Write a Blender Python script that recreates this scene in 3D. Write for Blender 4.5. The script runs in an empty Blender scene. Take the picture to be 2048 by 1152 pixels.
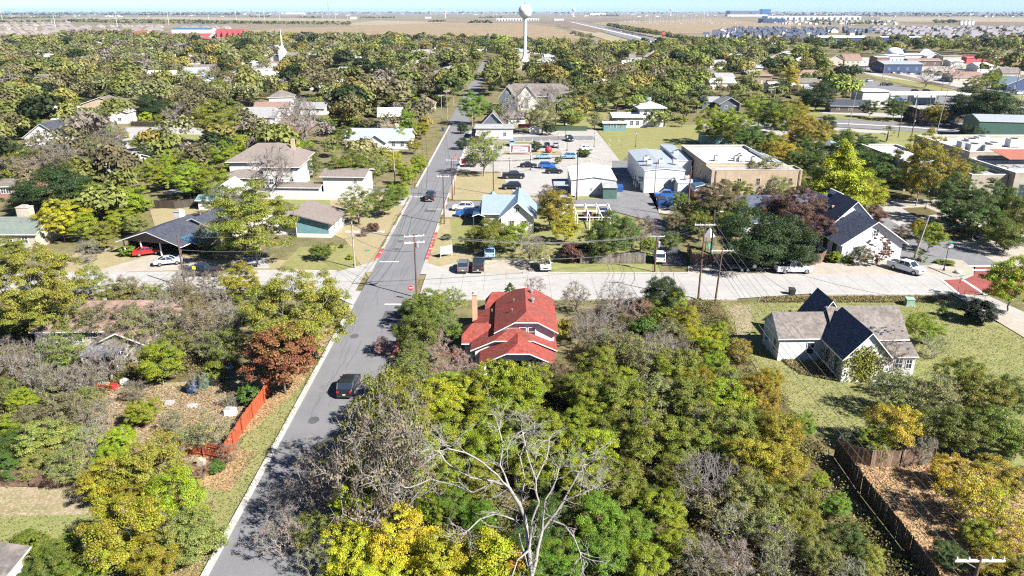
import bpy, bmesh, math, random
import numpy as np
from mathutils import Vector, Matrix
R_ = math.radians
random.seed(7); RNG = np.random.default_rng(11)
scene = bpy.context.scene
COL = scene.collection
# ------------------------------------------------------------------ camera
CF, CH, PITCH = 1500.0, 41.0, R_(20.27)
SP, CP = math.sin(PITCH), math.cos(PITCH)
cam_d = bpy.data.cameras.new("drone_camera")
cam = bpy.data.objects.new("drone_camera", cam_d); COL.objects.link(cam)
cam.location = (0, 0, CH); cam.rotation_euler = (R_(90) - PITCH, 0, 0)
cam_d.sensor_width = 36; cam_d.lens = 36 * CF / 2048; cam_d.clip_end = 60000; cam_d.clip_start = 1
scene.camera = cam

def G(px, py, z=0.0):
    """world x,y of the spot at height z seen at a place of the 2048x1152 photograph (how positions were measured)"""
    v = (py - 576) / CF; u = (px - 1024) / CF
    t = (CH - z) / max(SP + v * CP, 0.0012)
    return (u * t, t * (CP - v * SP))
def DEPTH(py, z=0.0):
    v = (py - 576) / CF
    return (CH - z) / max(SP + v * CP, 0.0012)
def PIX(x, y, z=0.0):
    dz = z - CH
    d = y * CP - dz * SP; up = y * SP + dz * CP
    return 1024 + CF * x / d, 576 - CF * up / d

# ------------------------------------------------------------------ materials
MATS = {}
def newmat(name):
    m = bpy.data.materials.new(name); m.use_nodes = True
    nt = m.node_tree; nt.nodes.clear()
    out = nt.nodes.new("ShaderNodeOutputMaterial")
    return m, nt, out
def N(nt, typ, **kw):
    n = nt.nodes.new(typ)
    for k, v in kw.items():
        if k.startswith("i_"): n.inputs[k[2:].replace("_", " ")].default_value = v
        else: setattr(n, k, v)
    return n
def ramp(nt, fac, stops):
    r = nt.nodes.new("ShaderNodeValToRGB")
    els = r.color_ramp.elements
    while len(els) < len(stops): els.new(0.5)
    for e, (p, c) in zip(els, stops): e.position = p; e.color = (*c, 1) if len(c) == 3 else c
    nt.links.new(fac, r.inputs[0]); return r.outputs[0]
def mix(nt, fac, a, b, mode="MIX"):
    m = nt.nodes.new("ShaderNodeMix"); m.data_type = 'RGBA'; m.blend_type = mode
    def put(sock, v):
        if hasattr(v, "links") or isinstance(v, bpy.types.NodeSocket): nt.links.new(v, sock)
        else: sock.default_value = (*v, 1) if isinstance(v, (tuple, list)) and len(v) == 3 else v
    put(m.inputs[0], fac); put(m.inputs[6], a); put(m.inputs[7], b)
    return m.outputs[2]
def noise(nt, vec, scale, detail=4, rough=0.6):
    n = nt.nodes.new("ShaderNodeTexNoise"); n.inputs["Scale"].default_value = scale
    n.inputs["Detail"].default_value = detail; n.inputs["Roughness"].default_value = rough
    nt.links.new(vec, n.inputs["Vector"]); return n.outputs["Fac"]
def objvec(nt):
    return nt.nodes.new("ShaderNodeTexCoord").outputs["Object"]
def scaled(nt, vec, s):
    m = nt.nodes.new("ShaderNodeMapping"); m.inputs["Scale"].default_value = s
    nt.links.new(vec, m.inputs["Vector"]); return m.outputs[0]

def paint(name, col, rough=0.7, metal=0.0, var=0.12, scale=1.3, objcol=False, bump=0.0, stripes=None, spec=0.5, grime=0.0, coat=0.0):
    """plain surface with gentle uneven wear; stripes=(axis scale vector, strength) adds board or seam lines"""
    if name in MATS: return MATS[name]
    m, nt, out = newmat(name)
    b = N(nt, "ShaderNodeBsdfPrincipled"); b.inputs["Roughness"].default_value = rough
    b.inputs["Metallic"].default_value = metal; b.inputs["Specular IOR Level"].default_value = spec
    b.inputs["Coat Weight"].default_value = coat; b.inputs["Coat Roughness"].default_value = 0.08
    nt.links.new(b.outputs[0], out.inputs[0])
    vec = objvec(nt)
    base = (*col, 1)
    if objcol:
        oi = N(nt, "ShaderNodeObjectInfo"); base = oi.outputs["Color"]
    f = noise(nt, vec, scale, 5)
    lo = max(0.0, 1 - var * 2); 
    c = mix(nt, ramp(nt, f, [(0.3, (0, 0, 0)), (0.7, (1, 1, 1))]), (lo, lo, lo), (1.0, 1.0, 1.0))
    c = mix(nt, 1.0, c, base, "MULTIPLY")
    if grime:
        g = ramp(nt, noise(nt, vec, scale * 5, 6, 0.7), [(0.52, (0, 0, 0)), (0.7, (1, 1, 1))])
        gm = N(nt, "ShaderNodeMath", operation="MULTIPLY"); nt.links.new(g, gm.inputs[0]); gm.inputs[1].default_value = grime
        c = mix(nt, gm.outputs[0], c, (0.22, 0.19, 0.15))
    if stripes:
        w = N(nt, "ShaderNodeTexWave", wave_type="BANDS", bands_direction=stripes[0], wave_profile="SAW")
        w.inputs["Scale"].default_value = stripes[1]; w.inputs["Distortion"].default_value = 0
        nt.links.new(vec, w.inputs["Vector"])
        ln = ramp(nt, w.outputs["Fac"], [(0.0, (1 - stripes[2],) * 3), (0.18, (1, 1, 1))])
        c = mix(nt, 1.0, c, ln, "MULTIPLY")
    nt.links.new(c, b.inputs["Base Color"])
    if bump:
        bn = N(nt, "ShaderNodeBump"); bn.inputs["Strength"].default_value = bump
        nt.links.new(noise(nt, vec, scale * 12, 4), bn.inputs["Height"]); nt.links.new(bn.outputs[0], b.inputs["Normal"])
    MATS[name] = m; return m

def ground_mat(name, cols, scales=(0.05, 0.6, 6.0), contrast=0.12, rough=0.95, speck=None, bump=0.0, fine=.3, stretch=None, k=1.0):
    """cols: three natural colours blended by noise at three sizes, speck=(colour, amount) fine litter"""
    if name in MATS: return MATS[name]
    m, nt, out = newmat(name)
    b = N(nt, "ShaderNodeBsdfPrincipled"); b.inputs["Roughness"].default_value = rough
    b.inputs["Specular IOR Level"].default_value = 0.15
    nt.links.new(b.outputs[0], out.inputs[0]); vec = objvec(nt)
    cols = [tuple(q * k for q in c_) for c_ in cols]
    n1 = ramp(nt, noise(nt, scaled(nt, vec, stretch) if stretch else vec, scales[0], 5, 0.65), [(0.5 - contrast, (0, 0, 0)), (0.5 + contrast, (1, 1, 1))])
    n2 = ramp(nt, noise(nt, vec, scales[1], 6, 0.7), [(0.5 - contrast, (0, 0, 0)), (0.5 + contrast, (1, 1, 1))])
    n3 = ramp(nt, noise(nt, vec, scales[2], 4, 0.7), [(0.35, (1 - fine,) * 3), (0.65, (1 + fine * .7,) * 3)])
    c = mix(nt, n1, cols[0], cols[1]); c = mix(nt, n2, c, cols[2]); c = mix(nt, 1.0, c, n3, "MULTIPLY")
    if speck:
        v = ramp(nt, noise(nt, vec, scales[2] * 0.9, 3, 0.8), [(0.54, (0, 0, 0)), (0.62, (speck[1],) * 3)])
        c = mix(nt, v, c, speck[0])
    nt.links.new(c, b.inputs["Base Color"])
    if bump:
        bn = N(nt, "ShaderNodeBump"); bn.inputs["Strength"].default_value = bump; bn.inputs["Distance"].default_value = 0.2
        nt.links.new(noise(nt, vec, scales[2] * 0.6, 4), bn.inputs["Height"]); nt.links.new(bn.outputs[0], b.inputs["Normal"])
    MATS[name] = m; return m

def brick_mat(name, c1, c2, mortar, scale=4.0):
    if name in MATS: return MATS[name]
    m, nt, out = newmat(name)
    b = N(nt, "ShaderNodeBsdfPrincipled"); b.inputs["Roughness"].default_value = 0.9
    nt.links.new(b.outputs[0], out.inputs[0]); vec = objvec(nt)
    # rotate x/z or y/z onto the brick plane: use x+y, z
    sx = N(nt, "ShaderNodeSeparateXYZ"); nt.links.new(vec, sx.inputs[0])
    ad = N(nt, "ShaderNodeMath", operation="ADD"); nt.links.new(sx.outputs[0], ad.inputs[0]); nt.links.new(sx.outputs[1], ad.inputs[1])
    cx = N(nt, "ShaderNodeCombineXYZ"); nt.links.new(ad.outputs[0], cx.inputs[0]); nt.links.new(sx.outputs[2], cx.inputs[1])
    br = N(nt, "ShaderNodeTexBrick"); br.inputs["Scale"].default_value = scale
    br.inputs["Color1"].default_value = (*c1, 1); br.inputs["Color2"].default_value = (*c2, 1); br.inputs["Mortar"].default_value = (*mortar, 1)
    br.inputs["Mortar Size"].default_value = 0.012
    nt.links.new(cx.outputs[0], br.inputs["Vector"])
    f = ramp(nt, noise(nt, vec, 0.5, 5), [(0.3, (0.78, 0.78, 0.78)), (0.7, (1.1, 1.1, 1.1))])
    nt.links.new(mix(nt, 1.0, br.outputs["Color"], f, "MULTIPLY"), b.inputs["Base Color"])
    MATS[name] = m; return m

def shingle_mat(name, col, var=0.3, streak=0.25, stain=(0.3, 0.28, 0.26), stain_amt=0.25, row=5.0):
    if name in MATS: return MATS[name]
    m, nt, out = newmat(name)
    b = N(nt, "ShaderNodeBsdfPrincipled"); b.inputs["Roughness"].default_value = 0.92
    b.inputs["Specular IOR Level"].default_value = 0.2
    nt.links.new(b.outputs[0], out.inputs[0]); vec = objvec(nt)
    vo = N(nt, "ShaderNodeTexVoronoi"); vo.inputs["Scale"].default_value = 1.0
    nt.links.new(scaled(nt, vec, (3.2, 3.2, 6)), vo.inputs["Vector"])
    g = N(nt, "ShaderNodeRGBToBW"); nt.links.new(vo.outputs["Color"], g.inputs[0])
    c = mix(nt, g.outputs[0], tuple(x * (1 - var) for x in col), tuple(min(1, x * (1 + var)) for x in col))
    big = ramp(nt, noise(nt, vec, 0.35, 6, 0.7), [(0.42, (0, 0, 0)), (0.62, (stain_amt,) * 3)])
    c = mix(nt, big, c, stain)
    st = ramp(nt, noise(nt, scaled(nt, vec, (1.2, 1.2, 1.2)), 1.5, 6, 0.8), [(0.35, (1 - streak,) * 3), (0.65, (1.0, 1.0, 1.0))])
    c = mix(nt, 1.0, c, st, "MULTIPLY")
    nt.links.new(c, b.inputs["Base Color"])
    MATS[name] = m; return m

def leaf_mat(name, transl=0.24, var=0.32):
    """leaf colour = the tree's own colour, varied leaf by leaf and spray by spray"""
    m, nt, out = newmat(name)
    oi = N(nt, "ShaderNodeObjectInfo")
    at = N(nt, "ShaderNodeAttribute", attribute_name="tint")
    vec = objvec(nt)
    sx = N(nt, "ShaderNodeSeparateColor"); nt.links.new(at.outputs["Color"], sx.inputs[0])
    # leaf-to-leaf value and hue
    c = mix(nt, sx.outputs[0], oi.outputs["Color"], (0.0, 0.0, 0.0)); 
    dark = N(nt, "ShaderNodeMath", operation="MULTIPLY"); nt.links.new(sx.outputs[0], dark.inputs[0]); dark.inputs[1].default_value = 0.42
    c = mix(nt, dark.outputs[0], oi.outputs["Color"], (0.02, 0.03, 0.008))
    hs = N(nt, "ShaderNodeHueSaturation"); hs.inputs["Value"].default_value = 1.0
    h = N(nt, "ShaderNodeMapRange"); h.inputs["To Min"].default_value = 0.5 - var * 0.11; h.inputs["To Max"].default_value = 0.5 + var * 0.11
    nt.links.new(sx.outputs[1], h.inputs["Value"]); nt.links.new(h.outputs[0], hs.inputs["Hue"])
    v = N(nt, "ShaderNodeMapRange"); v.inputs["To Min"].default_value = 1 - var; v.inputs["To Max"].default_value = 1 + var
    nt.links.new(sx.outputs[2], v.inputs["Value"]); nt.links.new(v.outputs[0], hs.inputs["Value"])
    nt.links.new(c, hs.inputs["Color"])
    d = N(nt, "ShaderNodeBsdfPrincipled"); d.inputs["Roughness"].default_value = 0.55; d.inputs["Specular IOR Level"].default_value = 0.35
    tl = N(nt, "ShaderNodeBsdfTranslucent")
    nt.links.new(hs.outputs[0], d.inputs["Base Color"]); nt.links.new(hs.outputs[0], tl.inputs["Color"])
    ms = N(nt, "ShaderNodeMixShader"); ms.inputs[0].default_value = transl
    nt.links.new(d.outputs[0], ms.inputs[1]); nt.links.new(tl.outputs[0], ms.inputs[2]); nt.links.new(ms.outputs[0], out.inputs[0])
    MATS[name] = m; return m
def leaf_mat_attr(name):
    m, nt, out = newmat(name)
    at = N(nt, "ShaderNodeAttribute", attribute_name="tint")
    d = N(nt, "ShaderNodeBsdfPrincipled"); d.inputs["Roughness"].default_value = 0.6; d.inputs["Specular IOR Level"].default_value = 0.2
    nt.links.new(at.outputs["Color"], d.inputs["Base Color"]); tl = N(nt, "ShaderNodeBsdfTranslucent"); nt.links.new(at.outputs["Color"], tl.inputs["Color"])
    ms = N(nt, "ShaderNodeMixShader"); ms.inputs[0].default_value = .3; nt.links.new(d.outputs[0], ms.inputs[1]); nt.links.new(tl.outputs[0], ms.inputs[2]); nt.links.new(ms.outputs[0], out.inputs[0])
    MATS[name] = m; return m

# ------------------------------------------------------------------ mesh building
class MB:
    def __init__(s): s.v = []; s.f = []; s.m = []
    def poly(s, pts, mi=0):
        n = len(s.v); s.v += [tuple(p) for p in pts]; s.f.append(tuple(range(n, n + len(pts)))); s.m.append(mi)
    def hexa(s, p, mi=0):
        """8 points: bottom 4 (ccw from above), top 4"""
        n = len(s.v); s.v += [tuple(q) for q in p]
        for f in ((3, 2, 1, 0), (4, 5, 6, 7), (0, 1, 5, 4), (1, 2, 6, 5), (2, 3, 7, 6), (3, 0, 4, 7)):
            s.f.append(tuple(n + i for i in f)); s.m.append(mi)
    def box(s, x0, x1, y0, y1, z0, z1, mi=0):
        s.hexa([(x0, y0, z0), (x1, y0, z0), (x1, y1, z0), (x0, y1, z0), (x0, y0, z1), (x1, y0, z1), (x1, y1, z1), (x0, y1, z1)], mi)
    def tube(s, a, b, r0, r1, n=6, mi=0, cap=False):
        a = Vector(a); b = Vector(b); d = (b - a)
        if d.length < 1e-6: return
        d.normalize(); u = d.orthogonal().normalized(); w = d.cross(u); k = len(s.v)
        for c, r in ((a, r0), (b, r1)):
            for i in range(n):
                t = 2 * math.pi * i / n; s.v.append(tuple(c + u * (r * math.cos(t)) + w * (r * math.sin(t))))
        for i in range(n):
            j = (i + 1) % n; s.f.append((k + i, k + j, k + n + j, k + n + i)); s.m.append(mi)
        if cap:
            s.f.append(tuple(k + n + i for i in range(n))); s.m.append(mi)
            s.f.append(tuple(k + n - 1 - i for i in range(n))); s.m.append(mi)
    def lathe(s, prof, n=16, c=(0, 0, 0), mi=0):
        k = len(s.v)
        for r, z in prof:
            for i in range(n):
                t = 2 * math.pi * i / n; s.v.append((c[0] + r * math.cos(t), c[1] + r * math.sin(t), c[2] + z))
        for j in range(len(prof) - 1):
            for i in range(n):
                i2 = (i + 1) % n; s.f.append((k + j * n + i, k + j * n + i2, k + (j + 1) * n + i2, k + (j + 1) * n + i)); s.m.append(mi)
        s.f.append(tuple(k + (len(prof) - 1) * n + i for i in range(n))); s.m.append(mi)
    def build(s, name, mats, parent=None, smooth=False, loc=None, rotz=0):
        me = bpy.data.meshes.new(name); me.from_pydata(s.v, [], s.f)
        if not isinstance(mats, (list, tuple)): mats = [mats]
        for m in mats: me.materials.append(m)
        if len(mats) > 1: me.polygons.foreach_set("material_index", s.m)
        if smooth: me.polygons.foreach_set("use_smooth", [True] * len(me.polygons))
        me.update()
        o = bpy.data.objects.new(name, me); COL.objects.link(o)
        if parent: o.parent = parent
        if loc: o.location = loc
        if rotz: o.rotation_euler = (0, 0, rotz)
        return o

def tag(o, label=None, cat=None, group=None, kind=None):
    if label: o["label"] = label
    if cat: o["category"] = cat
    if group: o["group"] = group
    if kind: o["kind"] = kind
    return o
def thing(name, label, cat, loc=(0, 0, 0), rotz=0, group=None, kind=None):
    o = bpy.data.objects.new(name, None); COL.objects.link(o); o.empty_display_size = 0.5
    o.location = loc; o.rotation_euler = (0, 0, rotz); return tag(o, label, cat, group, kind)
def copy_tree(o, parent=None):
    c = o.copy(); COL.objects.link(c)
    if parent: c.parent = parent
    for ch in o.children: copy_tree(ch, c)
    return c
HAZE, SKY, SUN, EXPO = 3.4e-5, .055, 5.0, 1.5
# ------------------------------------------------------------------ trees
LEAF = leaf_mat("leaf"); LEAF_FAR = leaf_mat_attr("leaf_far")
BARK = paint("bark_grey", (0.16, 0.13, 0.10), 0.95, var=0.25, scale=3)
BARK_PALE = paint("bark_pale", (0.31, 0.29, 0.27), 0.95, var=0.2, scale=4)
BARK_TWIG = paint("bark_twig", (0.27, 0.24, 0.215), 0.95, var=0.2, scale=4)

def leaf_quads(c, s, bias, rng, flat=0.0):
    """diamond leaves at points c, size s, normals near bias"""
    n = len(c)
    nr = rng.normal(size=(n, 3)) * 0.75 + bias; nr[:, 2] += flat
    nr /= np.linalg.norm(nr, axis=1)[:, None] + 1e-9
    a = rng.normal(size=(n, 3)); t = np.cross(nr, a); t /= np.linalg.norm(t, axis=1)[:, None] + 1e-9
    b = np.cross(nr, t); sz = (s * rng.uniform(0.65, 1.35, n))[:, None]
    v = np.stack([c - t * sz * .5, c + b * sz * .33 - t * sz * .05, c + t * sz * .5, c - b * sz * .33 - t * sz * .05], 1)
    return v.reshape(-1, 3)
def quads_mesh(name, v, mat, tint):
    n = len(v) // 4
    me = bpy.data.meshes.new(name); me.vertices.add(4 * n); me.loops.add(4 * n); me.polygons.add(n)
    me.vertices.foreach_set("co", v.astype(np.float32).ravel())
    me.loops.foreach_set("vertex_index", np.arange(4 * n, dtype=np.int32))
    me.polygons.foreach_set("loop_start", np.arange(0, 4 * n, 4, dtype=np.int32))
    at = me.attributes.new("tint", 'FLOAT_COLOR', 'FACE')
    at.data.foreach_set("color", np.concatenate([tint, np.ones((n, 1))], 1).astype(np.float32).ravel())
    me.materials.append(mat); me.update(calc_edges=True); return me

def skeleton(tips, base_h, rng, trunk_lean=(0, 0), segs=3, droop=0.0, stems=1, r_tip=0.02, wob=0.12):
    P = [Vector((0, 0, 0))]; par = [-1]; start = []
    for k in range(stems):
        a = rng.uniform(0, 6.28); sp = 0.0 if stems == 1 else 0.35
        prev = 0
        for i in range(1, 5):
            f = i / 4
            P.append(Vector((trunk_lean[0] * f + math.cos(a) * sp * base_h * f + rng.normal() * .06, trunk_lean[1] * f + math.sin(a) * sp * base_h * f + rng.normal() * .06, base_h * f)))
            par.append(prev); prev = len(P) - 1; start.append(prev)
    A = np.array([list(p) for p in P]); L = [p.length for p in P]
    tips = sorted([Vector(t) for t in tips], key=lambda t: (t - Vector((0, 0, base_h))).length)
    for t in tips:
        d = np.linalg.norm(A - np.array(t), axis=1)
        cost = d + 0.28 * np.array(L) + np.maximum(0, A[:, 2] - t[2]) * 0.8
        cost[0] = 1e9; cost[1] += 2
        j = int(cost.argmin()); p0 = P[j]; v = t - p0; prev = j
        k = max(1, min(segs, int(v.length / 0.5)))
        for i in range(1, k + 1):
            f = i / k
            q = p0 + v * f + Vector((rng.normal(), rng.normal(), rng.normal())) * (wob * (0 if i == k else 1) * min(1, v.length))
            q.z += (math.sin(f * math.pi) * 0.10 - droop * f * f) * v.length
            P.append(q); par.append(prev); L.append(L[prev] + (q - P[prev]).length); prev = len(P) - 1
            A = np.vstack([A, list(q)])
    n = len(P); rad = [0.0] * n
    for i in range(n - 1, 0, -1):
        r = rad[i] = (rad[i] if rad[i] > 0 else r_tip ** 2.3)
        rad[par[i]] += r
    rad = [max(r, r_tip ** 2.3) ** (1 / 2.3) for r in rad]
    return P, par, rad
def wood_mesh(name, P, par, rad, mat, flare=1.25, rmax=9):
    mb = MB()
    for i in range(1, len(P)):
        j = par[i]; n = 7 if rad[i] > .12 else 4 if rad[i] > .04 else 3
        r0 = min(rad[j] * (flare if j == 0 else 1), rad[i] * 1.6 + .01, rmax); mb.tube(P[j], P[i], r0, min(rad[i], rmax), n)
    me = bpy.data.meshes.new(name); me.from_pydata(mb.v, [], mb.f); me.materials.append(mat)
    me.polygons.foreach_set("use_smooth", [True] * len(me.polygons)); me.update(); return me

PROTO = {}   # kind -> list of (crown mesh or None, trunk mesh or None, zc, R)
def make_proto(kind, seed, R=5.0, zc=5.1, rz=4.3, n_cl=70, n_leaf=14000, size=.26, cl=(.16, .30), base=1.7, shell=.45, bark=None,
               shape="round", flat=.4, lean=(0, 0), stems=1, leaf=True, r_tip=.022, twigs=0, droop=0, wood=True, tiers=0):
    rng = np.random.default_rng(seed); cs = []; rs = []
    while len(cs) < n_cl:
        u = rng.uniform(-1, 1, 3)
        l = np.linalg.norm(u)
        if l > 1 or l < shell * (0.6 if rng.random() < .25 else 1): continue
        if shape == "round":
            lump = 1 + .22 * math.sin(3 * math.atan2(u[1], u[0]) + seed) * abs(u[0]) + .14 * math.sin(5 * math.atan2(u[1], u[0]) + 2 * seed)
            p = np.array([u[0] * R * .86 * lump, u[1] * R * .86 * lump, zc + u[2] * rz * .85])
            if u[2] < -.7 and rng.random() < .5: continue
        elif shape == "cone":
            f = (u[2] + 1) / 2; w = (1 - f) ** .75 * 1.05 + .06
            p = np.array([u[0] * R * w, u[1] * R * w, zc + u[2] * rz])
        elif shape == "column":
            w = math.sqrt(max(0.05, 1 - u[2] ** 2)); p = np.array([u[0] * R * .8, u[1] * R * .8, zc + u[2] * rz])
        elif shape == "umbrella":
            if u[2] < -.25: continue
            p = np.array([u[0] * R * .95, u[1] * R * .95, zc + u[2] * rz])
        elif shape == "vase":
            f = (u[2] + 1) / 2; w = .45 + .6 * f; p = np.array([u[0] * R * w, u[1] * R * w, zc + u[2] * rz])
        elif shape == "bush":
            p = np.array([u[0] * R * .85, u[1] * R * .85, max(.3, zc + u[2] * rz * .85)])
        cs.append(p); rs.append(R * rng.uniform(*cl) * (1.0 if rng.random() < .7 else .6))
    cs = np.array(cs); rs = np.array(rs)
    crown = None
    if leaf:
        w = rs ** 2; w /= w.sum(); idx = rng.choice(len(cs), n_leaf, p=w)
        d = rng.normal(size=(n_leaf, 3)); d[:, 2] = np.abs(d[:, 2]) * .9 + d[:, 2] * .35
        d /= np.linalg.norm(d, axis=1)[:, None]
        rr = rng.uniform(.1, 1.0, n_leaf) ** .5 * np.where(rng.random(n_leaf) < .2, rng.uniform(1.0, 1.55, n_leaf), 1.0)
        out = cs[idx] - np.array([0, 0, zc - rz * .4]); out /= np.linalg.norm(out, axis=1)[:, None] + 1e-6
        sq = rng.uniform(.65, 1.35, (len(cs), 3))
        pos = cs[idx] + d * (rs[idx] * rr)[:, None] * np.array([1.1, 1.1, .85]) * sq[idx]
        v = leaf_quads(pos, size, (d * .95 + out * .5) * (1.5 if kind.startswith('far') else 1), rng, flat)
        clr = rng.uniform(0, 1, len(cs)); hue = rng.uniform(0, 1, len(cs))
        tint = np.stack([np.clip(clr[idx] * .55 + rng.uniform(0, .45, n_leaf), 0, 1), np.clip(hue[idx] * .6 + rng.uniform(0, .4, n_leaf), 0, 1), rng.uniform(0, 1, n_leaf)], 1)
        crown = quads_mesh("crown", v, LEAF, tint)
    trunk = None
    if wood:
        tips = [c + np.array([0, 0, 0]) for c in cs]
        P, par, rad = skeleton(tips, base, rng, lean, 3, droop, stems, r_tip)
        if twigs:
            n0 = len(P); has = set(par); ends = [i for i in range(1, n0) if i not in has or rng.random() < .55]
            rmin = r_tip * .7
            for e in ends:
                dirn = (P[e] - P[par[e]]).normalized()
                for _ in range(twigs):
                    q = P[e] - (P[e] - P[par[e]]) * rng.uniform(0, 1); prev = e
                    v = (dirn * .8 + Vector(rng.normal(size=3)) * .6 + Vector((0, 0, .25))).normalized() * rng.uniform(.5, 1.3) * R / 5
                    P.append(q); par.append(e); rad.append(rmin)
                    a = len(P) - 1
                    P.append(q + v * .5 + Vector(rng.normal(size=3)) * .06); par.append(a); rad.append(rmin * .9)
                    P.append(q + v + Vector(rng.normal(size=3)) * .12); par.append(a + 1); rad.append(rmin * .45)
                    if rng.random() < .6:
                        P.append(q + v * .5 + (v.cross(Vector(rng.normal(size=3)))).normalized() * v.length * .4 + v * .35); par.append(a + 1); rad.append(rmin * .4)
        trunk = wood_mesh("trunk", P, par, rad, bark or BARK)
    PROTO.setdefault(kind, []).append((crown, trunk, zc, R))

for s in (1, 2, 3, 4):
    make_proto("open", s, n_cl=130, n_leaf=32000, size=.17, cl=(.09, .2), shell=.35, bark=BARK_TWIG, twigs=1)
for s in (41, 42, 43):
    make_proto("openb", s, n_cl=210, n_leaf=62000, size=.12, cl=(.06, .16), shell=.35, bark=BARK_TWIG, twigs=1, r_tip=.016)
for s in (5, 6):
    make_proto("dense", s, n_cl=110, n_leaf=36000, size=.165, cl=(.13, .26), shell=.55, base=1.3, rz=3.9, zc=4.3)
for s in (7, 8, 9):
    make_proto("sparse", s, n_cl=150, n_leaf=9500, size=.2, cl=(.08, .17), shell=.3, bark=BARK_TWIG, twigs=3, r_tip=.03)
for s in (10, 11, 12):
    make_proto("bare", s, n_cl=150, leaf=False, shell=.35, bark=BARK_TWIG, twigs=7, r_tip=.032, stems=2 if s == 11 else 1)
make_proto("barethin", 27, n_cl=110, n_leaf=2200, size=.22, cl=(.06, .14), shell=.35, bark=BARK_PALE, twigs=6, r_tip=.03, stems=3)
make_proto("barethin", 28, n_cl=120, n_leaf=2600, size=.22, cl=(.06, .14), shell=.3, bark=BARK_TWIG, twigs=6, r_tip=.03, stems=2)
make_proto("cone", 13, R=5, zc=6.6, rz=6.0, n_cl=150, n_leaf=26000, size=.21, cl=(.1, .18), shape="cone", base=2.0, shell=.3)
make_proto("bush", 14, R=5, zc=3.0, rz=3.2, n_cl=60, n_leaf=12000, size=.42, cl=(.18, .32), shape="bush", base=.6, stems=3)
make_proto("bush", 15, R=5, zc=3.0, rz=3.6, n_cl=60, n_leaf=9000, size=.45, cl=(.15, .26), shape="bush", base=.6, stems=3, shell=.3)
make_proto("ball", 16, R=5, zc=4.6, rz=4.6, n_cl=90, n_leaf=16000, size=.45, cl=(.2, .26), shape="bush", base=.6, stems=2, shell=.7)
make_proto("column", 17, R=3, zc=6.5, rz=5.2, n_cl=60, n_leaf=9000, size=.24, cl=(.25, .4), shape="column", base=2)
make_proto("rust", 18, R=5, zc=5.6, rz=4.2, n_cl=230, n_leaf=24000, size=.24, cl=(.09, .15), shell=.5, base=1.6, flat=.9, bark=BARK)
make_proto("vase", 19, R=5, zc=6.2, rz=3.4, n_cl=90, n_leaf=13000, size=.26, cl=(.12, .2), shape="vase", base=2.0, shell=.4, bark=BARK_PALE)
make_proto("redtwig", 20, R=5, zc=5.5, rz=4.6, n_cl=50, n_leaf=1500, size=.5, cl=(.05, .1), shape="vase", base=.6, stems=5, shell=.5, bark=paint("bark_red", (.30, .13, .09), .9), r_tip=.05, twigs=1)
# light versions for trees a few pixels tall
for s in (31, 32, 33):
    make_proto("far", s, n_cl=60, n_leaf=5200, size=.4, cl=(.12, .26), shell=.45, r_tip=.05)
make_proto("farsparse", 34, n_cl=70, n_leaf=3000, size=.36, cl=(.1, .22), shell=.35, r_tip=.05, bark=BARK_TWIG, twigs=3)
make_proto("farsparse", 35, n_cl=70, n_leaf=2600, size=.36, cl=(.1, .22), shell=.35, r_tip=.05, bark=BARK_TWIG, twigs=3)
make_proto("farbare", 36, n_cl=60, leaf=False, shell=.35, r_tip=.045, bark=BARK_TWIG, twigs=6)

# natural leaf colours (albedo)
PAL = dict(ol=(.225, .255, .028), og=(.16, .205, .024), yg=(.27, .34, .016), yb=(.42, .46, .018), ye=(.48, .46, .02), go=(.54, .40, .03), dg=(.035, .065, .016),
           gr=(.09, .15, .022), bg=(.16, .28, .02), br=(.20, .175, .075), ru=(.30, .125, .05), rb=(.16, .085, .06), ta=(.26, .21, .15), gy=(.26, .28, .085),
           pk=(.38, .22, .17), lr=(.42, .17, .08), oo=(.26, .25, .028), yo=(.33, .275, .02), bk=(.022, .03, .016), po=(.26, .29, .07))
COLNAME = dict(ol="olive green", og="deep olive", yg="yellow-green", yb="bright yellow-green", ye="yellow", go="golden", dg="dark green", gr="mid green", bg="bright green",
               br="brownish", ru="rust brown", rb="reddish brown", ta="tan", gy="grey-green", pk="pinkish", lr="orange-leaved", oo="warm olive", yo="golden olive", bk="near-black green", po="pale olive")
KINDNAME = dict(open="leafy tree", dense="dense evergreen oak", sparse="thinning tree", bare="leafless tree", barethin="thin twiggy tree", cone="pyramid-shaped tree",
                bush="shrub", ball="round clipped shrub", column="slender tree", rust="feathery cypress", vase="spreading tree", redtwig="red-stemmed sapling clump",
                far="leafy tree", farsparse="thinning tree", farbare="leafless tree")
OBJNAME = dict(open="broadleaf_tree", dense="evergreen_oak", sparse="thinning_tree", bare="bare_tree", barethin="bare_tree", cone="pyramidal_tree", bush="shrub", ball="round_shrub",
               column="slender_tree", rust="cypress_tree", vase="spreading_tree", redtwig="sapling_clump", far="broadleaf_tree", farsparse="thinning_tree", farbare="bare_tree")
TREES = []   # records: dict(root, x, y, R, kind, col, label)
def vary(c, rng, a=.16):
    k = 1 + rng.uniform(-a, a); return tuple(max(.004, q * k * (1 + rng.uniform(-.08, .08))) for q in c)
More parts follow.
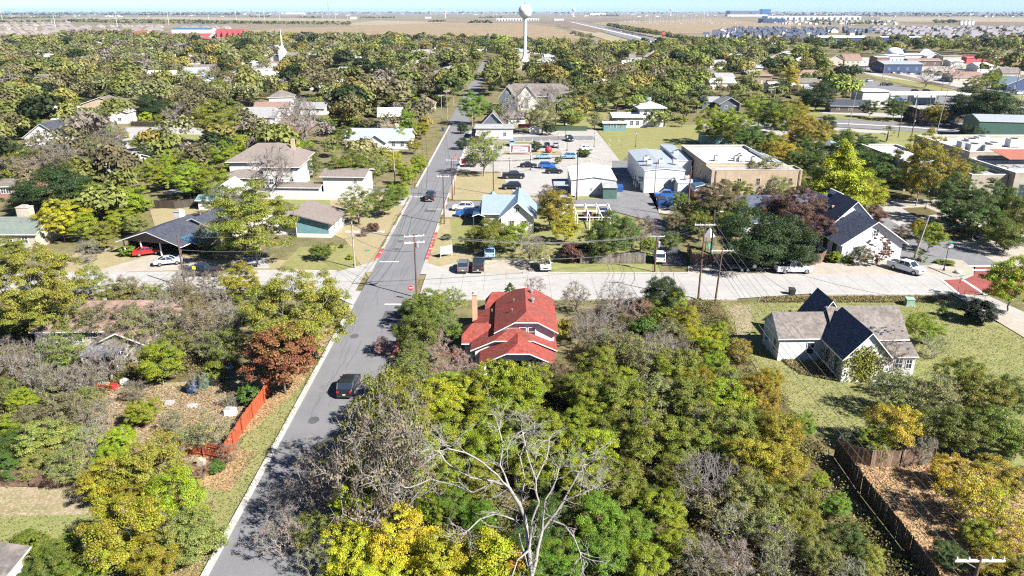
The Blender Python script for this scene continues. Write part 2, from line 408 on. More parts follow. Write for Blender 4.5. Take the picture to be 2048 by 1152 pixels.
def tree_at(x, y, R, kind, col, label=None, zs=1.0, seed=None):
    rng = np.random.default_rng(abs(int(x * 131 + y * 17)) + 5)
    lst = PROTO["openb" if kind == "open" and R > 4.6 else kind]; crown, trunk, zc, R0 = lst[int(rng.integers(len(lst)))]
    s = R / R0
    root = thing(OBJNAME[kind], None, "shrub" if kind in ("bush", "ball") else "tree", (x, y, 0), rng.uniform(0, 6.28))
    c = vary(PAL[col], rng)
    if kind.startswith('far'): g_ = sum(c) / 3; c = tuple(q * .74 + g_ * k_ for q, k_ in zip(c, (.34, .30, .20)))  # far crowns greyed: distance haze mixed into the leaf colour
    if trunk:
        o = bpy.data.objects.new("trunk", trunk); COL.objects.link(o); o.parent = root; o.scale = (s, s, s * zs)
    if crown:
        o = bpy.data.objects.new("crown", crown); COL.objects.link(o); o.parent = root; o.scale = (s, s, s * zs); o.color = (*c, 1)
    TREES.append(dict(root=root, x=x, y=y, R=R, kind=kind, col=col, label=label))
    return root
def T(px, py, r, kind, col, label=None, zs=1.0):
    """crown centre and half-width measured on the photograph"""
    zc, R0 = PROTO[kind][0][2], PROTO[kind][0][3]; z = 5.0
    for _ in range(8):
        R = r * DEPTH(py, z) / CF; z = min(R / R0 * zc * zs, 24)
    x, y = G(px, py, z)
    return tree_at(x, y, R, kind, col, label, zs)
# ------------------------------------------------------------------ ground, roads, fields
LITTER = (.30, .17, .085)
g_base = ground_mat("mat_ground", [(.20, .17, .085), (.27, .215, .13), (.115, .125, .045)], (.03, .25, 3.0), .10, speck=((.34, .25, .14), .5), bump=.3, k=.78, fine=.22)
g_lawn = ground_mat("mat_lawn", [(.21, .205, .08), (.27, .245, .11), (.165, .18, .06)], (.06, .5, 5.0), .16, speck=((.34, .30, .15), .35), bump=.3, k=.95, fine=.16)
g_lawn2 = ground_mat("mat_lawn_green", [(.19, .21, .07), (.30, .26, .13), (.15, .18, .055)], (.05, .35, 5.0), .2, speck=((.30, .28, .12), .3), bump=.3, k=.95, fine=.16)
g_dry = ground_mat("mat_dry_grass", [(.33, .28, .155), (.26, .245, .10), (.38, .31, .19)], (.05, .4, 4.0), .16, speck=((.45, .38, .26), .4), bump=.3, k=.78, fine=.22)
g_dirt = ground_mat("mat_dirt", [(.40, .33, .24), (.33, .25, .16), (.24, .22, .10)], (.12, .7, 5.0), .14, speck=((.50, .44, .35), .5), bump=.3, k=.78, fine=.22)
g_litter = ground_mat("mat_litter", [(.36, .19, .09), (.42, .27, .15), (.26, .20, .09)], (.15, .9, 6.0), .14, speck=((.55, .38, .24), .7), bump=.5, k=1.0, fine=.22)
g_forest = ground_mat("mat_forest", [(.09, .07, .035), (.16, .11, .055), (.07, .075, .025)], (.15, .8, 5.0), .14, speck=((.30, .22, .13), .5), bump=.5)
g_field = ground_mat("mat_field", [(.36, .275, .18), (.31, .235, .15), (.28, .215, .13)], (.003, .012, .06), .2, k=.78, fine=.22)
g_field2 = ground_mat("mat_field_pale", [(.42, .35, .24), (.36, .30, .20), (.30, .27, .17)], (.002, .01, .05), .2, k=.78, fine=.22)
g_soil = ground_mat("mat_soil", [(.13, .095, .07), (.16, .12, .09), (.20, .16, .12)], (.002, .01, .05), .2)
g_plain = ground_mat("mat_plain", [(.27, .215, .15), (.31, .235, .165), (.18, .175, .11)], (.0011, .004, .03), .10, k=.78, fine=.22)
g_conc = ground_mat("mat_concrete_road", [(.46, .45, .435), (.42, .41, .395), (.37, .36, .345)], (.05, .3, 3.0), .2, speck=((.36, .34, .31), .12), fine=.12, k=.8)
g_conc2 = ground_mat("mat_concrete_pad", [(.50, .465, .41), (.42, .385, .33), (.36, .32, .26)], (.08, .5, 3.0), .16, speck=((.35, .31, .26), .2), fine=.12, k=.8)
g_lotc = ground_mat("mat_lot", [(.42, .40, .37), (.50, .47, .43), (.34, .33, .31)], (.05, .3, 3.0), .2, speck=((.25, .24, .23), .3), fine=.12, k=.8)
g_asph = ground_mat("mat_asphalt", [(.225, .225, .235), (.165, .165, .178), (.235, .235, .245)], (.035, .25, 6.0), .2, speck=((.13, .13, .14), .3), rough=.85, fine=.12, k=.76, stretch=(8, .35, 1))
g_asph2 = ground_mat("mat_asphalt_worn", [(.27, .27, .28), (.22, .22, .23), (.17, .17, .18)], (.06, .35, 5.0), .2, speck=((.36, .35, .33), .4), rough=.85, fine=.12, k=.76)
g_asphd = ground_mat("mat_asphalt_dark", [(.085, .09, .10), (.11, .11, .12), (.14, .14, .15)], (.06, .35, 5.0), .2, rough=.85, fine=.12, k=.76)
g_redb = brick_mat("mat_red_paving", (.20, .045, .04), (.25, .065, .05), (.15, .06, .05), 2.0)
PAINTW = paint("paint_white_line", (.78, .77, .73), .7, grime=.35)
PAINTR = paint("paint_red_kerb", (.55, .08, .09), .6, grime=.25)
KERB = paint("kerb_concrete", (.44, .42, .39), .85, var=.15, grime=.35, scale=2)

_lvl = {}
def sheet(name, pts, mat, z, kind="structure", world=False, label=None):
    mb = MB(); P_ = [(p if world else G(*p)) for p in pts]
    a = sum(P_[i][0] * P_[(i + 1) % len(P_)][1] - P_[(i + 1) % len(P_)][0] * P_[i][1] for i in range(len(P_)))
    if a < 0: P_ = P_[::-1]
    mb.poly([(x, y, z) for x, y in P_]); o = mb.build(name, mat); tag(o, kind=kind, label=label); return o
sheet("ground", [(-30000, -500), (30000, -500), (30000, 45000), (-30000, 45000)], g_plain, -.04, world=True)
sheet("town_ground", [(-900, 0), (900, 0), (900, 1150), (-900, 900)], g_base, 0, world=True)
# far country fields
sheet("field", [(490, 62), (560, 57), (700, 53), (860, 46), (1050, 47), (1110, 55), (1165, 74), (1150, 84), (1050, 88), (700, 84), (560, 80), (500, 76)], g_field, .3)
sheet("field", [(700, 46), (760, 41), (900, 44), (880, 47), (700, 52)], g_field2, .2)
sheet("field", [(130, 36), (330, 34), (720, 38), (700, 43), (420, 40), (140, 38)], g_field2, .2)
sheet("field", [(380, 31.5), (700, 33.5), (700, 36), (380, 33.6)], g_soil, .2)
sheet("field", [(1180, 46), (1440, 36), (1540, 48), (1700, 52), (1730, 62), (1600, 66), (1430, 66), (1310, 68)], g_field, .3)
sheet("field", [(1760, 34.5), (2300, 36), (2300, 45), (1760, 43)], g_field2, .2)
sheet("field", [(1790, 43.4), (2300, 45.6), (2300, 55), (1830, 47.5)], g_soil, .25)
sheet("field", [(1400, 78), (1620, 84), (1620, 94), (1470, 96), (1390, 92)], g_lawn, .3)
sheet("field", [(1050, 44), (1200, 38), (1290, 37), (1180, 46), (1130, 50)], g_soil, .25)
sheet("field", [(1260, 66), (1330, 70), (1420, 74), (1400, 90), (1290, 84)], g_field, .28)
# highway past the water tower, verges
sheet("highway", [(1128, 42), (1150, 42), (1290, 70), (1390, 103), (1340, 103), (1240, 74)], g_asph2, .5)
sheet("road_marking", [(1140.5, 44), (1142.5, 44), (1272, 73), (1360, 103), (1357, 103), (1268, 73.5)], PAINTW, .56)
sheet("verge", [(1120, 52), (1145, 50), (1240, 76), (1330, 103), (1290, 103), (1165, 66)], g_field2, .45)
sheet("gravel_yard", [(1140, 45), (1215, 62), (1190, 66), (1110, 52)], g_soil, .52)
# east side: rail line between grass verges, two roads
sheet("verge", [(1640, 122), (1660, 120), (1860, 158), (2300, 235), (2300, 290), (2048, 232), (1900, 188), (1760, 158)], g_lawn, .06)
sheet("railway", [(1676, 131), (1680, 129.5), (1800, 150), (1935, 179), (2300, 268), (2300, 276), (1925, 183), (1790, 154)], g_soil, .2)
sheet("road", [(1600, 112), (1625, 110), (1760, 136), (1900, 152), (2060, 172), (2400, 235), (2400, 255), (2048, 192), (1890, 172), (1750, 152)], g_conc, .1)
sheet("road", [(1690, 160), (1740, 160), (1900, 192), (2060, 228), (2300, 300), (2300, 345), (2020, 260), (1880, 226), (1730, 184)], g_asph2, .1)
sheet("road", [(1560, 233), (1650, 237), (1800, 246), (2048, 262), (2300, 280), (2300, 300), (2048, 277), (1800, 262), (1640, 252), (1560, 247)], g_asph2, .1)
sheet("road_marking", [(1600, 243), (1800, 253.2), (2300, 289), (2300, 290), (1800, 254.2), (1600, 244)], PAINTW, .15)
sheet("verge", [(1640, 268), (1700, 258), (2048, 272), (2048, 292), (1960, 300), (1640, 292)], g_lawn2, .05)
sheet("verge", [(1620, 214), (1700, 222), (1830, 240), (1830, 246), (1650, 236), (1600, 228)], g_lawn, .06)
sheet("sidewalk", [(1660, 220), (1900, 236), (1900, 241), (1640, 227)], g_conc, .1)
sheet("sidewalk", [(1560, 248), (1640, 253), (1780, 263), (1780, 268), (1640, 262), (1560, 256)], g_conc, .1)
sheet("parking_lot", [(1620, 124), (1930, 148), (2048, 150), (2048, 136), (1760, 116), (1640, 112)], g_conc2, .09)
sheet("parking_lot", [(1840, 240), (1990, 244), (2048, 215), (2048, 240), (2048, 262), (1850, 250)], g_lotc, .12)
# the big mown lot beyond the car park
sheet("lawn", [(1196, 264), (1205, 253), (1300, 250), (1395, 250), (1430, 272), (1500, 300), (1262, 302), (1240, 326), (1228, 308)], g_lawn, .05)
sheet("lawn", [(1020, 196), (1230, 205), (1200, 258), (1020, 256)], g_lawn, .05)
sheet("sidewalk", [(1400, 250), (1412, 247), (1500, 288), (1490, 292)], g_conc, .08)
# car park
sheet("parking_lot", [(915, 262), (1190, 258), (1232, 312), (1262, 352), (1140, 356), (1140, 385), (1030, 385), (1000, 345), (895, 340), (905, 300)], g_lotc, .06)
sheet("parking_lot", [(1000, 347), (1135, 347), (1150, 386), (1240, 396), (1200, 400), (1030, 390)], g_conc, .09)
sheet("parking_island", [(930, 284), (1080, 284), (1080, 290), (925, 292)], g_lawn, .12)
sheet("parking_island", [(1010, 302), (1120, 302), (1125, 310), (1005, 310)], g_dry, .12)
sheet("parking_lane", [(920, 276), (1185, 272), (1190, 280), (918, 284)], g_asph2, .1)
sheet("lawn", [(905, 348), (1002, 347), (1030, 392), (1160, 400), (1158, 404), (890, 400)], g_dry, .08)
sheet("lawn", [(1140, 388), (1232, 384), (1215, 400), (1140, 402)], g_lawn2, .1)
# alley and drive
sheet("alley", [(1225, 322), (1262, 322), (1300, 385), (1225, 385)], g_asph2, .1)
sheet("alley", [(885, 404), (1060, 402), (1220, 398), (1225, 384), (1310, 385), (1318, 430), (1340, 470), (1376, 531), (1326, 531), (1316, 470), (1290, 440), (1200, 416), (1060, 416), (880, 420)], g_asph2, .12)
sheet("alley", [(1300, 445), (1335, 452), (1376, 532), (1322, 532)], g_asphd, .15)
sheet("driveway", [(1296, 385), (1330, 378), (1390, 378), (1400, 400), (1350, 430), (1318, 428)], g_conc2, .12)
sheet("driveway", [(878, 418), (960, 416), (955, 436), (870, 436)], g_conc2, .1)
# verges by the main street
sheet("lawn", [(1060, 416), (1200, 418), (1290, 442), (1320, 520), (1160, 525), (880, 545), (845, 540), (870, 440), (960, 436)], g_lawn, .04)
sheet("lawn", [(868, 438), (900, 438), (905, 495), (1000, 505), (980, 518), (850, 545), (838, 540)], g_dry, .09)
sheet("lawn", [(1100, 529), (1322, 529), (1318, 552), (1100, 556)], g_lawn2, .12)
sheet("parking_bay", [(905, 528), (985, 521), (1100, 519), (1102, 556), (870, 552), (880, 534)], g_conc2, .1)
sheet("parking_bay", [(1376, 531), (1480, 527), (1940, 522), (1960, 566), (1376, 566)], g_conc2, .1)
# cross street
X0, X1 = -23.4, -15.2
sheet("cross_street", [(-330, 109.2), (X0 - 1, 109.2), (X0 - 1, 118.6), (-330, 118.6)], g_conc, .11, world=True)
sheet("cross_street", [(X1 + 1, 106.0), (34, 106.0), (46, 108.2), (84, 108.2), (84, 117.0), (X1 + 1, 117.6)], g_conc, .14, world=True)
sheet("street_corner", [(X0 - 6, 118.4), (X0 + .3, 118.4), (X0 + .3, 125)], g_conc, .125, world=True)
sheet("street_corner", [(X0 - 6, 109.4), (X0 + .3, 109.4), (X0 + .3, 103)], g_conc, .125, world=True)
sheet("street_corner", [(X1 + 7, 117.2), (X1 - .3, 117.2), (X1 - .3, 124)], g_conc, .15, world=True)
sheet("street_corner", [(X1 + 6, 106.2), (X1 - .3, 106.2), (X1 - .3, 101)], g_conc, .15, world=True)
# main street
sheet("main_street", [(X0, 15), (X1, 15), (X1, 262), (X1 - 1.0, 300), (X0 + .3, 300), (X0, 200)], g_asph, .16, world=True)
sheet("main_street", [(X0 - 1.5, 300), (X1 - 2.0, 300), (-19, 700), (-25.6, 700)], g_asph2, .16, world=True)
sheet("side_street", [(X0 - 60, 176), (X0 + .5, 174), (X0 + .5, 181), (X0 - 60, 184)], g_asph2, .13, world=True)
def kerb(x, y0, y1, w=.55, name="kerb", mat=None, z=.30, zb=0.):
    mb = MB(); n = max(1, int((y1 - y0) / 6))
    for i in range(n):
        a = y0 + (y1 - y0) * i / n; b = y0 + (y1 - y0) * (i + 1) / n
        mb.box(x, x + w, a + .012, b - .012, zb, z)
    return tag(mb.build(name, mat or KERB), kind="structure")
kerb(X0 - .55, 15, 103); kerb(X0 - .55, 125, 173); kerb(X0 - .55, 183, 300)
kerb(X1, 15, 101); kerb(X1, 124, 148.5); kerb(X1, 155, 176); kerb(X1, 182, 255)
for a, b in ((85.5, 98.5), (124.5, 142.5)):
    mb = MB(); y = a
    while y < b - 1.9:
        mb.box(X1 - .012, X1 + .562, y, y + 1.75, .1, .312); y += 2.2
    tag(mb.build("kerb_paint", PAINTR), kind="structure")
mb = MB(); mb.box(X0 - .562, X0 + .012, 125.2, 128.4, .1, .312); mb.box(X0 - .562, X0 + .012, 129, 131, .1, .312)
tag(mb.build("kerb_paint", PAINTR), kind="structure")
# markings
def mark(x0, x1, y0, y1, z=.165, m=None, name="road_marking"):
    sheet(name, [(x0, y0), (x1, y0), (x1, y1), (x0, y1)], m or PAINTW, z, world=True)
mark(X0 + .4, X0 + 3.7, 123.6, 124.0); mark(X1 - 3.7, X1 - .4, 103.4, 103.8); mark(X0 + .4, X0 + 3.4, 172.0, 172.4); mark(X1 - 3.4, X1 - .3, 160.5, 160.8)
for yy in (70, 92, 131, 136):   # tar patches
    sheet("road_patch", [(X0 + 2.3 + .6 * math.cos(a), yy + .8 * math.sin(a)) for a in np.linspace(0, 6, 9)], g_asphd, .164, world=True)
mb = MB()
for k in range(26):  # sealed cracks
    x = X0 + 1 + random.random() * 6.5; y = 55 + random.random() * 120; p = (x, y)
    for j in range(5):
        q = (p[0] + random.uniform(-.25, .25), p[1] + random.uniform(.7, 2.4)); mb.box(min(p[0], q[0]), min(p[0], q[0]) + .05, p[1], q[1], .161, .1645); p = q
tag(mb.build("road_crack", g_asphd), kind="structure")
mb = MB()
for k in range(60):  # slab joints of the concrete street
    x = -120 + k * 3.5
    if X0 - 2 < x < X1 + 2 or x > 82: continue
    y0, y1 = (109.4, 118.4) if x < 0 else (106.4, 116.8)
    mb.box(x, x + .05, y0, y1, .1, .144)
mb.box(-130, X0 - 2, 113.8, 113.85, .1, .1435); mb.box(X1 + 2, 68, 112, 112.05, .1, .1435)
tag(mb.build("slab_joint", paint("joint", (.17, .165, .155), .9)), kind="structure")
# kerbs of the cross street
def kerbx(x0, x1, y, w=.35, z=.25):
    mb = MB(); n = max(1, int((x1 - x0) / 6))
    for i in range(n):
        a = x0 + (x1 - x0) * i / n; b = x0 + (x1 - x0) * (i + 1) / n
        mb.box(a + .012, b - .012, y, y + w, 0, z)
    tag(mb.build("kerb", KERB), kind="structure")
kerbx(-200, X0 - 6, 108.85); kerbx(-46, X0 - 6, 118.6); kerbx(X1 + 6, 34, 105.65); kerbx(46, 66, 107.8); kerbx(X1 + 17, 30, 117.65)
# the east street with its red paving
EX0, EX1 = 67.5, 84
sheet("east_street", [(EX0 + .6, 122), (EX1, 122), (EX1, 150), (72, 170), (72, 196), (63, 196), (63, 170), (EX0, 150)], g_asph2, .12, world=True)
sheet("plaza", [(1700, 400), (1900, 400), (2120, 470), (2120, 540), (1958, 535), (1905, 498), (1830, 470), (1760, 432)], g_conc2, .10)
sheet("parking_lot", [(1700, 395), (1780, 400), (1860, 432), (1900, 470), (1830, 470), (1750, 425)], g_lotc, .125)
sheet("planting_bed", [(1805, 418), (1850, 415), (1880, 428), (1835, 436)], g_forest, .17)
sheet("planting_bed", [(1885, 460), (1925, 458), (1960, 480), (1900, 480)], g_forest, .17)
sheet("sidewalk", [(1855, 535), (1890, 518), (1925, 523), (1945, 540), (1938, 552), (1905, 556)], g_conc2, .2)
sheet("red_paving", [(1888, 562), (1930, 560), (1948, 552), (1950, 535), (2120, 533), (2140, 592), (1918, 590)], g_redb, .18)
for q in ([(1881, 562), (1886, 562), (1920, 590), (1914, 590)], [(1922, 561), (1927, 561), (1975, 592), (1968, 592)], [(1936, 541), (2100, 541), (2100, 543.5), (1936, 543.5)], [(1936, 533), (2100, 533), (2100, 535.5), (1936, 535.5)]):
    sheet("road_marking", q, PAINTW, .19)
sheet("sidewalk", [(1905, 590), (1935, 589), (2300, 760), (2300, 830)], g_conc2, .14)
sheet("sidewalk", [(1935, 589), (1978, 594), (2300, 740), (2300, 760)], g_lotc, .13)
# yards near the camera
sheet("lawn", [(1430, 606), (1900, 604), (2500, 870), (2300, 1060), (1830, 860), (1640, 880), (1560, 820), (1490, 700)], g_lawn2, .05)
sheet("lawn", [(1440, 607), (1530, 607), (1525, 690), (1600, 760), (1700, 830), (1640, 870), (1560, 800), (1490, 690)], g_lawn, .07)
sheet("dirt_path", [(1450, 612), (1500, 610), (1505, 650), (1490, 690), (1475, 680), (1468, 640)], g_dirt, .10)
sheet("dry_verge", [(1520, 595), (1900, 593), (1890, 604), (1515, 606)], g_dry, .1)
sheet("leaf_litter", [(1700, 905), (1860, 905), (2100, 960), (2200, 1200), (1880, 1200)], g_litter, .08)
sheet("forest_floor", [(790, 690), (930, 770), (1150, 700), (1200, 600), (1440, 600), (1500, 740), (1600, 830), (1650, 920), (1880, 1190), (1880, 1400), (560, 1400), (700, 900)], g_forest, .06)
# left verge of the street and the yards behind it
sheet("grass_verge", [(648, 640), (700, 600), (718, 600), (470, 1080), (430, 1152), (380, 1300), (180, 1300), (330, 1050), (450, 940), (560, 760)], g_lawn, .07)
sheet("leaf_litter", [(655, 655), (672, 660), (600, 775), (520, 850), (470, 885), (500, 800), (545, 768)], g_litter, .1)
sheet("leaf_litter", [(380, 935), (450, 900), (500, 905), (460, 985), (400, 975)], g_litter, .1)
sheet("yard", [(150, 780), (420, 760), (545, 765), (445, 925), (150, 930)], g_dirt, .05)
sheet("yard", [(-200, 975), (170, 975), (190, 1030), (-200, 1050)], g_dirt, .05)
sheet("lawn", [(-200, 1040), (190, 1030), (300, 1060), (260, 1300), (-300, 1300)], g_lawn2, .07)
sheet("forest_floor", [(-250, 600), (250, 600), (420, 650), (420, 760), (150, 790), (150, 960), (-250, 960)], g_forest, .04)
sheet("yard", [(160, 500), (270, 495), (420, 520), (700, 520), (720, 545), (100, 545)], g_dry, .05)
sheet("driveway", [(300, 512), (355, 508), (420, 540), (180, 546)], g_conc2, .09)
sheet("driveway", [(455, 538), (540, 538), (530, 515), (488, 515)], g_conc, .09)
sheet("lawn", [(600, 495), (700, 490), (735, 560), (700, 545), (560, 535)], g_lawn, .08)
sheet("lawn", [(640, 400), (800, 380), (820, 390), (740, 560), (690, 480), (600, 440)], g_dry, .06)
sheet("driveway", [(795, 392), (825, 390), (815, 410), (785, 415)], g_conc, .09)
sheet("sidewalk", [(690, 462), (770, 462), (768, 467), (690, 467)], g_conc, .1)
sheet("lawn", [(300, 420), (420, 405), (380, 440), (310, 455)], g_dry, .05)
sheet("driveway", [(250, 255), (400, 255), (420, 275), (300, 300), (200, 330)], g_conc, .07)
sheet("lawn", [(300, 268), (420, 270), (420, 285), (310, 290)], g_lawn2, .09)
sheet("lawn", [(560, 400), (660, 400), (660, 412), (590, 412)], g_lawn2, .08)

def kerb_tufts():
    rng = np.random.default_rng(31); P_ = []
    for xs, yr in ((X0 - .62, (20, 103)), (X0 - .62, (125, 172)), (X1 + .62, (60, 100)), (X1 + .62, (124, 175))):
        for k in range(2600):
            y = rng.uniform(*yr)
            if math.sin(y * .9) + math.sin(y * .37 + 2) + rng.normal() * .5 < .1: continue
            P_.append((xs + rng.normal() * .13 + (.12 if xs < -20 else -.12), y, rng.uniform(.25, .36)))
    P_ = np.array(P_); n = len(P_); me = quads_mesh("kerb_grass", leaf_quads(P_, .16, np.array([0, 0, .8]), rng), LEAF_FAR, np.array([(.15, .16, .05)]) * rng.uniform(.6, 1.5, (n, 1)) + rng.uniform(0, .05, (n, 1)) * np.array([(1, .6, .1)]))
    o = bpy.data.objects.new("kerb_grass", me); COL.objects.link(o); tag(o, "grass creeping over the kerb edges of the main street", kind="stuff")
kerb_tufts()

sheet("side_street", [(1425, 238), (1470, 236), (1600, 262), (1720, 292), (1760, 318), (1700, 322), (1600, 290), (1500, 262)], g_lotc, .11)

for i, (x_, y_, w_, l_) in enumerate(((-22.4, 76, 2.6, 3.4), (-18.4, 96, 2.2, 5.0), (-21.5, 133, 1.8, 6.0), (-19, 158, 2.4, 3.2), (-17.6, 66, 1.6, 7.0))):
    sheet("road_patch", [(x_, y_), (x_ + w_, y_), (x_ + w_, y_ + l_), (x_, y_ + l_)], (g_asph2, g_asphd)[i % 2], .1632, world=True)

mb = MB()
for (x_, y_, n_, dx_, ln) in ((-6, 243, 14, 2.9, 4.8), (-6, 216, 12, 2.9, 4.8), (-1, 205, 9, 2.9, 4.8), (4, 252, 12, 2.9, 4.6)):
    for k in range(n_): mb.box(x_ + k * dx_, x_ + k * dx_ + .12, y_, y_ + ln, .1, .118)
tag(mb.build("parking_lines", PAINTW), kind="structure")
# ------------------------------------------------------------------ buildings
W_WHITE = paint("wall_white", (.62, .62, .61), .75, var=.08, stripes=('Z', 2.2, .22), grime=.12)
W_SHABBY = paint("wall_peeling_white", (.66, .66, .65), .85, var=.14, stripes=('Z', 2.2, .3), grime=.5, scale=1.0)
W_STUCCO = paint("wall_stucco", (.60, .585, .555), .85, var=.08, grime=.15)
W_CREAM = paint("wall_cream", (.46, .42, .33), .85, var=.12, grime=.2)
W_TEAL = paint("wall_teal", (.13, .27, .30), .8, var=.1, stripes=('Z', 2.2, .2))
W_GREY = paint("wall_grey_blue", (.12, .14, .17), .8, stripes=('Z', 2.2, .25))
W_METAL = paint("wall_metal_white", (.58, .60, .62), .5, var=.08, stripes=('X', 1.4, .3), grime=.15)
W_METALG = paint("wall_metal_green", (.07, .14, .12), .5, var=.1, stripes=('X', 1.2, .25))
W_BRICKT = brick_mat("wall_tan_brick", (.42, .32, .22), (.35, .26, .175), (.42, .37, .30), 3.0)
W_BRICKR = brick_mat("wall_red_brick", (.30, .13, .09), (.24, .10, .07), (.4, .36, .32), 3.0)
W_STONE = brick_mat("wall_pale_stone", (.36, .32, .26), (.30, .26, .21), (.38, .35, .30), 1.6)
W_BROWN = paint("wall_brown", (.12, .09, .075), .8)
W_BLUE = paint("wall_blue", (.04, .07, .16), .6)
W_RED = paint("wall_red", (.50, .09, .10), .7)
TRIM = paint("trim_white", (.76, .76, .74), .6, grime=.1)
TRIMD = paint("trim_dark", (.05, .05, .055), .6)
GLASS = paint("window_glass", (.03, .045, .06), .08, var=.1, spec=.9)
R_RED = shingle_mat("roof_red", (.285, .062, .048), .3, .35, (.17, .07, .055), .7)
R_GREY = shingle_mat("roof_grey", (.11, .11, .12), .3, .2)
R_GREYD = shingle_mat("roof_dark", (.055, .062, .085), .35, .25, (.09, .09, .1), .3)
R_WEATH = shingle_mat("roof_weathered", (.205, .18, .165), .3, .3, (.10, .09, .085), .6)
R_NAVY = shingle_mat("roof_navy_slate_and_shade", (.075, .09, .135), .5, .3, (.12, .13, .16), .3)  # slate colour; also paints shade onto the derelict's gable roofs
R_TAUPE = shingle_mat("roof_taupe", (.20, .17, .155), .16, .15, (.15, .125, .11), .3)
R_TAN = shingle_mat("roof_tan", (.27, .215, .175), .2, .2, (.17, .14, .12), .4)
R_PINK = shingle_mat("roof_rosy", (.27, .18, .15), .25, .3, (.18, .12, .10), .4)
R_GREEN = shingle_mat("roof_grey_green", (.16, .19, .165), .15, .15, (.12, .13, .12), .3)
R_WHITE = paint("roof_white_membrane", (.66, .67, .69), .6, var=.1, scale=.3, grime=.1)
R_MEMB = paint("roof_grey_membrane", (.36, .365, .375), .8, var=.2, scale=.4, grime=.1)
R_METAL = paint("roof_metal_white", (.46, .50, .54), .38, var=.08, metal=.3, stripes=('X', 2.0, .3), grime=.12)
R_METALB = paint("roof_metal_pale_blue", (.34, .43, .50), .38, var=.08, metal=.3, stripes=('X', 2.0, .3))
R_METALD = paint("roof_metal_blue", (.08, .18, .28), .4, var=.1, metal=.3, stripes=('X', 2.0, .25))
R_TEAL = paint("roof_teal", (.15, .29, .32), .5, stripes=('X', 1.5, .2))
R_TRED = paint("roof_tin_red", (.36, .08, .08), .5, stripes=('X', 1.5, .2))
DOORM = paint("door_dark", (.10, .07, .06), .5); DOORW = paint("door_white", (.66, .66, .64), .5)
BRICKC = brick_mat("chimney_brick", (.48, .27, .16), (.56, .34, .22), (.5, .42, .34), 4.0)
STONEC = brick_mat("chimney_stone", (.50, .42, .33), (.38, .31, .25), (.5, .46, .4), 2.0)
METAL = paint("galvanised", (.52, .53, .54), .4, metal=.6, var=.15)
DARKM = paint("dark_metal", (.05, .05, .055), .5, metal=.4)
UNIT = paint("unit_grey", (.48, .48, .47), .6, grime=.3, scale=3)

def roof_part(root, x0, x1, y0, y1, h, axis, rise, mat, oh=.5, clip=0.0, th=.16, ridge=.5, hipk=1.0, fascia=TRIM):
    """ridge along axis; clip 0 = gable, 0..1 = clipped gable, 1 = hip; returns the roof object"""
    sw = (axis == 'y')
    if sw: a0, a1, b0, b1 = y0 - oh, y1 + oh, x0 - oh, x1 + oh
    else: a0, a1, b0, b1 = x0 - oh, x1 + oh, y0 - oh, y1 + oh
    bw = b1 - b0; bm = b0 + bw * ridge
    slope_drop = rise * oh / (bw / 2 - oh) if bw > 2 * oh else 0
    ze = h - slope_drop; zr = h + rise
    d = clip * (bw / 2) * hipk
    f = 1 - clip
    def V(a, b, z): return (b, a, z) if sw else (a, b, z)
    c = [V(a0, b0, ze), V(a1, b0, ze), V(a1, b1, ze), V(a0, b1, ze)]
    rd = [V(a0 + d, bm, zr), V(a1 - d, bm, zr)]
    faces = []
    if clip <= 0: faces = [[c[0], c[1], rd[1], rd[0]], [c[2], c[3], rd[0], rd[1]]]
    elif clip >= 1: faces = [[c[0], c[1], rd[1], rd[0]], [c[2], c[3], rd[0], rd[1]], [c[1], c[2], rd[1]], [c[3], c[0], rd[0]]]
    else:
        def cl(a, b): return V(a, b + (bm - b) * f, ze + (zr - ze) * f)
        k = [cl(a0, b0), cl(a1, b0), cl(a1, b1), cl(a0, b1)]
        faces = [[c[0], c[1], k[1], rd[1], rd[0], k[0]], [c[2], c[3], k[3], rd[0], rd[1], k[2]], [k[1], k[2], rd[1]], [k[3], k[0], rd[0]]]
    if sw: faces = [f_[::-1] for f_ in faces]
    vs = []; fs = []
    def vi(p):
        for i, q in enumerate(vs):
            if abs(q[0] - p[0]) + abs(q[1] - p[1]) + abs(q[2] - p[2]) < 1e-5: return i
        vs.append(p); return len(vs) - 1
    fs = [[vi(p) for p in f_] for f_ in faces]
    n = len(vs); mb = MB(); mb.v = list(vs) + [(x, y, z - th) for x, y, z in vs]
    edges = {}
    for f_ in fs:
        mb.f.append(tuple(f_)); mb.m.append(0); mb.f.append(tuple(i + n for i in reversed(f_))); mb.m.append(1)
        for i in range(len(f_)):
            e = (f_[i], f_[(i + 1) % len(f_)]); edges[e] = 1
    for (i, j) in edges:
        if (j, i) not in edges: mb.f.append((i, i + n, j + n, j)); mb.m.append(1)
    return mb.build("roof", [mat, fascia], root)

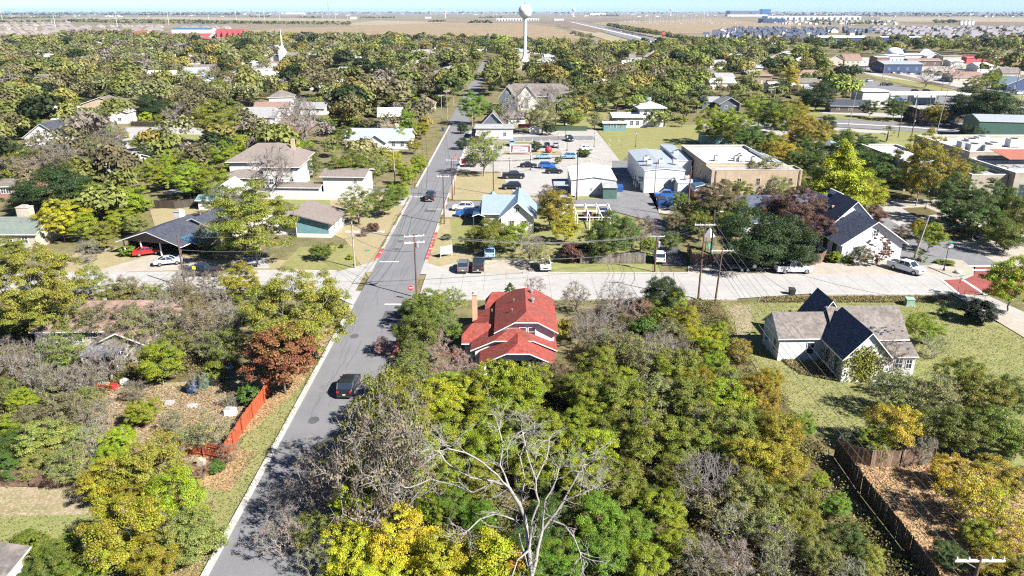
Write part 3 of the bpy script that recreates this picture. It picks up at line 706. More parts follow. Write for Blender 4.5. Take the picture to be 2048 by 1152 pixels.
def wall_part(root, x0, x1, y0, y1, h, axis, rise, mat, clip=0.0, z0=0.0, name="wall"):
    mb = MB(); mb.poly([(x0, y0, z0), (x1, y0, z0), (x1, y0, h), (x0, y0, h)]) if axis == 'x' else None
    if axis == 'x':
        mb.poly([(x1, y1, z0), (x0, y1, z0), (x0, y1, h), (x1, y1, h)]); ym = (y0 + y1) / 2
        for x, s in ((x0, 1), (x1, 0)):
            pts = [(x, y0, z0), (x, y1, z0), (x, y1, h)]
            if clip < 1 and rise > 0:
                f = 1 - clip
                pts += [(x, y1 + (ym - y1) * f, h + rise * f - .05)] + ([(x, y0 + (ym - y0) * f, h + rise * f - .05)] if clip > 0 else [])
            pts += [(x, y0, h)]
            mb.poly(pts[::-1] if s else pts)
    else:
        mb.poly([(x0, y1, z0), (x0, y0, z0), (x0, y0, h), (x0, y1, h)]); mb.poly([(x1, y0, z0), (x1, y1, z0), (x1, y1, h), (x1, y0, h)]); xm = (x0 + x1) / 2
        for y, s in ((y0, 0), (y1, 1)):
            pts = [(x0, y, z0), (x1, y, z0), (x1, y, h)]
            if clip < 1 and rise > 0:
                f = 1 - clip
                pts += [(x1 + (xm - x1) * f, y, h + rise * f - .05)] + ([(x0 + (xm - x0) * f, y, h + rise * f - .05)] if clip > 0 else [])
            pts += [(x0, y, h)]
            mb.poly(pts[::-1] if s else pts)
    return mb.build(name, mat, root)

def win(root, face, u, z, w, h, plane, frame=None, name="window", lights=2, pane=None):
    """window with frame and pane on a wall; face: S N W E; u = centre along the wall; plane = wall coordinate"""
    fr = MB(); pn = MB(); t = .09; d = .07
    def B(mb, u0, u1, z0, z1, o0, o1):
        if face == 'S': mb.box(u0, u1, plane - o1, plane - o0, z0, z1)
        elif face == 'N': mb.box(u0, u1, plane + o0, plane + o1, z0, z1)
        elif face == 'W': mb.box(plane - o1, plane - o0, u0, u1, z0, z1)
        else: mb.box(plane + o0, plane + o1, u0, u1, z0, z1)
    a, b, c, e = u - w / 2, u + w / 2, z, z + h
    B(fr, a - t, b + t, c - t, c, -.02, d); B(fr, a - t, b + t, e, e + t, -.02, d); B(fr, a - t, a, c, e, -.02, d); B(fr, b, b + t, c, e, -.02, d)
    if lights > 1 and w > .5:
        for k in range(1, lights): B(fr, a + w * k / lights - .03, a + w * k / lights + .03, c, e, -.01, .05)
    B(fr, a, b, (c + e) / 2 - .025, (c + e) / 2 + .025, .0, .045)
    B(pn, a, b, c, e, -.03, .02)
    f = fr.build(name, frame or TRIM, root); pn.build("pane", pane or GLASS, f); return f
def door(root, face, u, w, h, plane, mat=None, z=0.0, name="door"):
    mb = MB(); hb = MB()
    def B(mb, u0, u1, z0, z1, o0, o1):
        if face == 'S': mb.box(u0, u1, plane - o1, plane - o0, z0, z1)
        elif face == 'N': mb.box(u0, u1, plane + o0, plane + o1, z0, z1)
        elif face == 'W': mb.box(plane - o1, plane - o0, u0, u1, z0, z1)
        else: mb.box(plane + o0, plane + o1, u0, u1, z0, z1)
    B(mb, u - w / 2, u + w / 2, z, z + h, -.02, .06); o = mb.build(name, mat or DOORM, root)
    B(hb, u + w * .35, u + w * .42, z + h * .45, z + h * .5, .06, .12); hb.build("handle", METAL, o); return o
def chimney(root, x, y, w, d, z0, z1, mat, cap=True):
    mb = MB(); mb.box(x - w / 2, x + w / 2, y - d / 2, y + d / 2, z0, z1); o = mb.build("chimney", mat, root)
    if cap:
        c = MB(); c.box(x - w / 2 - .07, x + w / 2 + .07, y - d / 2 - .07, y + d / 2 + .07, z1, z1 + .12); c.box(x - w / 4, x + w / 4, y - d / 4, y + d / 4, z1 + .12, z1 + .4); c.build("chimney_cap", paint("chim_cap", (.4, .37, .34), .9), o)
    return o
def vent(root, x, y, z, r=.16, h=.5):
    mb = MB(); mb.lathe([(r * .7, 0), (r * .7, h * .6), (r * 1.3, h * .62), (r * 1.2, h)], 8, (x, y, z)); return mb.build("roof_vent", METAL, root)
def gutter(root, x0, x1, y0, y1, z, side):
    pass
def wing(root, x0, x1, y0, y1, h, axis, rise, wm, rm, oh=.5, clip=0.0, z0=0.0, wclip=None, **k):
    wall_part(root, x0, x1, y0, y1, h, axis, rise, wm, wclip if wclip is not None else clip, z0)
    return roof_part(root, x0, x1, y0, y1, h, axis, rise, rm, oh, clip, **k)
def wins_row(root, face, u0, u1, n, z, w, h, plane, **k):
    for i in range(n): win(root, face, u0 + (u1 - u0) * (i + .5) / n, z, w, h, plane, **k)
def simple_house(name, label, px0, px1, pyb, depth, h, rise, axis, wm, rm, clip=0.0, rot=0, group=None, chim=None, nwin=3, oh=.5, cat="house", doorx=None):
    """px0..px1 front wall seen at ground row pyb of the photograph"""
    xa, ya = G(px0, pyb); xb, _ = G(px1, pyb); w = xb - xa
    root = thing(name, label, cat, ((xa + xb) / 2, ya, 0), R_(rot), group)
    wing(root, -w / 2, w / 2, 0, depth, h, axis, rise, wm, rm, oh, clip)
    hh = min(1.3, h * .4); zz = h * .38
    if nwin:
        wins_row(root, 'S', -w / 2 + .6, w / 2 - .6, nwin, zz, 1.0, hh, 0)
        wins_row(root, 'E', 1, depth - 1, max(1, nwin - 1), zz, .9, hh, w / 2); wins_row(root, 'W', 1, depth - 1, max(1, nwin - 1), zz, .9, hh, -w / 2)
    if doorx is not None: door(root, 'S', doorx * w / 2, .95, 2.05, 0)
    if chim: chimney(root, chim[0] * w / 2, depth * chim[1], .8, .8, h, h + rise + .9, chim[2] if len(chim) > 2 else BRICKC)
    return root
def hvac(root, x, y, z, w=1.6, d=1.3, h=1.1):
    mb = MB(); mb.box(x - w / 2, x + w / 2, y - d / 2, y + d / 2, z + .15, z + h); mb.box(x - w / 2 + .1, x - w / 2 + .25, y - d / 2, y + d / 2, z, z + .15); mb.box(x + w / 2 - .25, x + w / 2 - .1, y - d / 2, y + d / 2, z, z + .15)
    o = mb.build("air_unit", UNIT, root); f = MB(); f.lathe([(w * .3, 0), (w * .3, .12), (w * .22, .13)], 12, (x, y, z + h)); f.build("fan", DARKM, o); return o
def flat_block(root, x0, x1, y0, y1, h, wm, rm, par=.7, pt=.3, cap=None, z0=0):
    """flat-roofed block with parapet"""
    mb = MB()
    mb.poly([(x0, y0, z0), (x1, y0, z0), (x1, y0, h), (x0, y0, h)]); mb.poly([(x1, y0, z0), (x1, y1, z0), (x1, y1, h), (x1, y0, h)])
    mb.poly([(x1, y1, z0), (x0, y1, z0), (x0, y1, h), (x1, y1, h)]); mb.poly([(x0, y1, z0), (x0, y0, z0), (x0, y0, h), (x0, y1, h)])
    a, b, c, d = x0 + pt, x1 - pt, y0 + pt, y1 - pt; zr = h - par
    mb.poly([(a, c, h), (b, c, h), (b, c, zr), (a, c, zr)]); mb.poly([(b, c, h), (b, d, h), (b, d, zr), (b, c, zr)]); mb.poly([(b, d, h), (a, d, h), (a, d, zr), (b, d, zr)]); mb.poly([(a, d, h), (a, c, h), (a, c, zr), (a, d, zr)])
    mb.build("wall", wm, root)
    cp = MB(); o = .04
    cp.box(x0 - o, x1 + o, y0 - o, c, h + .001, h + .08); cp.box(x0 - o, x1 + o, d, y1 + o, h + .001, h + .08); cp.box(x0 - o, a, c + .002, d - .002, h + .001, h + .08); cp.box(b, x1 + o, c + .002, d - .002, h + .001, h + .08)
    cp.build("coping", cap or TRIM, root)
    rf = MB(); rf.box(a, b, c, d, zr - .2, zr + .02); return rf.build("roof", rm, root)

# ---- red-roofed bungalow, front gable towards the camera
def red_house():
    xa, yf = G(935, 752); xb, _ = G(1105, 752)
    cx = (xa + xb) / 2
    r = thing("bungalow", "bungalow with a bright red shingle roof, clipped gables and white siding among bare trees", "house", (.3, 80.0, 0)); r.scale = (.77, .86, .95)
    # local frame: x across, y away
    # wide low roof over the body
    wing(r, -6.2, 6.0, 3.0, 17.5, 3.1, 'y', 2.2, W_WHITE, R_RED, oh=.7, clip=.45)
    # upper storey, ridge away from camera
    wing(r, -2.6, 6.3, 4.6, 16.6, 4.9, 'y', 2.0, W_WHITE, R_RED, oh=.65, clip=.35, z0=3.2)
    # west side bay with hipped roof
    wing(r, -8.0, -3.2, 5.6, 10.0, 3.0, 'x', 1.5, W_WHITE, R_RED, oh=.5, clip=.6)
    # rear cross roof
    wing(r, -4.6, 3.6, 15.6, 19.4, 3.2, 'x', 2.4, W_WHITE, R_RED, oh=.5, clip=.5)
    # front porch roof, lower
    roof_part(r, -4.8, 5.8, -1.0, 5.4, 2.75, 'y', 2.0, R_RED, oh=.6, clip=.3)
    pw = MB(); pw.poly([(-4.8, -.6, 2.7), (5.8, -.6, 2.7), (1.9, -.6, 4.1), (-.9, -.6, 4.1)]); pw.build("gable_board", W_WHITE, r)
    for x in (-4.5, -1.2, 2.3, 5.5):
        m = MB(); m.box(x - .16, x + .16, -.75, -.43, 0, 2.7); m.box(x - .26, x + .26, -.85, -.33, 0, .9); m.build("porch_post", TRIM, r)
    m = MB(); m.box(-4.8, 5.8, -.9, 3.0, 0, .35); m.build("porch_floor", KERB, r)
    win(r, 'S', 1.3, 3.95, 1.0, 1.15, 4.6, lights=1, pane=paint("curtain_red", (.18, .05, .06), .4)); win(r, 'S', 2.75, 3.95, 1.0, 1.15, 4.6, lights=1)
    win(r, 'S', -3.6, 1.0, 1.5, 1.3, 3.0); win(r, 'S', 3.8, 1.0, 1.5, 1.3, 3.0); door(r, 'S', .4, .95, 2.1, 3.0, z=.35)
    wins_row(r, 'W', 4, 16, 3, 1.1, 1.0, 1.3, -6.2); wins_row(r, 'E', 4, 16, 4, 1.1, 1.0, 1.3, 6.0)
    chimney(r, -6.75, 13.6, .8, .95, 0, 6.6, BRICKC)
    for x, y, z in ((2.9, 14.6, 6.3), (3.0, 10.8, 6.35)): vent(r, x, y, z, .3, .7)
    for x, y, z in ((-.1, 12.2, 6.0), (-.4, 8.6, 5.9), (-4.4, 8.0, 4.1), (-6.6, 8.2, 3.9), (-3.8, 12.5, 4.4)): vent(r, x, y, z, .1, .4)
    return r
red_house()
# ---- abandoned white cross-gable house
def derelict():
    r = thing("abandoned_house", "abandoned white cross-gable house with peeling boards and weathered grey roof, vines on its front gable", "house", (41.8, 81.0, 0), R_(1.5)); r.scale = (.9, .92, .95)
    # main ridge along x
    wing(r, -9.6, -2.0, 4.2, 10.2, 3.6, 'x', 2.2, W_SHABBY, R_WEATH, oh=.35)
    wing(r, -2.0, 7.6, 3.6, 11.2, 3.6, 'x', 2.9, W_SHABBY, R_WEATH, oh=.35)
    wing(r, -3.6, 2.4, -2.2, 6.0, 3.6, 'y', 3.2, W_SHABBY, R_NAVY, oh=.35)      # front gable wing, its roof shade painted in as navy colour
    wing(r, -4.2, 1.2, 7.5, 12.2, 3.6, 'y', 3.7, W_SHABBY, R_NAVY, oh=.3)         # rear gable peak, navy again standing for a roof in shade
    wing(r, 2.6, 6.8, -.6, 3.5, 2.9, 'x', .9, W_SHABBY, R_WEATH, oh=.25)           # lean-to side
    win(r, 'S', -5.2, 1.1, .9, 1.5, 4.2, frame=W_SHABBY, lights=1); win(r, 'W', 5.6, 1.1, .8, 1.6, -9.6, frame=W_SHABBY); win(r, 'W', 8.6, 1.1, .8, 1.6, -9.6, frame=W_SHABBY)
    win(r, 'W', -.4, 1.1, .8, 1.6, -3.6, frame=W_SHABBY); win(r, 'W', 2.3, .9, .8, 1.7, -3.6, frame=W_SHABBY)
    door(r, 'S', -.3, 1.0, 2.2, -2.2); door(r, 'S', 1.1, .8, 2.0, -2.2, DOORW); win(r, 'S', 4.6, 1.1, .9, 1.3, -.6, frame=W_SHABBY); win(r, 'S', 6.0, 1.1, .7, 1.3, -.6, frame=W_SHABBY)
    # ladder like white screen frame by the door
    m = MB(); m.box(1.55, 1.63, -2.6, -2.52, 0, 2.4); m.box(2.15, 2.23, -2.6, -2.52, 0, 2.4)
    for k in range(4): m.box(1.63, 2.15, -2.59, -2.53, .3 + k * .65, .38 + k * .65)
    m.build("screen_frame", TRIM, r)
    m = MB()
    for k in range(26):
        x = 2.6 + random.random() * 5.6; y = 3.7 + random.random() * 1.0; z = 3.75 + (y - 3.6) * .76; m.box(x, x + random.uniform(.1, .45), y, y + random.uniform(.05, .2), z, z + .05)
    m.build("loose_shingle", R_NAVY, r)["kind"] = "stuff"
    # vines on the front gable
    rng = np.random.default_rng(4); n = 1500
    c = np.stack([rng.normal(-.9, 1.2, n).clip(-3.6, 2.4), np.full(n, -2.32) + rng.uniform(-.25, .1, n), rng.beta(2, 2, n) * 5.2], 1)
    c = c[c[:, 2] < 3.6 + (3.0 - np.abs(c[:, 0] + .6)) * 1.0]; n = len(c)
    me = quads_mesh("vine", leaf_quads(c, .26, np.array([0, -1.0, .4]), rng), LEAF, rng.uniform(0, 1, (n, 3))); o = bpy.data.objects.new("vine", me); COL.objects.link(o); o.parent = r; o.color = (.24, .25, .03, 1)
    n = 500; c = np.stack([np.full(n, -3.7) + rng.uniform(-.2, 0, n), rng.uniform(-2.2, 3.8, n), rng.uniform(0, 3.4, n) ** .9], 1)
    me = quads_mesh("vine", leaf_quads(c, .22, np.array([-1.0, 0, .4]), rng), LEAF, rng.uniform(0, 1, (n, 3))); o = bpy.data.objects.new("vine", me); COL.objects.link(o); o.parent = r; o.color = (.10, .12, .04, 1)
    return r
derelict()
# ---- corner shed, bottom edge
r = thing("garden_house", "white walled outbuilding with pale grey shingle roof beside the shaded lawn", "house", (-37.1, 41.0, 0), R_(3))
wing(r, -9, 0, -3, 5.4, 2.7, 'y', 1.0, W_STUCCO, R_WEATH, oh=.6); win(r, 'E', 1, 1.0, .9, 1.0, 0)
# ---- low house behind the thicket, left
r = thing("ranch_house", "low cream house with rosy shingle roof half hidden behind leafless trees", "house", (-53, 88.5, 0), R_(2))
wing(r, -8, 7.5, 0, 9, 2.9, 'x', 2.0, W_CREAM, R_PINK, oh=.6, clip=.9); wing(r, 1.5, 7.5, -4.5, 2, 2.8, 'y', 1.4, W_CREAM, R_PINK, oh=.5)
wins_row(r, 'S', -7, 1, 3, 1.0, 1.2, 1.1, 0); win(r, 'S', 4.5, 1.0, 1.4, 1.1, -4.5); vent(r, -1.5, 5.5, 4.3, .22, .5)
m = MB(); m.hexa([(1.0, -7.3, 2.2), (5.4, -7.3, 2.2), (5.4, -4.9, 2.6), (1.0, -4.9, 2.6), (1.0, -7.3, 2.3), (5.4, -7.3, 2.3), (5.4, -4.9, 2.7), (1.0, -4.9, 2.7)]); m.build("porch_roof", paint("tarp", (.25, .27, .3), .5, var=.4, scale=4), r)
for x in (1.2, 5.2):
    m = MB(); m.box(x - .06, x + .06, -7.2, -7.08, 0, 2.2); m.build("porch_post", TRIM, r)
# ---- carport house
def carport_house():
    r = thing("carport_house", "long dark grey roofed house with an open carport and pale square chimney", "house", (-63.5, 131.5, 0), R_(-14))
    wing(r, -2, 8, 5, 24, 2.9, 'y', 2.0, W_CREAM, R_GREYD, oh=.6)
    roof_part(r, -5.5, 6.8, -4.5, 6.6, 2.7, 'y', 2.1, R_GREYD, oh=.6)
    m = MB(); m.poly([(-5.5, -4.3, 2.6), (6.8, -4.3, 2.6), (.65, -4.3, 4.6)]); m.build("gable_board", W_BROWN, r)
    for x in (-5.2, -1.6, 2.4, 6.4):
        m = MB(); m.box(x - .1, x + .1, -4.2, -4.0, 0, 2.7); m.build("carport_post", TRIM, r)
    m = MB(); m.box(-5.2, -5.0, -3, 4.9, 0, 2.6); m.build("side_wall", W_BROWN, r)
    m = MB(); m.box(-4.2, -1.4, 4.6, 4.9, 0, 2.5); m.build("storage_wall", W_CREAM, r)
    chimney(r, -2.7, 8.5, 1.3, 1.6, 0, 4.9, W_STUCCO)
    for y in (9, 12, 15, 19): vent(r, 1.6, y, 4.3, .14, .4)
    m = MB(); m.hexa([(5.4, -2.5, 3.2), (8.6, -2.5, 2.2), (8.6, 6.5, 2.2), (5.4, 6.5, 3.2), (5.4, -2.5, 3.28), (8.6, -2.5, 2.28), (8.6, 6.5, 2.28), (5.4, 6.5, 3.28)]); m.build("lean_to_roof", R_METALD, r)
    wins_row(r, 'W', 10, 22, 3, 1.0, 1.1, 1.1, -2); door(r, 'S', 1.2, .95, 2.05, 5)
carport_house()
r = simple_house("stone_chimney_house", "grey-green roofed house with a fat stone chimney at the photo's edge", -60, 76, 498, 10, 3.1, 1.7, 'x', W_CREAM, R_GREEN, clip=0, nwin=4)
chimney(r, 1.5, 6.0, 2.4, 1.6, 3, 6.4, STONEC); vent(r, 3.6, 3.4, 3.9, .14, .6)
# ---- small taupe-roofed house with teal gable end
r = thing("corner_house", "small white house with taupe roof and a teal panelled front beside the street", "house", (-36.4, 139, 0), R_(-4))
wall_part(r, -5.2, 1.6, 0, 9.5, 2.9, 'y', 0, W_STUCCO)
m = MB(); m.poly([(-5.2, 0, 2.9), (1.6, 0, 2.9), (1.6, 0, 3.0), (-5.2, 0, 4.7)]); m.poly([(-5.2, 9.5, 2.9), (-5.2, 0, 2.9), (-5.2, 0, 4.7), (-5.2, 9.5, 4.7)]); m.build("wall", W_TEAL, r)
m = MB(); m.box(-4.9, 1.2, -.05, 0.0, .9, 2.95); m.build("front_panel", W_TEAL, r)
m = MB(); m.hexa([(-5.9, -.8, 4.75), (2.3, -.8, 2.75), (2.3, 10.2, 2.75), (-5.9, 10.2, 4.75), (-5.9, -.8, 4.95), (2.3, -.8, 2.95), (2.3, 10.2, 2.95), (-5.9, 10.2, 4.95)]); m.build("roof", R_TAUPE, r)
wing(r, -11.5, -5.2, 1.5, 9.0, 2.8, 'y', 1.3, W_STUCCO, R_TAUPE, oh=.5); wins_row(r, 'E', 1, 9, 3, 1.0, 1.0, 1.2, 1.6)
# ---- garage and its low wall wing
r = thing("garage_building", "tall white garage with flat-pitched taupe roof beside the big hip-roofed house", "garage", (-39.2, 172, 0), R_(-3))
wing(r, -4.8, 4.8, 0, 8.5, 5.2, 'x', .9, W_STUCCO, R_TAUPE, oh=.6); win(r, 'S', 2.8, 3.6, .8, .7, 0, lights=1)
wing(r, -16, -5.4, -1.5, 3.5, 2.8, 'x', .5, W_STUCCO, R_TAUPE, oh=.4)
m = MB(); m.box(-20, 4.5, -2.4, -2.15, 0, 1.9); m.build("garden_wall", W_STUCCO, r)
# ---- large hip roofed house
r = thing("hip_roofed_house", "large two-storey white house with brown-grey hipped roofs behind a bare spreading tree", "house", (-62, 184, 0), R_(2))
wing(r, -9, 9, 4, 16, 6.0, 'x', 3.2, W_WHITE, R_TAUPE, oh=.8, clip=1); wing(r, 1, 9.5, -2, 8, 5.8, 'y', 2.8, W_WHITE, R_TAUPE, oh=.7, clip=1); wing(r, -9, 0, -2.5, 4, 3.0, 'x', 1.2, W_WHITE, R_TAUPE, oh=.6, clip=1)
wins_row(r, 'E', -1, 7, 3, 3.9, .9, 1.3, 9.5); wins_row(r, 'S', 1.6, 9, 3, 3.9, .9, 1.3, -2); wins_row(r, 'S', 1.6, 9, 3, 1.0, .9, 1.3, -2); chimney(r, 6, 9.5, .9, .9, 6, 9.9, BRICKC)
for k in range(4):
    m = MB(); x = 10.0; y = -1.5 + k * 2.6; m.lathe([(.2, 0), (.17, 2.8)], 10, (x, y, 0)); m.build("column", TRIM, r)
# ---- white metal roofed house by the street
r = thing("metal_roofed_house", "white-blue metal roofed house behind the roadside trees", "house", (-42.2, 238, 0), R_(-3))
wing(r, -10.5, 9.5, 0, 12, 3.1, 'x', 2.6, W_WHITE, R_METAL, oh=.6); wing(r, -3, 3, -4, 5, 3.1, 'y', 2.0, W_WHITE, R_METAL, oh=.5); win(r, 'S', 0, 1.0, 1.2, 1.3, -4); wins_row(r, 'S', 3.4, 9, 2, 1.0, 1.0, 1.3, 0); chimney(r, 5, 7, .9, .9, 4, 6.6, W_STUCCO)
# ---- other houses of the left side, walls and roofs seen through the trees
simple_house("gabled_house", "pale hip-roofed house with a front gable before the red-brown fence", 478, 552, 250, 10, 3.2, 3.0, 'x', W_WHITE, shingle_mat("roof_pale_grey", (.27, .27, .275), .2, .2), clip=.4, nwin=3)
r = simple_house("dark_roofed_house", "white house with dark navy roof and a two-window gable facing the camera", 52, 128, 292, 13, 3.0, 4.2, 'y', W_WHITE, R_GREYD, nwin=2, oh=.5)
win(r, 'S', -1.2, 3.7, 1.1, 1.4, 0); win(r, 'S', 1.0, 3.7, 1.1, 1.4, 0)
simple_house("white_roofed_house", "house with a brilliant white metal roof among trees behind the yellow tree", 196, 268, 352, 12, 3.0, 1.6, 'x', W_WHITE, R_WHITE, rot=8, nwin=3)
simple_house("metal_shed", "white metal roofed shed beside the dark live oak", 42, 96, 378, 8, 2.6, .9, 'x', W_BRICKR, R_WHITE, rot=-6, nwin=0, cat="shed")
simple_house("edge_cottage", "white cottage with grey gable roof standing alone above the thicket", 4, 48, 210, 9, 3.6, 2.6, 'y', W_WHITE, shingle_mat("roof_pale_grey", (.27, .27, .275), .2, .2), rot=-12, nwin=2)
simple_house("back_shed", "small white gabled shed behind the large olive tree", 425, 480, 412, 7, 2.8, 2.4, 'y', W_STUCCO, R_WHITE, nwin=0, cat="shed")
simple_house("teal_shed", "little blue-roofed shed beside the carport house", 398, 432, 420, 4, 2.4, .6, 'x', W_STUCCO, R_TEAL, nwin=0, cat="shed")
simple_house("roadside_cottage", "white cottage with pink-brown roof near the line of utility poles", 833, 868, 222, 9, 3.0, 2.0, 'y', W_WHITE, R_PINK, nwin=2)
# ---- blue-white metal roofed cottage on the right of the street
r = thing("metal_roofed_cottage", "white cottage under angular pale blue metal roofs with a blue-grey porch", "house", (-.2, 146.5, 0), R_(-2))
wing(r, -5.4, 3.2, 0, 9.5, 3.2, 'x', 2.4, W_WHITE, R_METALB, oh=.6); wing(r, -1.8, 4.6, -3.5, 9, 3.2, 'y', 2.9, W_WHITE, R_METALB, oh=.6)
wing(r, -6.4, -2.2, 6, 11, 3.0, 'y', 1.9, W_WHITE, R_METALB, oh=.5); roof_part(r, -7.6, -5.4, -.5, 5, 2.5, 'y', .4, R_METALD, oh=.2)
wins_row(r, 'S', -.9, 3.8, 2, 1.0, .9, 1.3, -3.5); wins_row(r, 'W', 1, 8, 2, 1.0, .9, 1.2, -5.4); win(r, 'S', 1.4, 4.1, .7, .8, -3.5)
for k in range(3):
    m = MB(); m.box(-7.6, -7.45, -.4 + k * 2.6, -.25 + k * 2.6, 0, 2.5); m.build("porch_post", W_BLUE, r)
# ---- small white commercial building
def lot_shop():
    xa, ya = G(1142, 384)
    r = thing("shop_building", "low white metal building at the end of the car park with a green lean-to", "building", (19.4, 173.5, 0), R_(-1)); r.scale = (.66, .95, .95)
    wing(r, -8.3, 7.6, 0, 17, 4.2, 'y', .8, W_METAL, R_WHITE, oh=.25)
    m = MB(); m.box(2.6, 7.4, -3.4, -.02, 0, 2.9); m.build("lean_to", W_METALG, r)
    m = MB(); m.hexa([(2.4, -3.7, 2.9), (7.6, -3.7, 2.9), (7.6, -.05, 3.5), (2.4, -.05, 3.5), (2.4, -3.7, 3.0), (7.6, -3.7, 3.0), (7.6, -.05, 3.6), (2.4, -.05, 3.6)]); m.build("lean_to_roof", R_MEMB, r)
    win(r, 'S', -1, 1.5, .5, .5, 0, lights=1); win(r, 'S', 1.2, 1.5, .5, .5, 0, lights=1); door(r, 'W', 4, 1, 2.1, -8.3); hvac(r, -6.4, -1.2, 0, 1.2, 1.0, 1.0); vent(r, -3, 4, 4.5, .2, .5)
    m = MB(); m.hexa([(-14.5, 0, 2.6), (-9.3, 0, 2.6), (-9.3, 3.5, 2.9), (-14.5, 3.5, 2.9), (-14.5, 0, 2.7), (-9.3, 0, 2.7), (-9.3, 3.5, 3.0), (-14.5, 3.5, 3.0)]); 
    o = m.build("awning", R_METAL, r)
    for x in (-14.3, -9.5):
        p = MB(); p.box(x - .05, x + .05, .1, .2, 0, 2.6); p.build("awning_post", DARKM, r)
lot_shop()
r = simple_house("lot_cottage", "white flat-fronted cottage with grey gable behind at the head of the car park", 952, 1026, 279, 9, 4.0, .3, 'x', W_STUCCO, R_MEMB, nwin=0)
win(r, 'S', -3.6, .9, 1.2, 1.6, 0); door(r, 'S', -6.0, 1.0, 2.1, 0, DOORW); win(r, 'S', 3.5, 1.2, 1.0, 1.2, 0)
wing(r, -5, 3.2, 10, 19, 3.6, 'y', 4.2, W_GREY, R_WEATH, oh=.6)
r = simple_house("tiny_shed", "tiny white shed with pinkish roof beside the red awning at the car park", 1059, 1078, 268, 3, 2.2, .9, 'y', W_STUCCO, R_PINK, nwin=0, cat="shed")
# ---- big grey-roofed house with many gables
r = thing("many_gabled_house", "large house with brown-grey steep gables behind bare trees", "house", (6.5, 337, 0), R_(-4))
wing(r, -10, 18, 4, 18, 6, 'x', 4.5, W_STUCCO, R_WEATH, oh=.6, clip=.5); wing(r, -12, -5, -2, 8, 6, 'y', 4.5, W_GREY, R_WEATH, oh=.5); wing(r, -4, 4, 0, 10, 6, 'y', 4.6, W_STUCCO, R_WEATH, oh=.5); wing(r, 10, 22, -1, 16, 4.5, 'x', 4.2, W_STUCCO, R_WEATH, oh=.6, clip=.3)
for x in (-8.5, 0): win(r, 'S', x, 3.6, 1.3, 1.6, -2 if x < -5 else 0); win(r, 'S', x, .9, 1.6, 1.6, -2 if x < -5 else 0)
win(r, 'S', -8.5, 7.2, .8, 1.0, -2)
# ---- white metal warehouses
def warehouses():
    r = thing("metal_warehouse", "long white metal warehouse with ribbed roof and cool blue shaded end", "building", (36.4, 176.5, 0), R_(0))
    wing(r, -4.9, 4.6, 0, 27, 5.6, 'y', .5, W_METAL, R_METAL, oh=.15); wing(r, 4.8, 8.2, 9, 33, 6.2, 'x', .3, W_METAL, R_METAL, oh=.1)
    wing(r, 2.2, 8.0, -4.5, -.2, 3.6, 'x', .3, W_METAL, R_WHITE, oh=.1)
    for x, y in ((-3, 5), (0, 6), (3.5, 6), (6, 18), (-3, 10)): hvac(r, x, y, 6.0, 1.3, 1.2, 1.1)
    for y in (3, 6, 9): hvac(r, -5.5, y, .0 if y > 3 else 2.2, .8, 1.4, 1.1)
    hvac(r, 2, -.7, 2.8, 1.2, .8, 1.0); door(r, 'W', 12, 1.0, 2.1, -4.9); hvac(r, 4.5, -3, 4.2, 1, 1, .8)
warehouses()
r = thing("link_roof_building", "lean-to with blue-grey metal roof between warehouse and brick hall, on rusty timber walls", "building", (43.4, 168, 0), R_(0)); r.scale = (.55, .8, 1)
wing(r, -2.8, 3.6, 0, 10, 3.6, 'y', .5, W_BROWN, R_METALD, oh=.3); wing(r, -4.4, -2.9, -3, 9, 3.2, 'y', .3, paint("rusty_boards", (.28, .12, .07), .9, stripes=('X', 2, .3)), R_METALD, oh=.1)
wing(r, 5, 12, -5, -.5, 2.6, 'x', .5, W_BROWN, R_WHITE, oh=.3)
def brick_hall():
    r = thing("brick_hall", "wide tan brick hall with a white flat roof, grey membrane front strip and rooftop units", "building", (54.2, 169.5, 0), R_(1)); r.scale = (.62, .95, 1)
    flat_block(r, -14.0, 13, 5.6, 32, 7.6, W_BRICKT, R_WHITE, par=.6, cap=TRIM)
    flat_block(r, -14.0, 19.5, 0, 5.55, 7.0, W_BRICKT, R_MEMB, par=.35, cap=paint("coping_tan", (.5, .42, .33), .8))
    wing(r, 13.3, 19.3, 7.1, 24, 6.4, 'y', .6, W_BRICKT, R_METAL, oh=.1)
    for x in (-9.5, -3.5, 3.5, 10, 15.5): win(r, 'S', x, 3.6, 1.2, 1.5, 0, frame=paint("lintel", (.56, .5, .42), .8))
    for x in (-7, 2, 8, 13): win(r, 'S', x, .9, 1.2, 1.3, 0)
    for y in (2, 5): win(r, 'W', y, 3.6, 1.0, 1.3, -14)
    for y in (10, 14, 18): win(r, 'W', y, 4.0, 1.0, 1.3, -14)
    m = MB(); m.lathe([(.09, 0), (.09, 6.9)], 8, (-12.4, -.15, 0)); m.build("downpipe", DARKM, r); m = MB(); m.lathe([(.09, 0), (.09, 6.9)], 8, (18.6, -.15, 0)); m.build("downpipe", DARKM, r)
    for x, y in ((-7.5, 12), (1.5, 11), (2.5, 14), (6, 10), (0, 11.5)): hvac(r, x, y, 7.05, 1.6, 1.4, 1.3)
    m = MB(); m.box(12.2, 12.9, 9, 26, 7.1, 7.6); m.build("duct", METAL, r)
brick_hall()
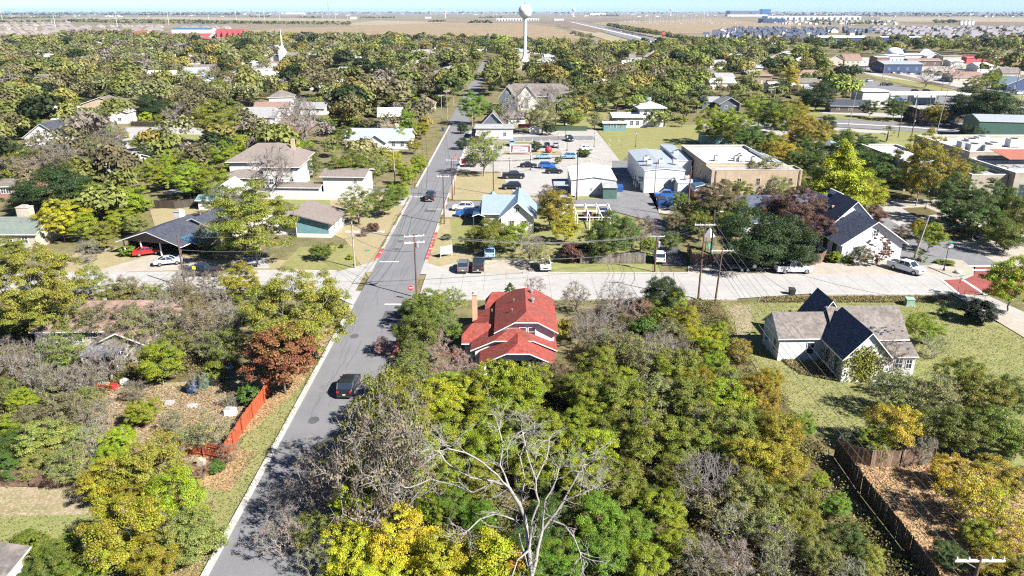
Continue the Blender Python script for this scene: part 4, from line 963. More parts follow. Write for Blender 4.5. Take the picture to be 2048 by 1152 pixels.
# ---- slate-roofed hall with white gable
def hall():
    r = thing("slate_roofed_hall", "low hall with long slate-blue roof, small dormer and a white gable facing the parked pickup", "building", (62.5, 124.5, 0), R_(5))
    wing(r, -5.4, 5.4, 0, 24, 3.7, 'y', 3.6, W_WHITE, R_NAVY, oh=.7)
    wing(r, -17, 3, 16, 26, 3.5, 'x', 3.6, W_WHITE, R_NAVY, oh=.6)
    wing(r, -3.4, 3.6, 7.4, 14, 5.6, 'y', 3.4, W_WHITE, R_NAVY, oh=.6, z0=3)
    win(r, 'S', -2.2, 5.0, 1.1, 1.1, 7.4); win(r, 'S', -2.6, 1.0, 1.4, 1.7, 0); win(r, 'S', 2.6, 1.0, 1.4, 1.7, 0); wins_row(r, 'W', 1, 14, 4, .9, 1.2, 1.9, -5.4, frame=TRIMD)
    win(r, 'S', .2, 4.6, .9, 1.0, 0)
    m = MB(); m.box(2.6, 2.85, 17, 22, 5.0, 8.0); m.build("parapet_fin", W_STUCCO, r)
    m = MB(); m.box(-2.2, -1.8, 11.2, 11.6, 6.0, 7.2); m.build("chimney", BRICKC, r)
hall()
# ------------------------------------------------------------------ right-hand commercial block
def text_obj(body, size, loc, rot, mat, parent, name="lettering"):
    c = bpy.data.curves.new(name, 'FONT'); c.body = body; c.size = size; c.extrude = .02; c.align_x = 'LEFT'
    tmp = bpy.data.objects.new(name, c); COL.objects.link(tmp)
    dg = bpy.context.evaluated_depsgraph_get(); dg.update(); me = bpy.data.meshes.new_from_object(tmp.evaluated_get(dg))
    bpy.data.objects.remove(tmp); me.materials.clear(); me.materials.append(mat)
    o = bpy.data.objects.new(name, me); COL.objects.link(o); o.parent = parent; o.location = loc; o.rotation_euler = rot; return o
def block():
    r = thing("commercial_block", "flat white-roofed brick shop block with rooftop machines and faded wall lettering", "building", (111, 167, 0), R_(0))
    flat_block(r, -16, -6.5, 12, 38, 7.0, W_STONE, R_WHITE, par=.5)
    flat_block(r, 2, 44, 18.2, 45, 8.4, W_STONE, R_WHITE, par=.8)
    flat_block(r, 2.2, 44, 0, 18, 6.9, W_STONE, R_WHITE, par=.5)
    flat_block(r, -6.3, 2, 2, 18, 6.1, W_STONE, R_MEMB, par=.5)
    for x, y in ((5, 26), (9, 30), (5, 22), (11, 24), (8, 21), (20, 30), (14, 34), (30, 33)): hvac(r, x, y, 7.7, 3.0, 2.4, 2.1)
    m = MB(); m.hexa([(6, 9, 8.2), (18, 9, 8.2), (18, 17, 9.2), (6, 17, 9.2), (6, 9, 8.3), (18, 9, 8.3), (18, 17, 9.3), (6, 17, 9.3)]); m.build("rooftop_canopy", paint("canopy_rust", (.34, .12, .08), .7, stripes=('X', 1.5, .3)), r)
    for k in range(14):
        m = MB(); m.box(4 + k * .9, 4.3 + k * .9, 5.2, 9.0, 6.9, 7.1); 
        if k % 3 == 0: m.build("rafter", paint("timber", (.42, .26, .15), .8), r)
    for y in (4.0, 8.0):
        m = MB(); m.box(3, 20, y, y + .7, 6.45, 7.2); m.build("duct", METAL, r)
    m = MB(); m.box(20, 38, 12, 12.8, 6.45, 7.4); m.build("duct", METAL, r)
    for i in range(4): win(r, 'S', 5 + i * 6, 1.0, 2.4, 3.2, 0, frame=paint("frame_green", (.12, .25, .22), .6), lights=3)
    DK = paint("faded_letter", (.16, .09, .07), .9)
    text_obj("HARDWARE", 1.5, (6.0, -.06, 5.3), (R_(90), 0, 0), DK, r); text_obj("CARRIAGE & CO", 1.05, (5.6, -.06, 4.2), (R_(90), 0, 0), DK, r)
    m = MB(); m.box(6.9, 44, -2.3, -2.02, 4.9, 5.1) ; 
block()
r = thing("green_metal_building", "dark green metal building with pale metal roof at the frame edge", "building", (171, 253, 0), R_(-12))
wing(r, -14, 30, 0, 15, 6.4, 'x', 1.4, W_METALG, R_METAL, oh=.2, clip=0)
simple_house("blue_walled_shop", "dark blue walled shop with pale metal roof beside the rail line", 1766, 1842, 147, 20, 6.5, 1.6, 'x', W_BLUE, R_METAL, nwin=4, cat="building")
simple_house("tan_roof_house", "tan house with reddish brown roof between rail line and car lot", 1905, 1965, 165, 13, 3.4, 2.6, 'x', W_CREAM, R_PINK, nwin=3)
simple_house("blue_roofed_house", "house with pale blue metal roof at the edge beyond the rail line", 2012, 2075, 182, 14, 3.6, 3.4, 'y', W_BLUE, R_METALB, nwin=2)
simple_house("grey_cottage", "blue-grey cottage with white-framed windows and pale gable roof behind the grass lot", 1440, 1478, 224, 10, 3.8, 2.4, 'y', W_GREY, shingle_mat("roof_pale_grey", (.27, .27, .275), .2, .2), nwin=2, oh=.8)
simple_house("grey_cottage_wing", "long low cottage with light grey roof joined beside the blue-grey gable", 1404, 1440, 218, 9, 3.4, 1.6, 'x', W_GREY, shingle_mat("roof_pale_grey", (.27, .27, .275), .2, .2), nwin=2)
r = thing("white_church_hall", "white two-part building with verandah roofs half hidden by trees above the grass lot", "building", (46, 284, 0), R_(3))
wing(r, -8, 3, 0, 10, 4.2, 'x', 1.0, W_WHITE, R_WHITE, oh=.8); wing(r, 2, 11, 2, 12, 7.4, 'x', 1.6, W_WHITE, R_WHITE, oh=1.0, clip=1); wins_row(r, 'S', -7, 2, 4, 1.0, 1.1, 1.6, 0); wins_row(r, 'S', 3, 10, 3, 4.6, 1.0, 1.3, 2)
simple_house("blue_trailer", "pale blue mobile office in front of the white hall at the grass lot's corner", 1207, 1252, 262, 4, 3.0, .3, 'x', W_TEAL, R_WHITE, nwin=3, cat="building")
simple_house("kiosk", "pale building with teal awning behind the brick hall", 1403, 1457, 290, 5, 3.2, .3, 'x', W_TEAL, R_WHITE, nwin=2, cat="building")
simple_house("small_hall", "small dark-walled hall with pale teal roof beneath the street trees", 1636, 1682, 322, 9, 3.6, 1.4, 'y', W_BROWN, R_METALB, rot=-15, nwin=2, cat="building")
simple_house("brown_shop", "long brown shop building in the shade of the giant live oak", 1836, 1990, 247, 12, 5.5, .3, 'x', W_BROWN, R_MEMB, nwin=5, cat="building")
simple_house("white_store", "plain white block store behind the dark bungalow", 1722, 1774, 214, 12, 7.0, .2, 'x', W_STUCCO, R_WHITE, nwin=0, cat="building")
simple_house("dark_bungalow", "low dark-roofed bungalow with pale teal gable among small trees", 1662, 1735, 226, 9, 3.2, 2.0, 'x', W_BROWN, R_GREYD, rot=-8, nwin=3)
simple_house("striped_roof_shed", "shed with grey striped metal roof under the dark evergreen", 1610, 1650, 193, 9, 3.6, 2.0, 'x', W_BROWN, R_METAL, rot=-15, nwin=0, cat="shed")
def station():
    x, y = G(1840, 214)
    r = thing("fuel_station_canopy", "long white fuel station canopy on posts with blue-white kiosk below", "canopy", (x, y, 0), R_(-1))
    m = MB(); m.box(-14, 22, 0, 9, 5.2, 6.1); m.build("canopy", TRIM, r); 
    for i in range(4):
        for yy in (1.5, 7.5):
            p = MB(); p.box(-11 + i * 9.5, -10.6 + i * 9.5, yy, yy + .4, 0, 5.2); p.build("post", METAL, r)
    m = MB(); m.box(2, 12, 11, 17, 0, 4); m.build("kiosk", W_WHITE, r)
station()
# strip of shops beyond the rail line
shops = [("twin gabled cream shop", 1655, 1685, 131, 12, 5, 3.0, 'y', W_CREAM, R_TAN, 2), ("brown-roofed gabled shop", 1688, 1722, 131, 14, 5, 3.4, 'x', W_CREAM, R_PINK, 3), ("small white shop", 1722, 1748, 130, 10, 4.5, .4, 'x', W_STUCCO, R_WHITE, 2),
         ("dark brick front shop with rounded parapet", 1752, 1776, 136, 14, 8, .5, 'x', W_BRICKR, R_WHITE, 2), ("white shop beneath the domed roof", 1778, 1806, 128, 22, 6.5, .4, 'x', W_STUCCO, R_WHITE, 3), ("long white shop row", 1808, 1850, 127, 20, 7, .4, 'x', W_STUCCO, R_WHITE, 5),
         ("peaked white shop", 1852, 1882, 128, 18, 6.5, 2.5, 'y', W_STUCCO, R_WHITE, 2), ("brown awning shop", 1816, 1880, 133, 9, 4.5, 1.5, 'x', W_BROWN, R_PINK, 3), ("tan shop row end", 1884, 1920, 130, 16, 7, .4, 'x', W_CREAM, R_TAN, 3)]
for lb, a, b, yb, dp, h, ri, ax, wm, rm, nw in shops:
    simple_house("shop", lb + " in the shopping strip past the rail line", a, b, yb, dp, h, ri, ax, wm, rm, nwin=nw, cat="shop", group="shops of the strip")
x, y = G(1792, 122); r = thing("domed_roof", "white domed roof rising above the shopping strip", "dome", (x, y + 6, 0)); m = MB(); m.lathe([(7.5, 0), (7.5, 6.5), (7.1, 7.8), (5.6, 9.6), (3, 10.8), (.4, 11.1)], 20); m.build("dome", R_WHITE, r, True)
for i, (a, b) in enumerate(((1932, 1962), (1966, 1998), (2002, 2036), (2040, 2080))):
    simple_house("storage_building", ["crimson storage building nearest the shopping strip", "second crimson storage building beyond the golden field strip", "crimson storage building with white roof panels behind the tree gap", "last crimson storage building at the frame edge"][i], a, b, 126, 14, 4.6, 1.0, 'x', W_RED, R_TRED if i % 2 == 0 else R_WHITE, nwin=0, cat="building", group="crimson storage buildings")
# ---- far buildings
FB = [("warehouse", "huge white-roofed warehouse with peaked front beyond the east tree belt", 1642, 1740, 88, 40, 8, 2.0, 'x', W_BLUE, R_WHITE),
      ("warehouse", "long blue-fronted warehouse with three white bays below the grey subdivision", 1762, 1842, 89, 16, 9, .8, 'x', W_BLUE, R_WHITE),
      ("warehouse", "white box warehouse amid the east tree belt", 1522, 1554, 103, 22, 8, .6, 'x', W_STUCCO, R_WHITE), ("shed", "open-sided pale shed beside the white box warehouse", 1494, 1524, 103, 12, 4, .5, 'x', W_BLUE, R_WHITE),
      ("long_building", "low white building with many bays, left of the dark town belt", 10, 62, 93, 14, 5, 2.0, 'x', W_STUCCO, R_WHITE), ("long_building", "pale blue and white long building beside the low white one", 66, 108, 91, 14, 5, 1.6, 'x', W_STUCCO, R_METAL),
      ("school", "pink-red roofed school block with tall pillared portico at the field edge", 432, 488, 77, 34, 11, 3.0, 'x', W_RED, R_TRED), ("school", "low salmon roofed school wing in front of the blue-grey roof", 330, 420, 77, 22, 5, 2.5, 'x', W_CREAM, R_TRED),
      ("school", "blue-grey roofed school hall between the red roofed blocks", 344, 424, 68, 24, 9, 2.0, 'x', W_STUCCO, R_METALD), ("school", "small salmon roofed pavilion at the near end of the school", 268, 292, 74, 20, 5, 5, 'x', W_CREAM, R_TRED),
      ("pavilion", "little red pyramid roofed pavilion before the school wing", 402, 418, 82, 10, 4, 4, 'x', W_CREAM, R_TRED)]
for nm, lb, a, b, yb, dp, h, ri, ax, wm, rm in FB:
    o = simple_house(nm, lb, a, b, yb, dp, h, ri, ax, wm, rm, nwin=0, cat=nm.replace("_", " "), clip=1 if nm == "pavilion" else 0, oh=.6)
    if nm == "school" and a == 432:
        w = 27
        for k in range(5):
            m = MB(); m.box(-w + 8 + k * 9, -w + 11 + k * 9, -4, -.3, 0, 11); m.build("pillar", W_RED, o)
    if "bays" in lb and a == 1762:
        for k in range(3):
            m = MB(); m.box(8 + k * 12, 17 + k * 12, -.4, -.05, 0, 7.4); m.build("bay_door", TRIM, o)
def far_box(name, label, px0, px1, py, h, depth, wm, rm, cat="building", rows=0):
    xa, ya = G(px0, py); xb, _ = G(px1, py); r = thing(name, label, cat, ((xa + xb) / 2, ya, 0)); w = xb - xa
    m = MB(); m.box(-w / 2, w / 2, 0, depth, 0, h); m.build("wall", wm, r); m = MB(); m.box(-w / 2 - .5, w / 2 + .5, -.5, depth + .5, h + .01, h + 1.2); m.build("roof", rm, r)
    if rows:
        for k in range(rows):
            m = MB(); x = -w / 2 + w * (k + .5) / rows; m.box(x - w / rows * .18, x + w / rows * .18, -.9, -.02, 0, h * .7); m.build("loading_door", W_BLUE, r)
    return r
far_box("distribution_warehouse", "very long white warehouse with a row of dark loading doors near the horizon", 1535, 1722, 39.5, 16, 90, W_STUCCO, R_WHITE, rows=16)
far_box("distribution_warehouse", "blue-grey annex of the long white warehouse", 1526, 1570, 46, 14, 60, W_BLUE, R_METALD, rows=6)
far_box("factory", "gigantic dark flat factory on the horizon", 1460, 1520, 29.8, 44, 200, W_GREY, R_METAL); far_box("factory", "tall deep blue block beside the gigantic factory on the horizon", 1524, 1541, 29.6, 60, 120, paint("wall_deep_blue", (.02, .10, .32), .5), W_BLUE)
far_box("factory", "low white base building of the horizon factory", 1455, 1536, 33, 14, 80, W_STUCCO, R_WHITE)
far_box("white_warehouse", "low white warehouse behind the water tower", 993, 1044, 42, 9, 60, W_STUCCO, R_WHITE, rows=9); far_box("white_warehouse", "second white warehouse to the side of the water tower", 1052, 1078, 42, 9, 50, W_STUCCO, R_WHITE, rows=5)
far_box("white_warehouse", "pale depot in front of the far tree line past the brown field", 564, 608, 28.6, 24, 60, W_STUCCO, R_WHITE); far_box("white_warehouse", "white shed cluster by the plain, left of the tower", 850, 862, 37, 8, 20, W_STUCCO, R_WHITE)
far_box("white_warehouse", "small white plant buildings by the far road", 1108, 1128, 41, 8, 30, W_STUCCO, R_METAL); far_box("white_warehouse", "white barn with trees left of the field", 700, 712, 38, 10, 30, W_STUCCO, R_WHITE)
far_box("white_warehouse", "white depot north of the substation masts", 1180, 1212, 31, 22, 60, W_STUCCO, R_WHITE)
# silos
for i, px in enumerate((1921, 1929, 1937, 1944)):
    x, y = G(px, 50); r = thing("grain_silo", f"white grain silo, {['first', 'second', 'third', 'last'][i]} of the row by the dark copse", "silo", (x, y, 0), group="grain silos")
    m = MB(); m.lathe([(5, 0), (5, 12)], 14); m.build("tank", TRIM, r, True); m = MB(); m.lathe([(5.3, 12.01), (.4, 15)], 14); m.build("silo_roof", METAL, r)
# ---- water tower
def water_tower(px, py, H, Rs, label, cat="water tower", col=TRIM, star=True):
    x, y = G(px, py); r = thing("water_tower", label, cat, (x, y, 0))
    m = MB(); m.lathe([(Rs * .72, 0), (Rs * .42, 2.2), (Rs * .27, 6), (Rs * .24, 9), (Rs * .24, H - Rs * 2.1), (Rs * .3, H - Rs * 1.75), (Rs * .45, H - Rs * 1.45)], 20); m.build("stem", col, r, True)
    pr = []
    for k in range(15):
        t = -.86 + 1.86 * k / 14; t = min(t, .999); pr.append((math.sqrt(max(1e-4, 1 - t * t)) * Rs, H - Rs * .62 + t * Rs))
    m = MB(); m.lathe(pr, 28); tk = m.build("tank", col, r, True)
    m = MB()
    for k in range(8):
        a = k * math.pi / 4; m.tube((math.cos(a) * 1.5, math.sin(a) * 1.5, H + Rs * .3), (math.cos(a) * 1.5, math.sin(a) * 1.5, H + Rs * .3 + 1.2), .07, .07, 4)
    m.lathe([(1.6, H + Rs * .34), (1.6, H + Rs * .4)], 12); m.build("roof_railing", METAL, tk)
    return r, tk
TW, TK = water_tower(1050, 122, 44.5, 5.9, "tall white ball-topped water tower on a single stem above the town", col=paint("tower_white", (.78, .79, .80), .45, var=.05))
m = MB()
for k in range(5):
    a = k * 2.2; m.tube((math.cos(a) * 1.2, math.sin(a) * 1.2, 46), (math.cos(a) * 1.2, math.sin(a) * 1.2, 48.5), .12, .1, 4)
m.build("antenna", METAL, TW)
# faded orange-red lettering that wraps the ball, facing the town
tm = text_obj("HUTTO", 3.0, (0, 0, 0), (0, 0, 0), paint("tower_letter", (.62, .17, .10), .6), TK)
vs = [v.co.copy() for v in tm.data.vertices]; mx = max(v.x for v in vs)
for v, c in zip(tm.data.vertices, vs):
    a = (c.x - mx / 2) / 5.95 * 1.0; zz = c.y - 1.0; rr = math.sqrt(max(.1, 5.95 ** 2 - zz * zz)) + (.04 if c.z > 0 else -.02)
    v.co = (rr * math.sin(a), -rr * math.cos(a), 44.5 - 5.9 * .62 + zz)
water_tower(1147, 33, 60, 14, "faint white pedestal water tower on the horizon past the highway"); water_tower(1341, 31, 62, 12, "white pedestal water tower behind the substation masts"); water_tower(891, 36, 42, 8, "small far water tower above the plain")
# ---- steeple church
x, y = G(578, 128); r = thing("steeple_church", "small white church with slender steeple rising from the trees", "church", (x, y, 0), R_(-10))
wing(r, -4, 16, 0, 12, 5, 'x', 4, W_WHITE, R_TAUPE, oh=.5); m = MB(); m.box(-9, -4.1, 1, 6, 0, 11); m.build("bell_tower", W_WHITE, r); m = MB(); m.lathe([(2.4, 11), (1.3, 13.5), (.9, 14), (.12, 27)], 8, (-6.5, 3.5, 0)); m.build("steeple", TRIM, r)
wing(r, 16, 24, -3, 10, 4, 'y', 4, W_GREY, R_WEATH, oh=.4); wing(r, -18, -9, 4, 14, 4, 'y', 3, W_WHITE, R_WEATH, oh=.4)
# ---- mid-distance houses showing between trees  (x0, x1, ground row, depth, h, rise, axis, wall, roof, label)
PALEG = shingle_mat("roof_pale_grey", (.27, .27, .275), .2, .2)
MH = [(388, 424, 172, 9, 4.0, 2.2, 'y', W_WHITE, R_METALB, "white house with icy blue roof in the thick of the trees"), (430, 500, 172, 11, 3.2, 2.5, 'x', W_CREAM, R_TAN, "broad tan-roofed house next to the icy blue roof"),
      (676, 712, 155, 11, 3.8, 2.6, 'x', W_WHITE, R_METAL, "house with white sloping roof behind golden trees, west of the utility pole row"), (774, 806, 122, 12, 3.5, 1.5, 'x', W_STUCCO, R_WHITE, "white flat house left of the pole row"),
      (800, 852, 160, 9, 4, .4, 'x', W_STUCCO, R_WHITE, "low white-roofed house with a long flat front"), (808, 828, 146, 9, 4.5, 3.5, 'y', W_WHITE, R_NAVY, "steep navy-roofed white gable house"), (705, 722, 135, 9, 3.5, 2, 'y', W_WHITE, R_NAVY, "little house with a dark gable"),
      (1008, 1041, 132, 14, 6, 4.0, 'x', W_WHITE, R_TAN, "white house with tan hipped roof at the foot of the water tower"), (1014, 1060, 115, 18, 5, 3, 'x', W_CREAM, R_METAL, "barn with curved pale roof behind the water tower"), (1070, 1096, 145, 10, 3.4, 2, 'x', W_GREY, PALEG, "grey roofed house just right of the tower base"),
      (1120, 1156, 116, 14, 6, .4, 'x', W_STUCCO, R_WHITE, "long white flat building right of the water tower"), (1318, 1350, 152, 10, 4, 3, 'x', W_WHITE, PALEG, "pale house peeking over the right-hand tree canopy"), (1250, 1300, 216, 9, 3.4, 1.4, 'x', W_GREY, R_METALB, "low blue-grey shaded building at the lawn's far edge"),
      (70, 112, 170, 10, 3.5, 2.4, 'x', W_WHITE, R_WEATH, "weathered grey-roofed house behind the white cottage"), (68, 100, 186, 6, 2.6, .8, 'x', W_TEAL, R_TEAL, "teal roofed outbuilding beside the white cottage"), (258, 302, 112, 12, 4, .8, 'x', W_STUCCO, R_WHITE, "flat pale roof within the upper left trees"),
      (210, 232, 118, 9, 4, 2.4, 'y', W_WHITE, R_WHITE, "small white gable in the upper left trees"), (300, 360, 195, 11, 3, 2.4, 'x', W_BRICKR, R_WEATH, "brown brick house under dark evergreens"), (100, 150, 240, 10, 3, 2, 'x', W_STUCCO, R_WHITE, "pale roof behind the navy gable house"),
      (600, 650, 230, 10, 3, 1.8, 'x', W_STUCCO, PALEG, "grey-roofed house hidden by leafless trees"), (560, 620, 262, 8, 2.4, .7, 'x', W_BRICKR, R_PINK, "low rosy roof behind the red-brown fence"), (1420, 1470, 178, 12, 3.5, 2, 'x', W_STUCCO, R_WHITE, "white roof behind the golden tall tree"),
      (1540, 1590, 184, 10, 3.5, 1.5, 'x', W_STUCCO, R_WHITE, "low white building with cars by the gold tree"), (540, 560, 112, 14, 5, 5, 'y', W_STUCCO, PALEG, "pale gabled hall left of the steeple"), (870, 905, 108, 12, 5, 1, 'x', W_CREAM, R_WHITE, "white roof in the tree belt left of tower"),
      (0, 30, 395, 9, 2.8, .8, 'x', W_BRICKR, R_WEATH, "grey shed roof at the extreme left by the live oak"), (1000, 1050, 250, 8, 3, 1.5, 'x', W_WHITE, R_WEATH, "grey roofed annex behind the car park hut"), (1900, 1925, 133, 12, 4, 1, 'x', W_STUCCO, R_WHITE, "small pale shop by the bare trees"),
      (1380, 1412, 118, 14, 4, 1, 'x', W_STUCCO, R_WHITE, "pale low building amid the north-east trees"), (1455, 1492, 122, 14, 5, 1, 'x', W_STUCCO, R_WHITE, "white roof cluster before the white box warehouse"), (1575, 1625, 122, 16, 6, .5, 'x', W_STUCCO, R_WHITE, "white flat-roofed shop at the strip's start")]
for a, b, yb, dp, h, ri, ax, wm, rm, lb in MH:
    simple_house("house", lb, a, b, yb, dp, h, ri, ax, wm, rm, clip=1 if "hip" in lb else 0, nwin=2 if yb > 140 else 0, rot=random.uniform(-8, 8))
# ---- subdivisions: every house an object of its own
def tract_mesh(w, d, h, rise, wm, rm, clip=1.0, name="suburban_house"):
    mb = MB(); root = thing("tmp", None, None)
    a = wall_part(root, -w / 2, w / 2, 0, d, h, 'x', rise, wm, clip); b = roof_part(root, -w / 2, w / 2, 0, d, h, 'x', rise, rm, .5, clip); c = wall_part(root, 0, w / 2, -4, 0, h * .9, 'y', rise * .7, wm, 0); e = roof_part(root, 0, w / 2, -4, d / 2, h * .9, 'y', rise * .7, rm, .4, 0)
    mb = MB(); mb.box(w * .1, w * .4, -4.2, -4.01, 0, 2.1); g = mb.build("garage", W_CREAM, root); mb = MB(); mb.box(-w * .38, -w * .2, -.12, -.01, 1, 2.3); mb.box(-w * .15, -w * .05, -.12, -.01, 0, 2.1); f = mb.build("w", GLASS, root)
    bm = bmesh.new(); mats = []
    for o in (a, b, c, e, g, f):
        off = len(mats); mats += list(o.data.materials); n0 = len(bm.faces); bm.from_mesh(o.data); bm.faces.ensure_lookup_table()
        for fc in bm.faces[n0:]: fc.material_index += off
    me = bpy.data.meshes.new(name); bm.to_mesh(me); bm.free()
    for m_ in mats: me.materials.append(m_)
    for o in (a, b, c, e, g, f): bpy.data.objects.remove(o)
    bpy.data.objects.remove(root); return me
TRG = shingle_mat("roof_tract_grey", (.20, .19, .21), .15, .1); TRB = shingle_mat("roof_tract_blue", (.055, .075, .12), .15, .1); TRT = shingle_mat("roof_tract_taupe", (.21, .185, .18), .15, .1)
W_TRACT = paint('wall_tract_brick', (.30, .25, .22), .9)
tg = [tract_mesh(16, 16, 2.6, 4.8, W_TRACT, TRG), tract_mesh(15, 14, 3.4, 4.6, W_TRACT, TRG, .6), tract_mesh(17, 15, 2.6, 5.0, W_STUCCO, TRG, .5)]
tb = [tract_mesh(9, 12, 6.2, 3.6, W_STUCCO, TRB, 0), tract_mesh(10, 12, 6.2, 3.0, W_BLUE, TRB, .5), tract_mesh(9, 11, 6.4, 3.4, W_GREY, TRB, 0)]
tt = [tract_mesh(18, 17, 2.6, 5.2, W_TRACT, TRT), tract_mesh(16, 15, 3.2, 5.0, W_TRACT, TRT), tract_mesh(17, 15, 2.6, 5.2, W_CREAM, TRT, .7)]
ORD = ["first", "second", "third", "fourth", "fifth", "sixth", "seventh", "eighth", "ninth", "tenth", "eleventh", "twelfth", "thirteenth", "fourteenth", "fifteenth", "sixteenth", "seventeenth", "eighteenth", "nineteenth", "twentieth"]
def num(i): return ORD[i] if i < 20 else (f"{i + 1}th" if (i + 1) % 10 not in (1, 2, 3) else f"{i + 1}" + {1: "st", 2: "nd", 3: "rd"}[(i + 1) % 10])
def subdivision(rows, meshes, what, group):
    """rows: (px0, px1, py) fronts of one street row on the ground"""
    for ri, (a, b, py, step) in enumerate(rows):
        xa, ya = G(a, py); xb, _ = G(b, py); n = max(1, int((xb - xa) / step))
        for i in range(n):
            me = meshes[(i * 7 + ri * 3 + (i * i) % 5) % len(meshes)]
            o = bpy.data.objects.new("suburban_house", me); COL.objects.link(o); o.location = (xa + (xb - xa) * (i + .5) / n + random.uniform(-1.5, 1.5), ya + random.uniform(-4, 4) + (i % 2) * 3, 0)
            o.rotation_euler = (0, 0, random.choice((0, 0, math.pi / 2, math.pi, .15, -.2)))
            tag(o, f"{what}, {num(i)} from left in {num(ri)} row from camera", "house", group)
subdivision([(1400, 1480, 77, 15), (1505, 1660, 78, 14), (1420, 1640, 71, 15), (1690, 1735, 72, 15), (1440, 1745, 66, 15), (1460, 1700, 61.5, 18)], tb, "dark blue-roofed suburban house by the tan field", "blue-roofed suburban houses")
subdivision([(1800, 2100, 80, 20), (1770, 2100, 73, 20), (1755, 2100, 67, 21), (1740, 2090, 62, 23), (1735, 2080, 58, 26)], tg, "grey-roofed suburban house", "grey-roofed suburban houses")
subdivision([(-20, 120, 68, 20), (150, 235, 64, 21), (-20, 180, 59, 22), (260, 330, 62, 22), (-20, 150, 52, 25), (170, 330, 55, 24), (360, 460, 58, 24), (0, 140, 45, 32)], tt, "taupe-roofed suburban house beyond the town trees", "taupe-roofed suburban houses")
# far, small specks of towns along the horizon: one mass nobody could count
mb = MB(); rr = random.Random(3)
for k in range(520):
    px = rr.uniform(-40, 2090); py = rr.choice((rr.uniform(25.2, 30), rr.uniform(27, 34)))
    if 500 < px < 1150 and py > 31: continue
    x, y = G(px, py); s = rr.uniform(8, 30); h = rr.uniform(4, 9); x0 = x; y0 = y
    mb.box(x0, x0 + s, y0, y0 + rr.uniform(10, 25), 0, h, rr.choice((0, 0, 1, 2)))
for k in range(150):
    px = rr.uniform(1560, 1790); py = rr.uniform(42, 50); x, y = G(px, py); s = rr.uniform(6, 12); mb.box(x, x + s, y, y + 10, 0, rr.uniform(4, 7), rr.choice((0, 1, 2, 1)))
tag(mb.build("far_town_buildings", [W_STUCCO, TRG, W_CREAM]), "tiny pale buildings of far towns scattered along the horizon", kind="stuff")
# ---- masts, lattice tower, transmission poles, crane, substation
def mast(px, py, top, label, name="transmission_pole", arms=2, r0=.6, group="transmission poles of the plain", armw=5):
    x, y = G(px, py); d = DEPTH(py); H = (py - top) * d / CF * 1.02
    r = thing(name, label, "power pole", (x, y, 0), 0, group); m = MB(); m.tube((0, 0, 0), (0, 0, H), r0, r0 * .45, 8, cap=True); m.build("pole", TRIM, r)
    for k in range(arms):
        z = H - 1 - k * H * .14; m = MB(); m.box(-armw, armw, -.2, .2, z, z + .45); m.build("crossarm", METAL, r)
    return r
for i, (px, py, top) in enumerate([(5, 41, 10), (111, 54, 29), (180, 35, 11), (235, 54, 25), (338, 50, 24), (362, 33, 8), (418, 42, 26), (473, 40, 22), (520, 38, 24), (529, 39, 11), (560, 41, 27), (606, 39, 25), (646, 40, 28), (671, 38, 24), (695, 39, 27)]):
    mast(px, py, top, f"pale transmission pole, {num(i)} from the photo's left along the plain's edge", arms=2 if i in (0, 2, 5, 9) else 1, r0=.55, armw=6 if i in (2, 5, 9) else 2.5)
for i, (px, py, top) in enumerate([(1682, 52, 12), (1688, 52, 18)]): mast(px, py, top, ["taller of the paired pale poles above the subdivisions", "shorter of the paired pale poles above the subdivisions"][i], r0=.7, arms=1)
mast(1937, 48, 13, "lone transmission pole behind the grey-roofed subdivision", r0=.6, armw=6)
x, y = G(658, 39); r = thing("lattice_tower", "blue-grey lattice radio tower at the far edge of the field", "tower", (x, y, 0)); m = MB(); d = DEPTH(39); H = 32 * d / CF
for k in range(8):
    z0, z1 = H * k / 8, H * (k + 1) / 8; w0, w1 = 3.4 - 2.6 * k / 8, 3.4 - 2.6 * (k + 1) / 8
    for sx, sy in ((1, 1), (1, -1), (-1, 1), (-1, -1)): m.tube((sx * w0, sy * w0, z0), (sx * w1, sy * w1, z1), .4, .4, 4); m.tube((sx * w0, sy * w0, z0), (-sx * w1, sy * w1, z1), .22, .22, 3)
m.build("lattice_frame", paint("lattice", (.25, .33, .45), .6), r)
x, y = G(1632, 33); r = thing("crawler_crane", "slender construction crane leaning over the long white warehouse", "crane", (x, y, 0)); m = MB(); m.tube((0, 0, 3), (60, 0, 130), 1.4, .8, 4); m.build("boom", paint("crane_red", (.5, .3, .3), .6), r); m = MB(); m.box(-8, 5, -4, 4, 0, 6); m.build("cab", METAL, r)
rr = random.Random(9)
for i in range(30):
    px = 1242 + i * 6.2 + rr.uniform(-2, 2); tall = i in (9, 11, 17, 18, 20, 27)
    mast(px, 46 + rr.uniform(-1.5, 1.5), 20 if tall else 30 + rr.uniform(-2, 2), f"slim white mast of the substation, {num(i)} from the photo's left", name="substation_mast", arms=1, r0=.42 if tall else .3, group="substation masts", armw=2)
mb = MB()
for k in range(90):
    px = rr.uniform(1240, 1560); py = rr.uniform(43, 49); x, y = G(px, py); mb.box(x, x + rr.uniform(2, 7), y, y + 4, 0, rr.uniform(2, 4.5), rr.choice((0, 1, 1)))
tag(mb.build("substation_equipment", [UNIT, METAL]), "low grey and white electrical gear spread beneath the substation masts", kind="stuff")
for i, px in enumerate((1030.5, 1034)):
    pass
x, y = G(1327, 79); r = thing("red_sign", "small red roadside sign on a post by the highway", "sign", (x, y, 0)); m = MB(); m.box(-2.2, 2.2, -.2, .2, 7, 11); m.build("sign_board", W_RED, r); m = MB(); m.box(-.25, .25, -.2, .2, 0, 7); m.build("sign_post", METAL, r)
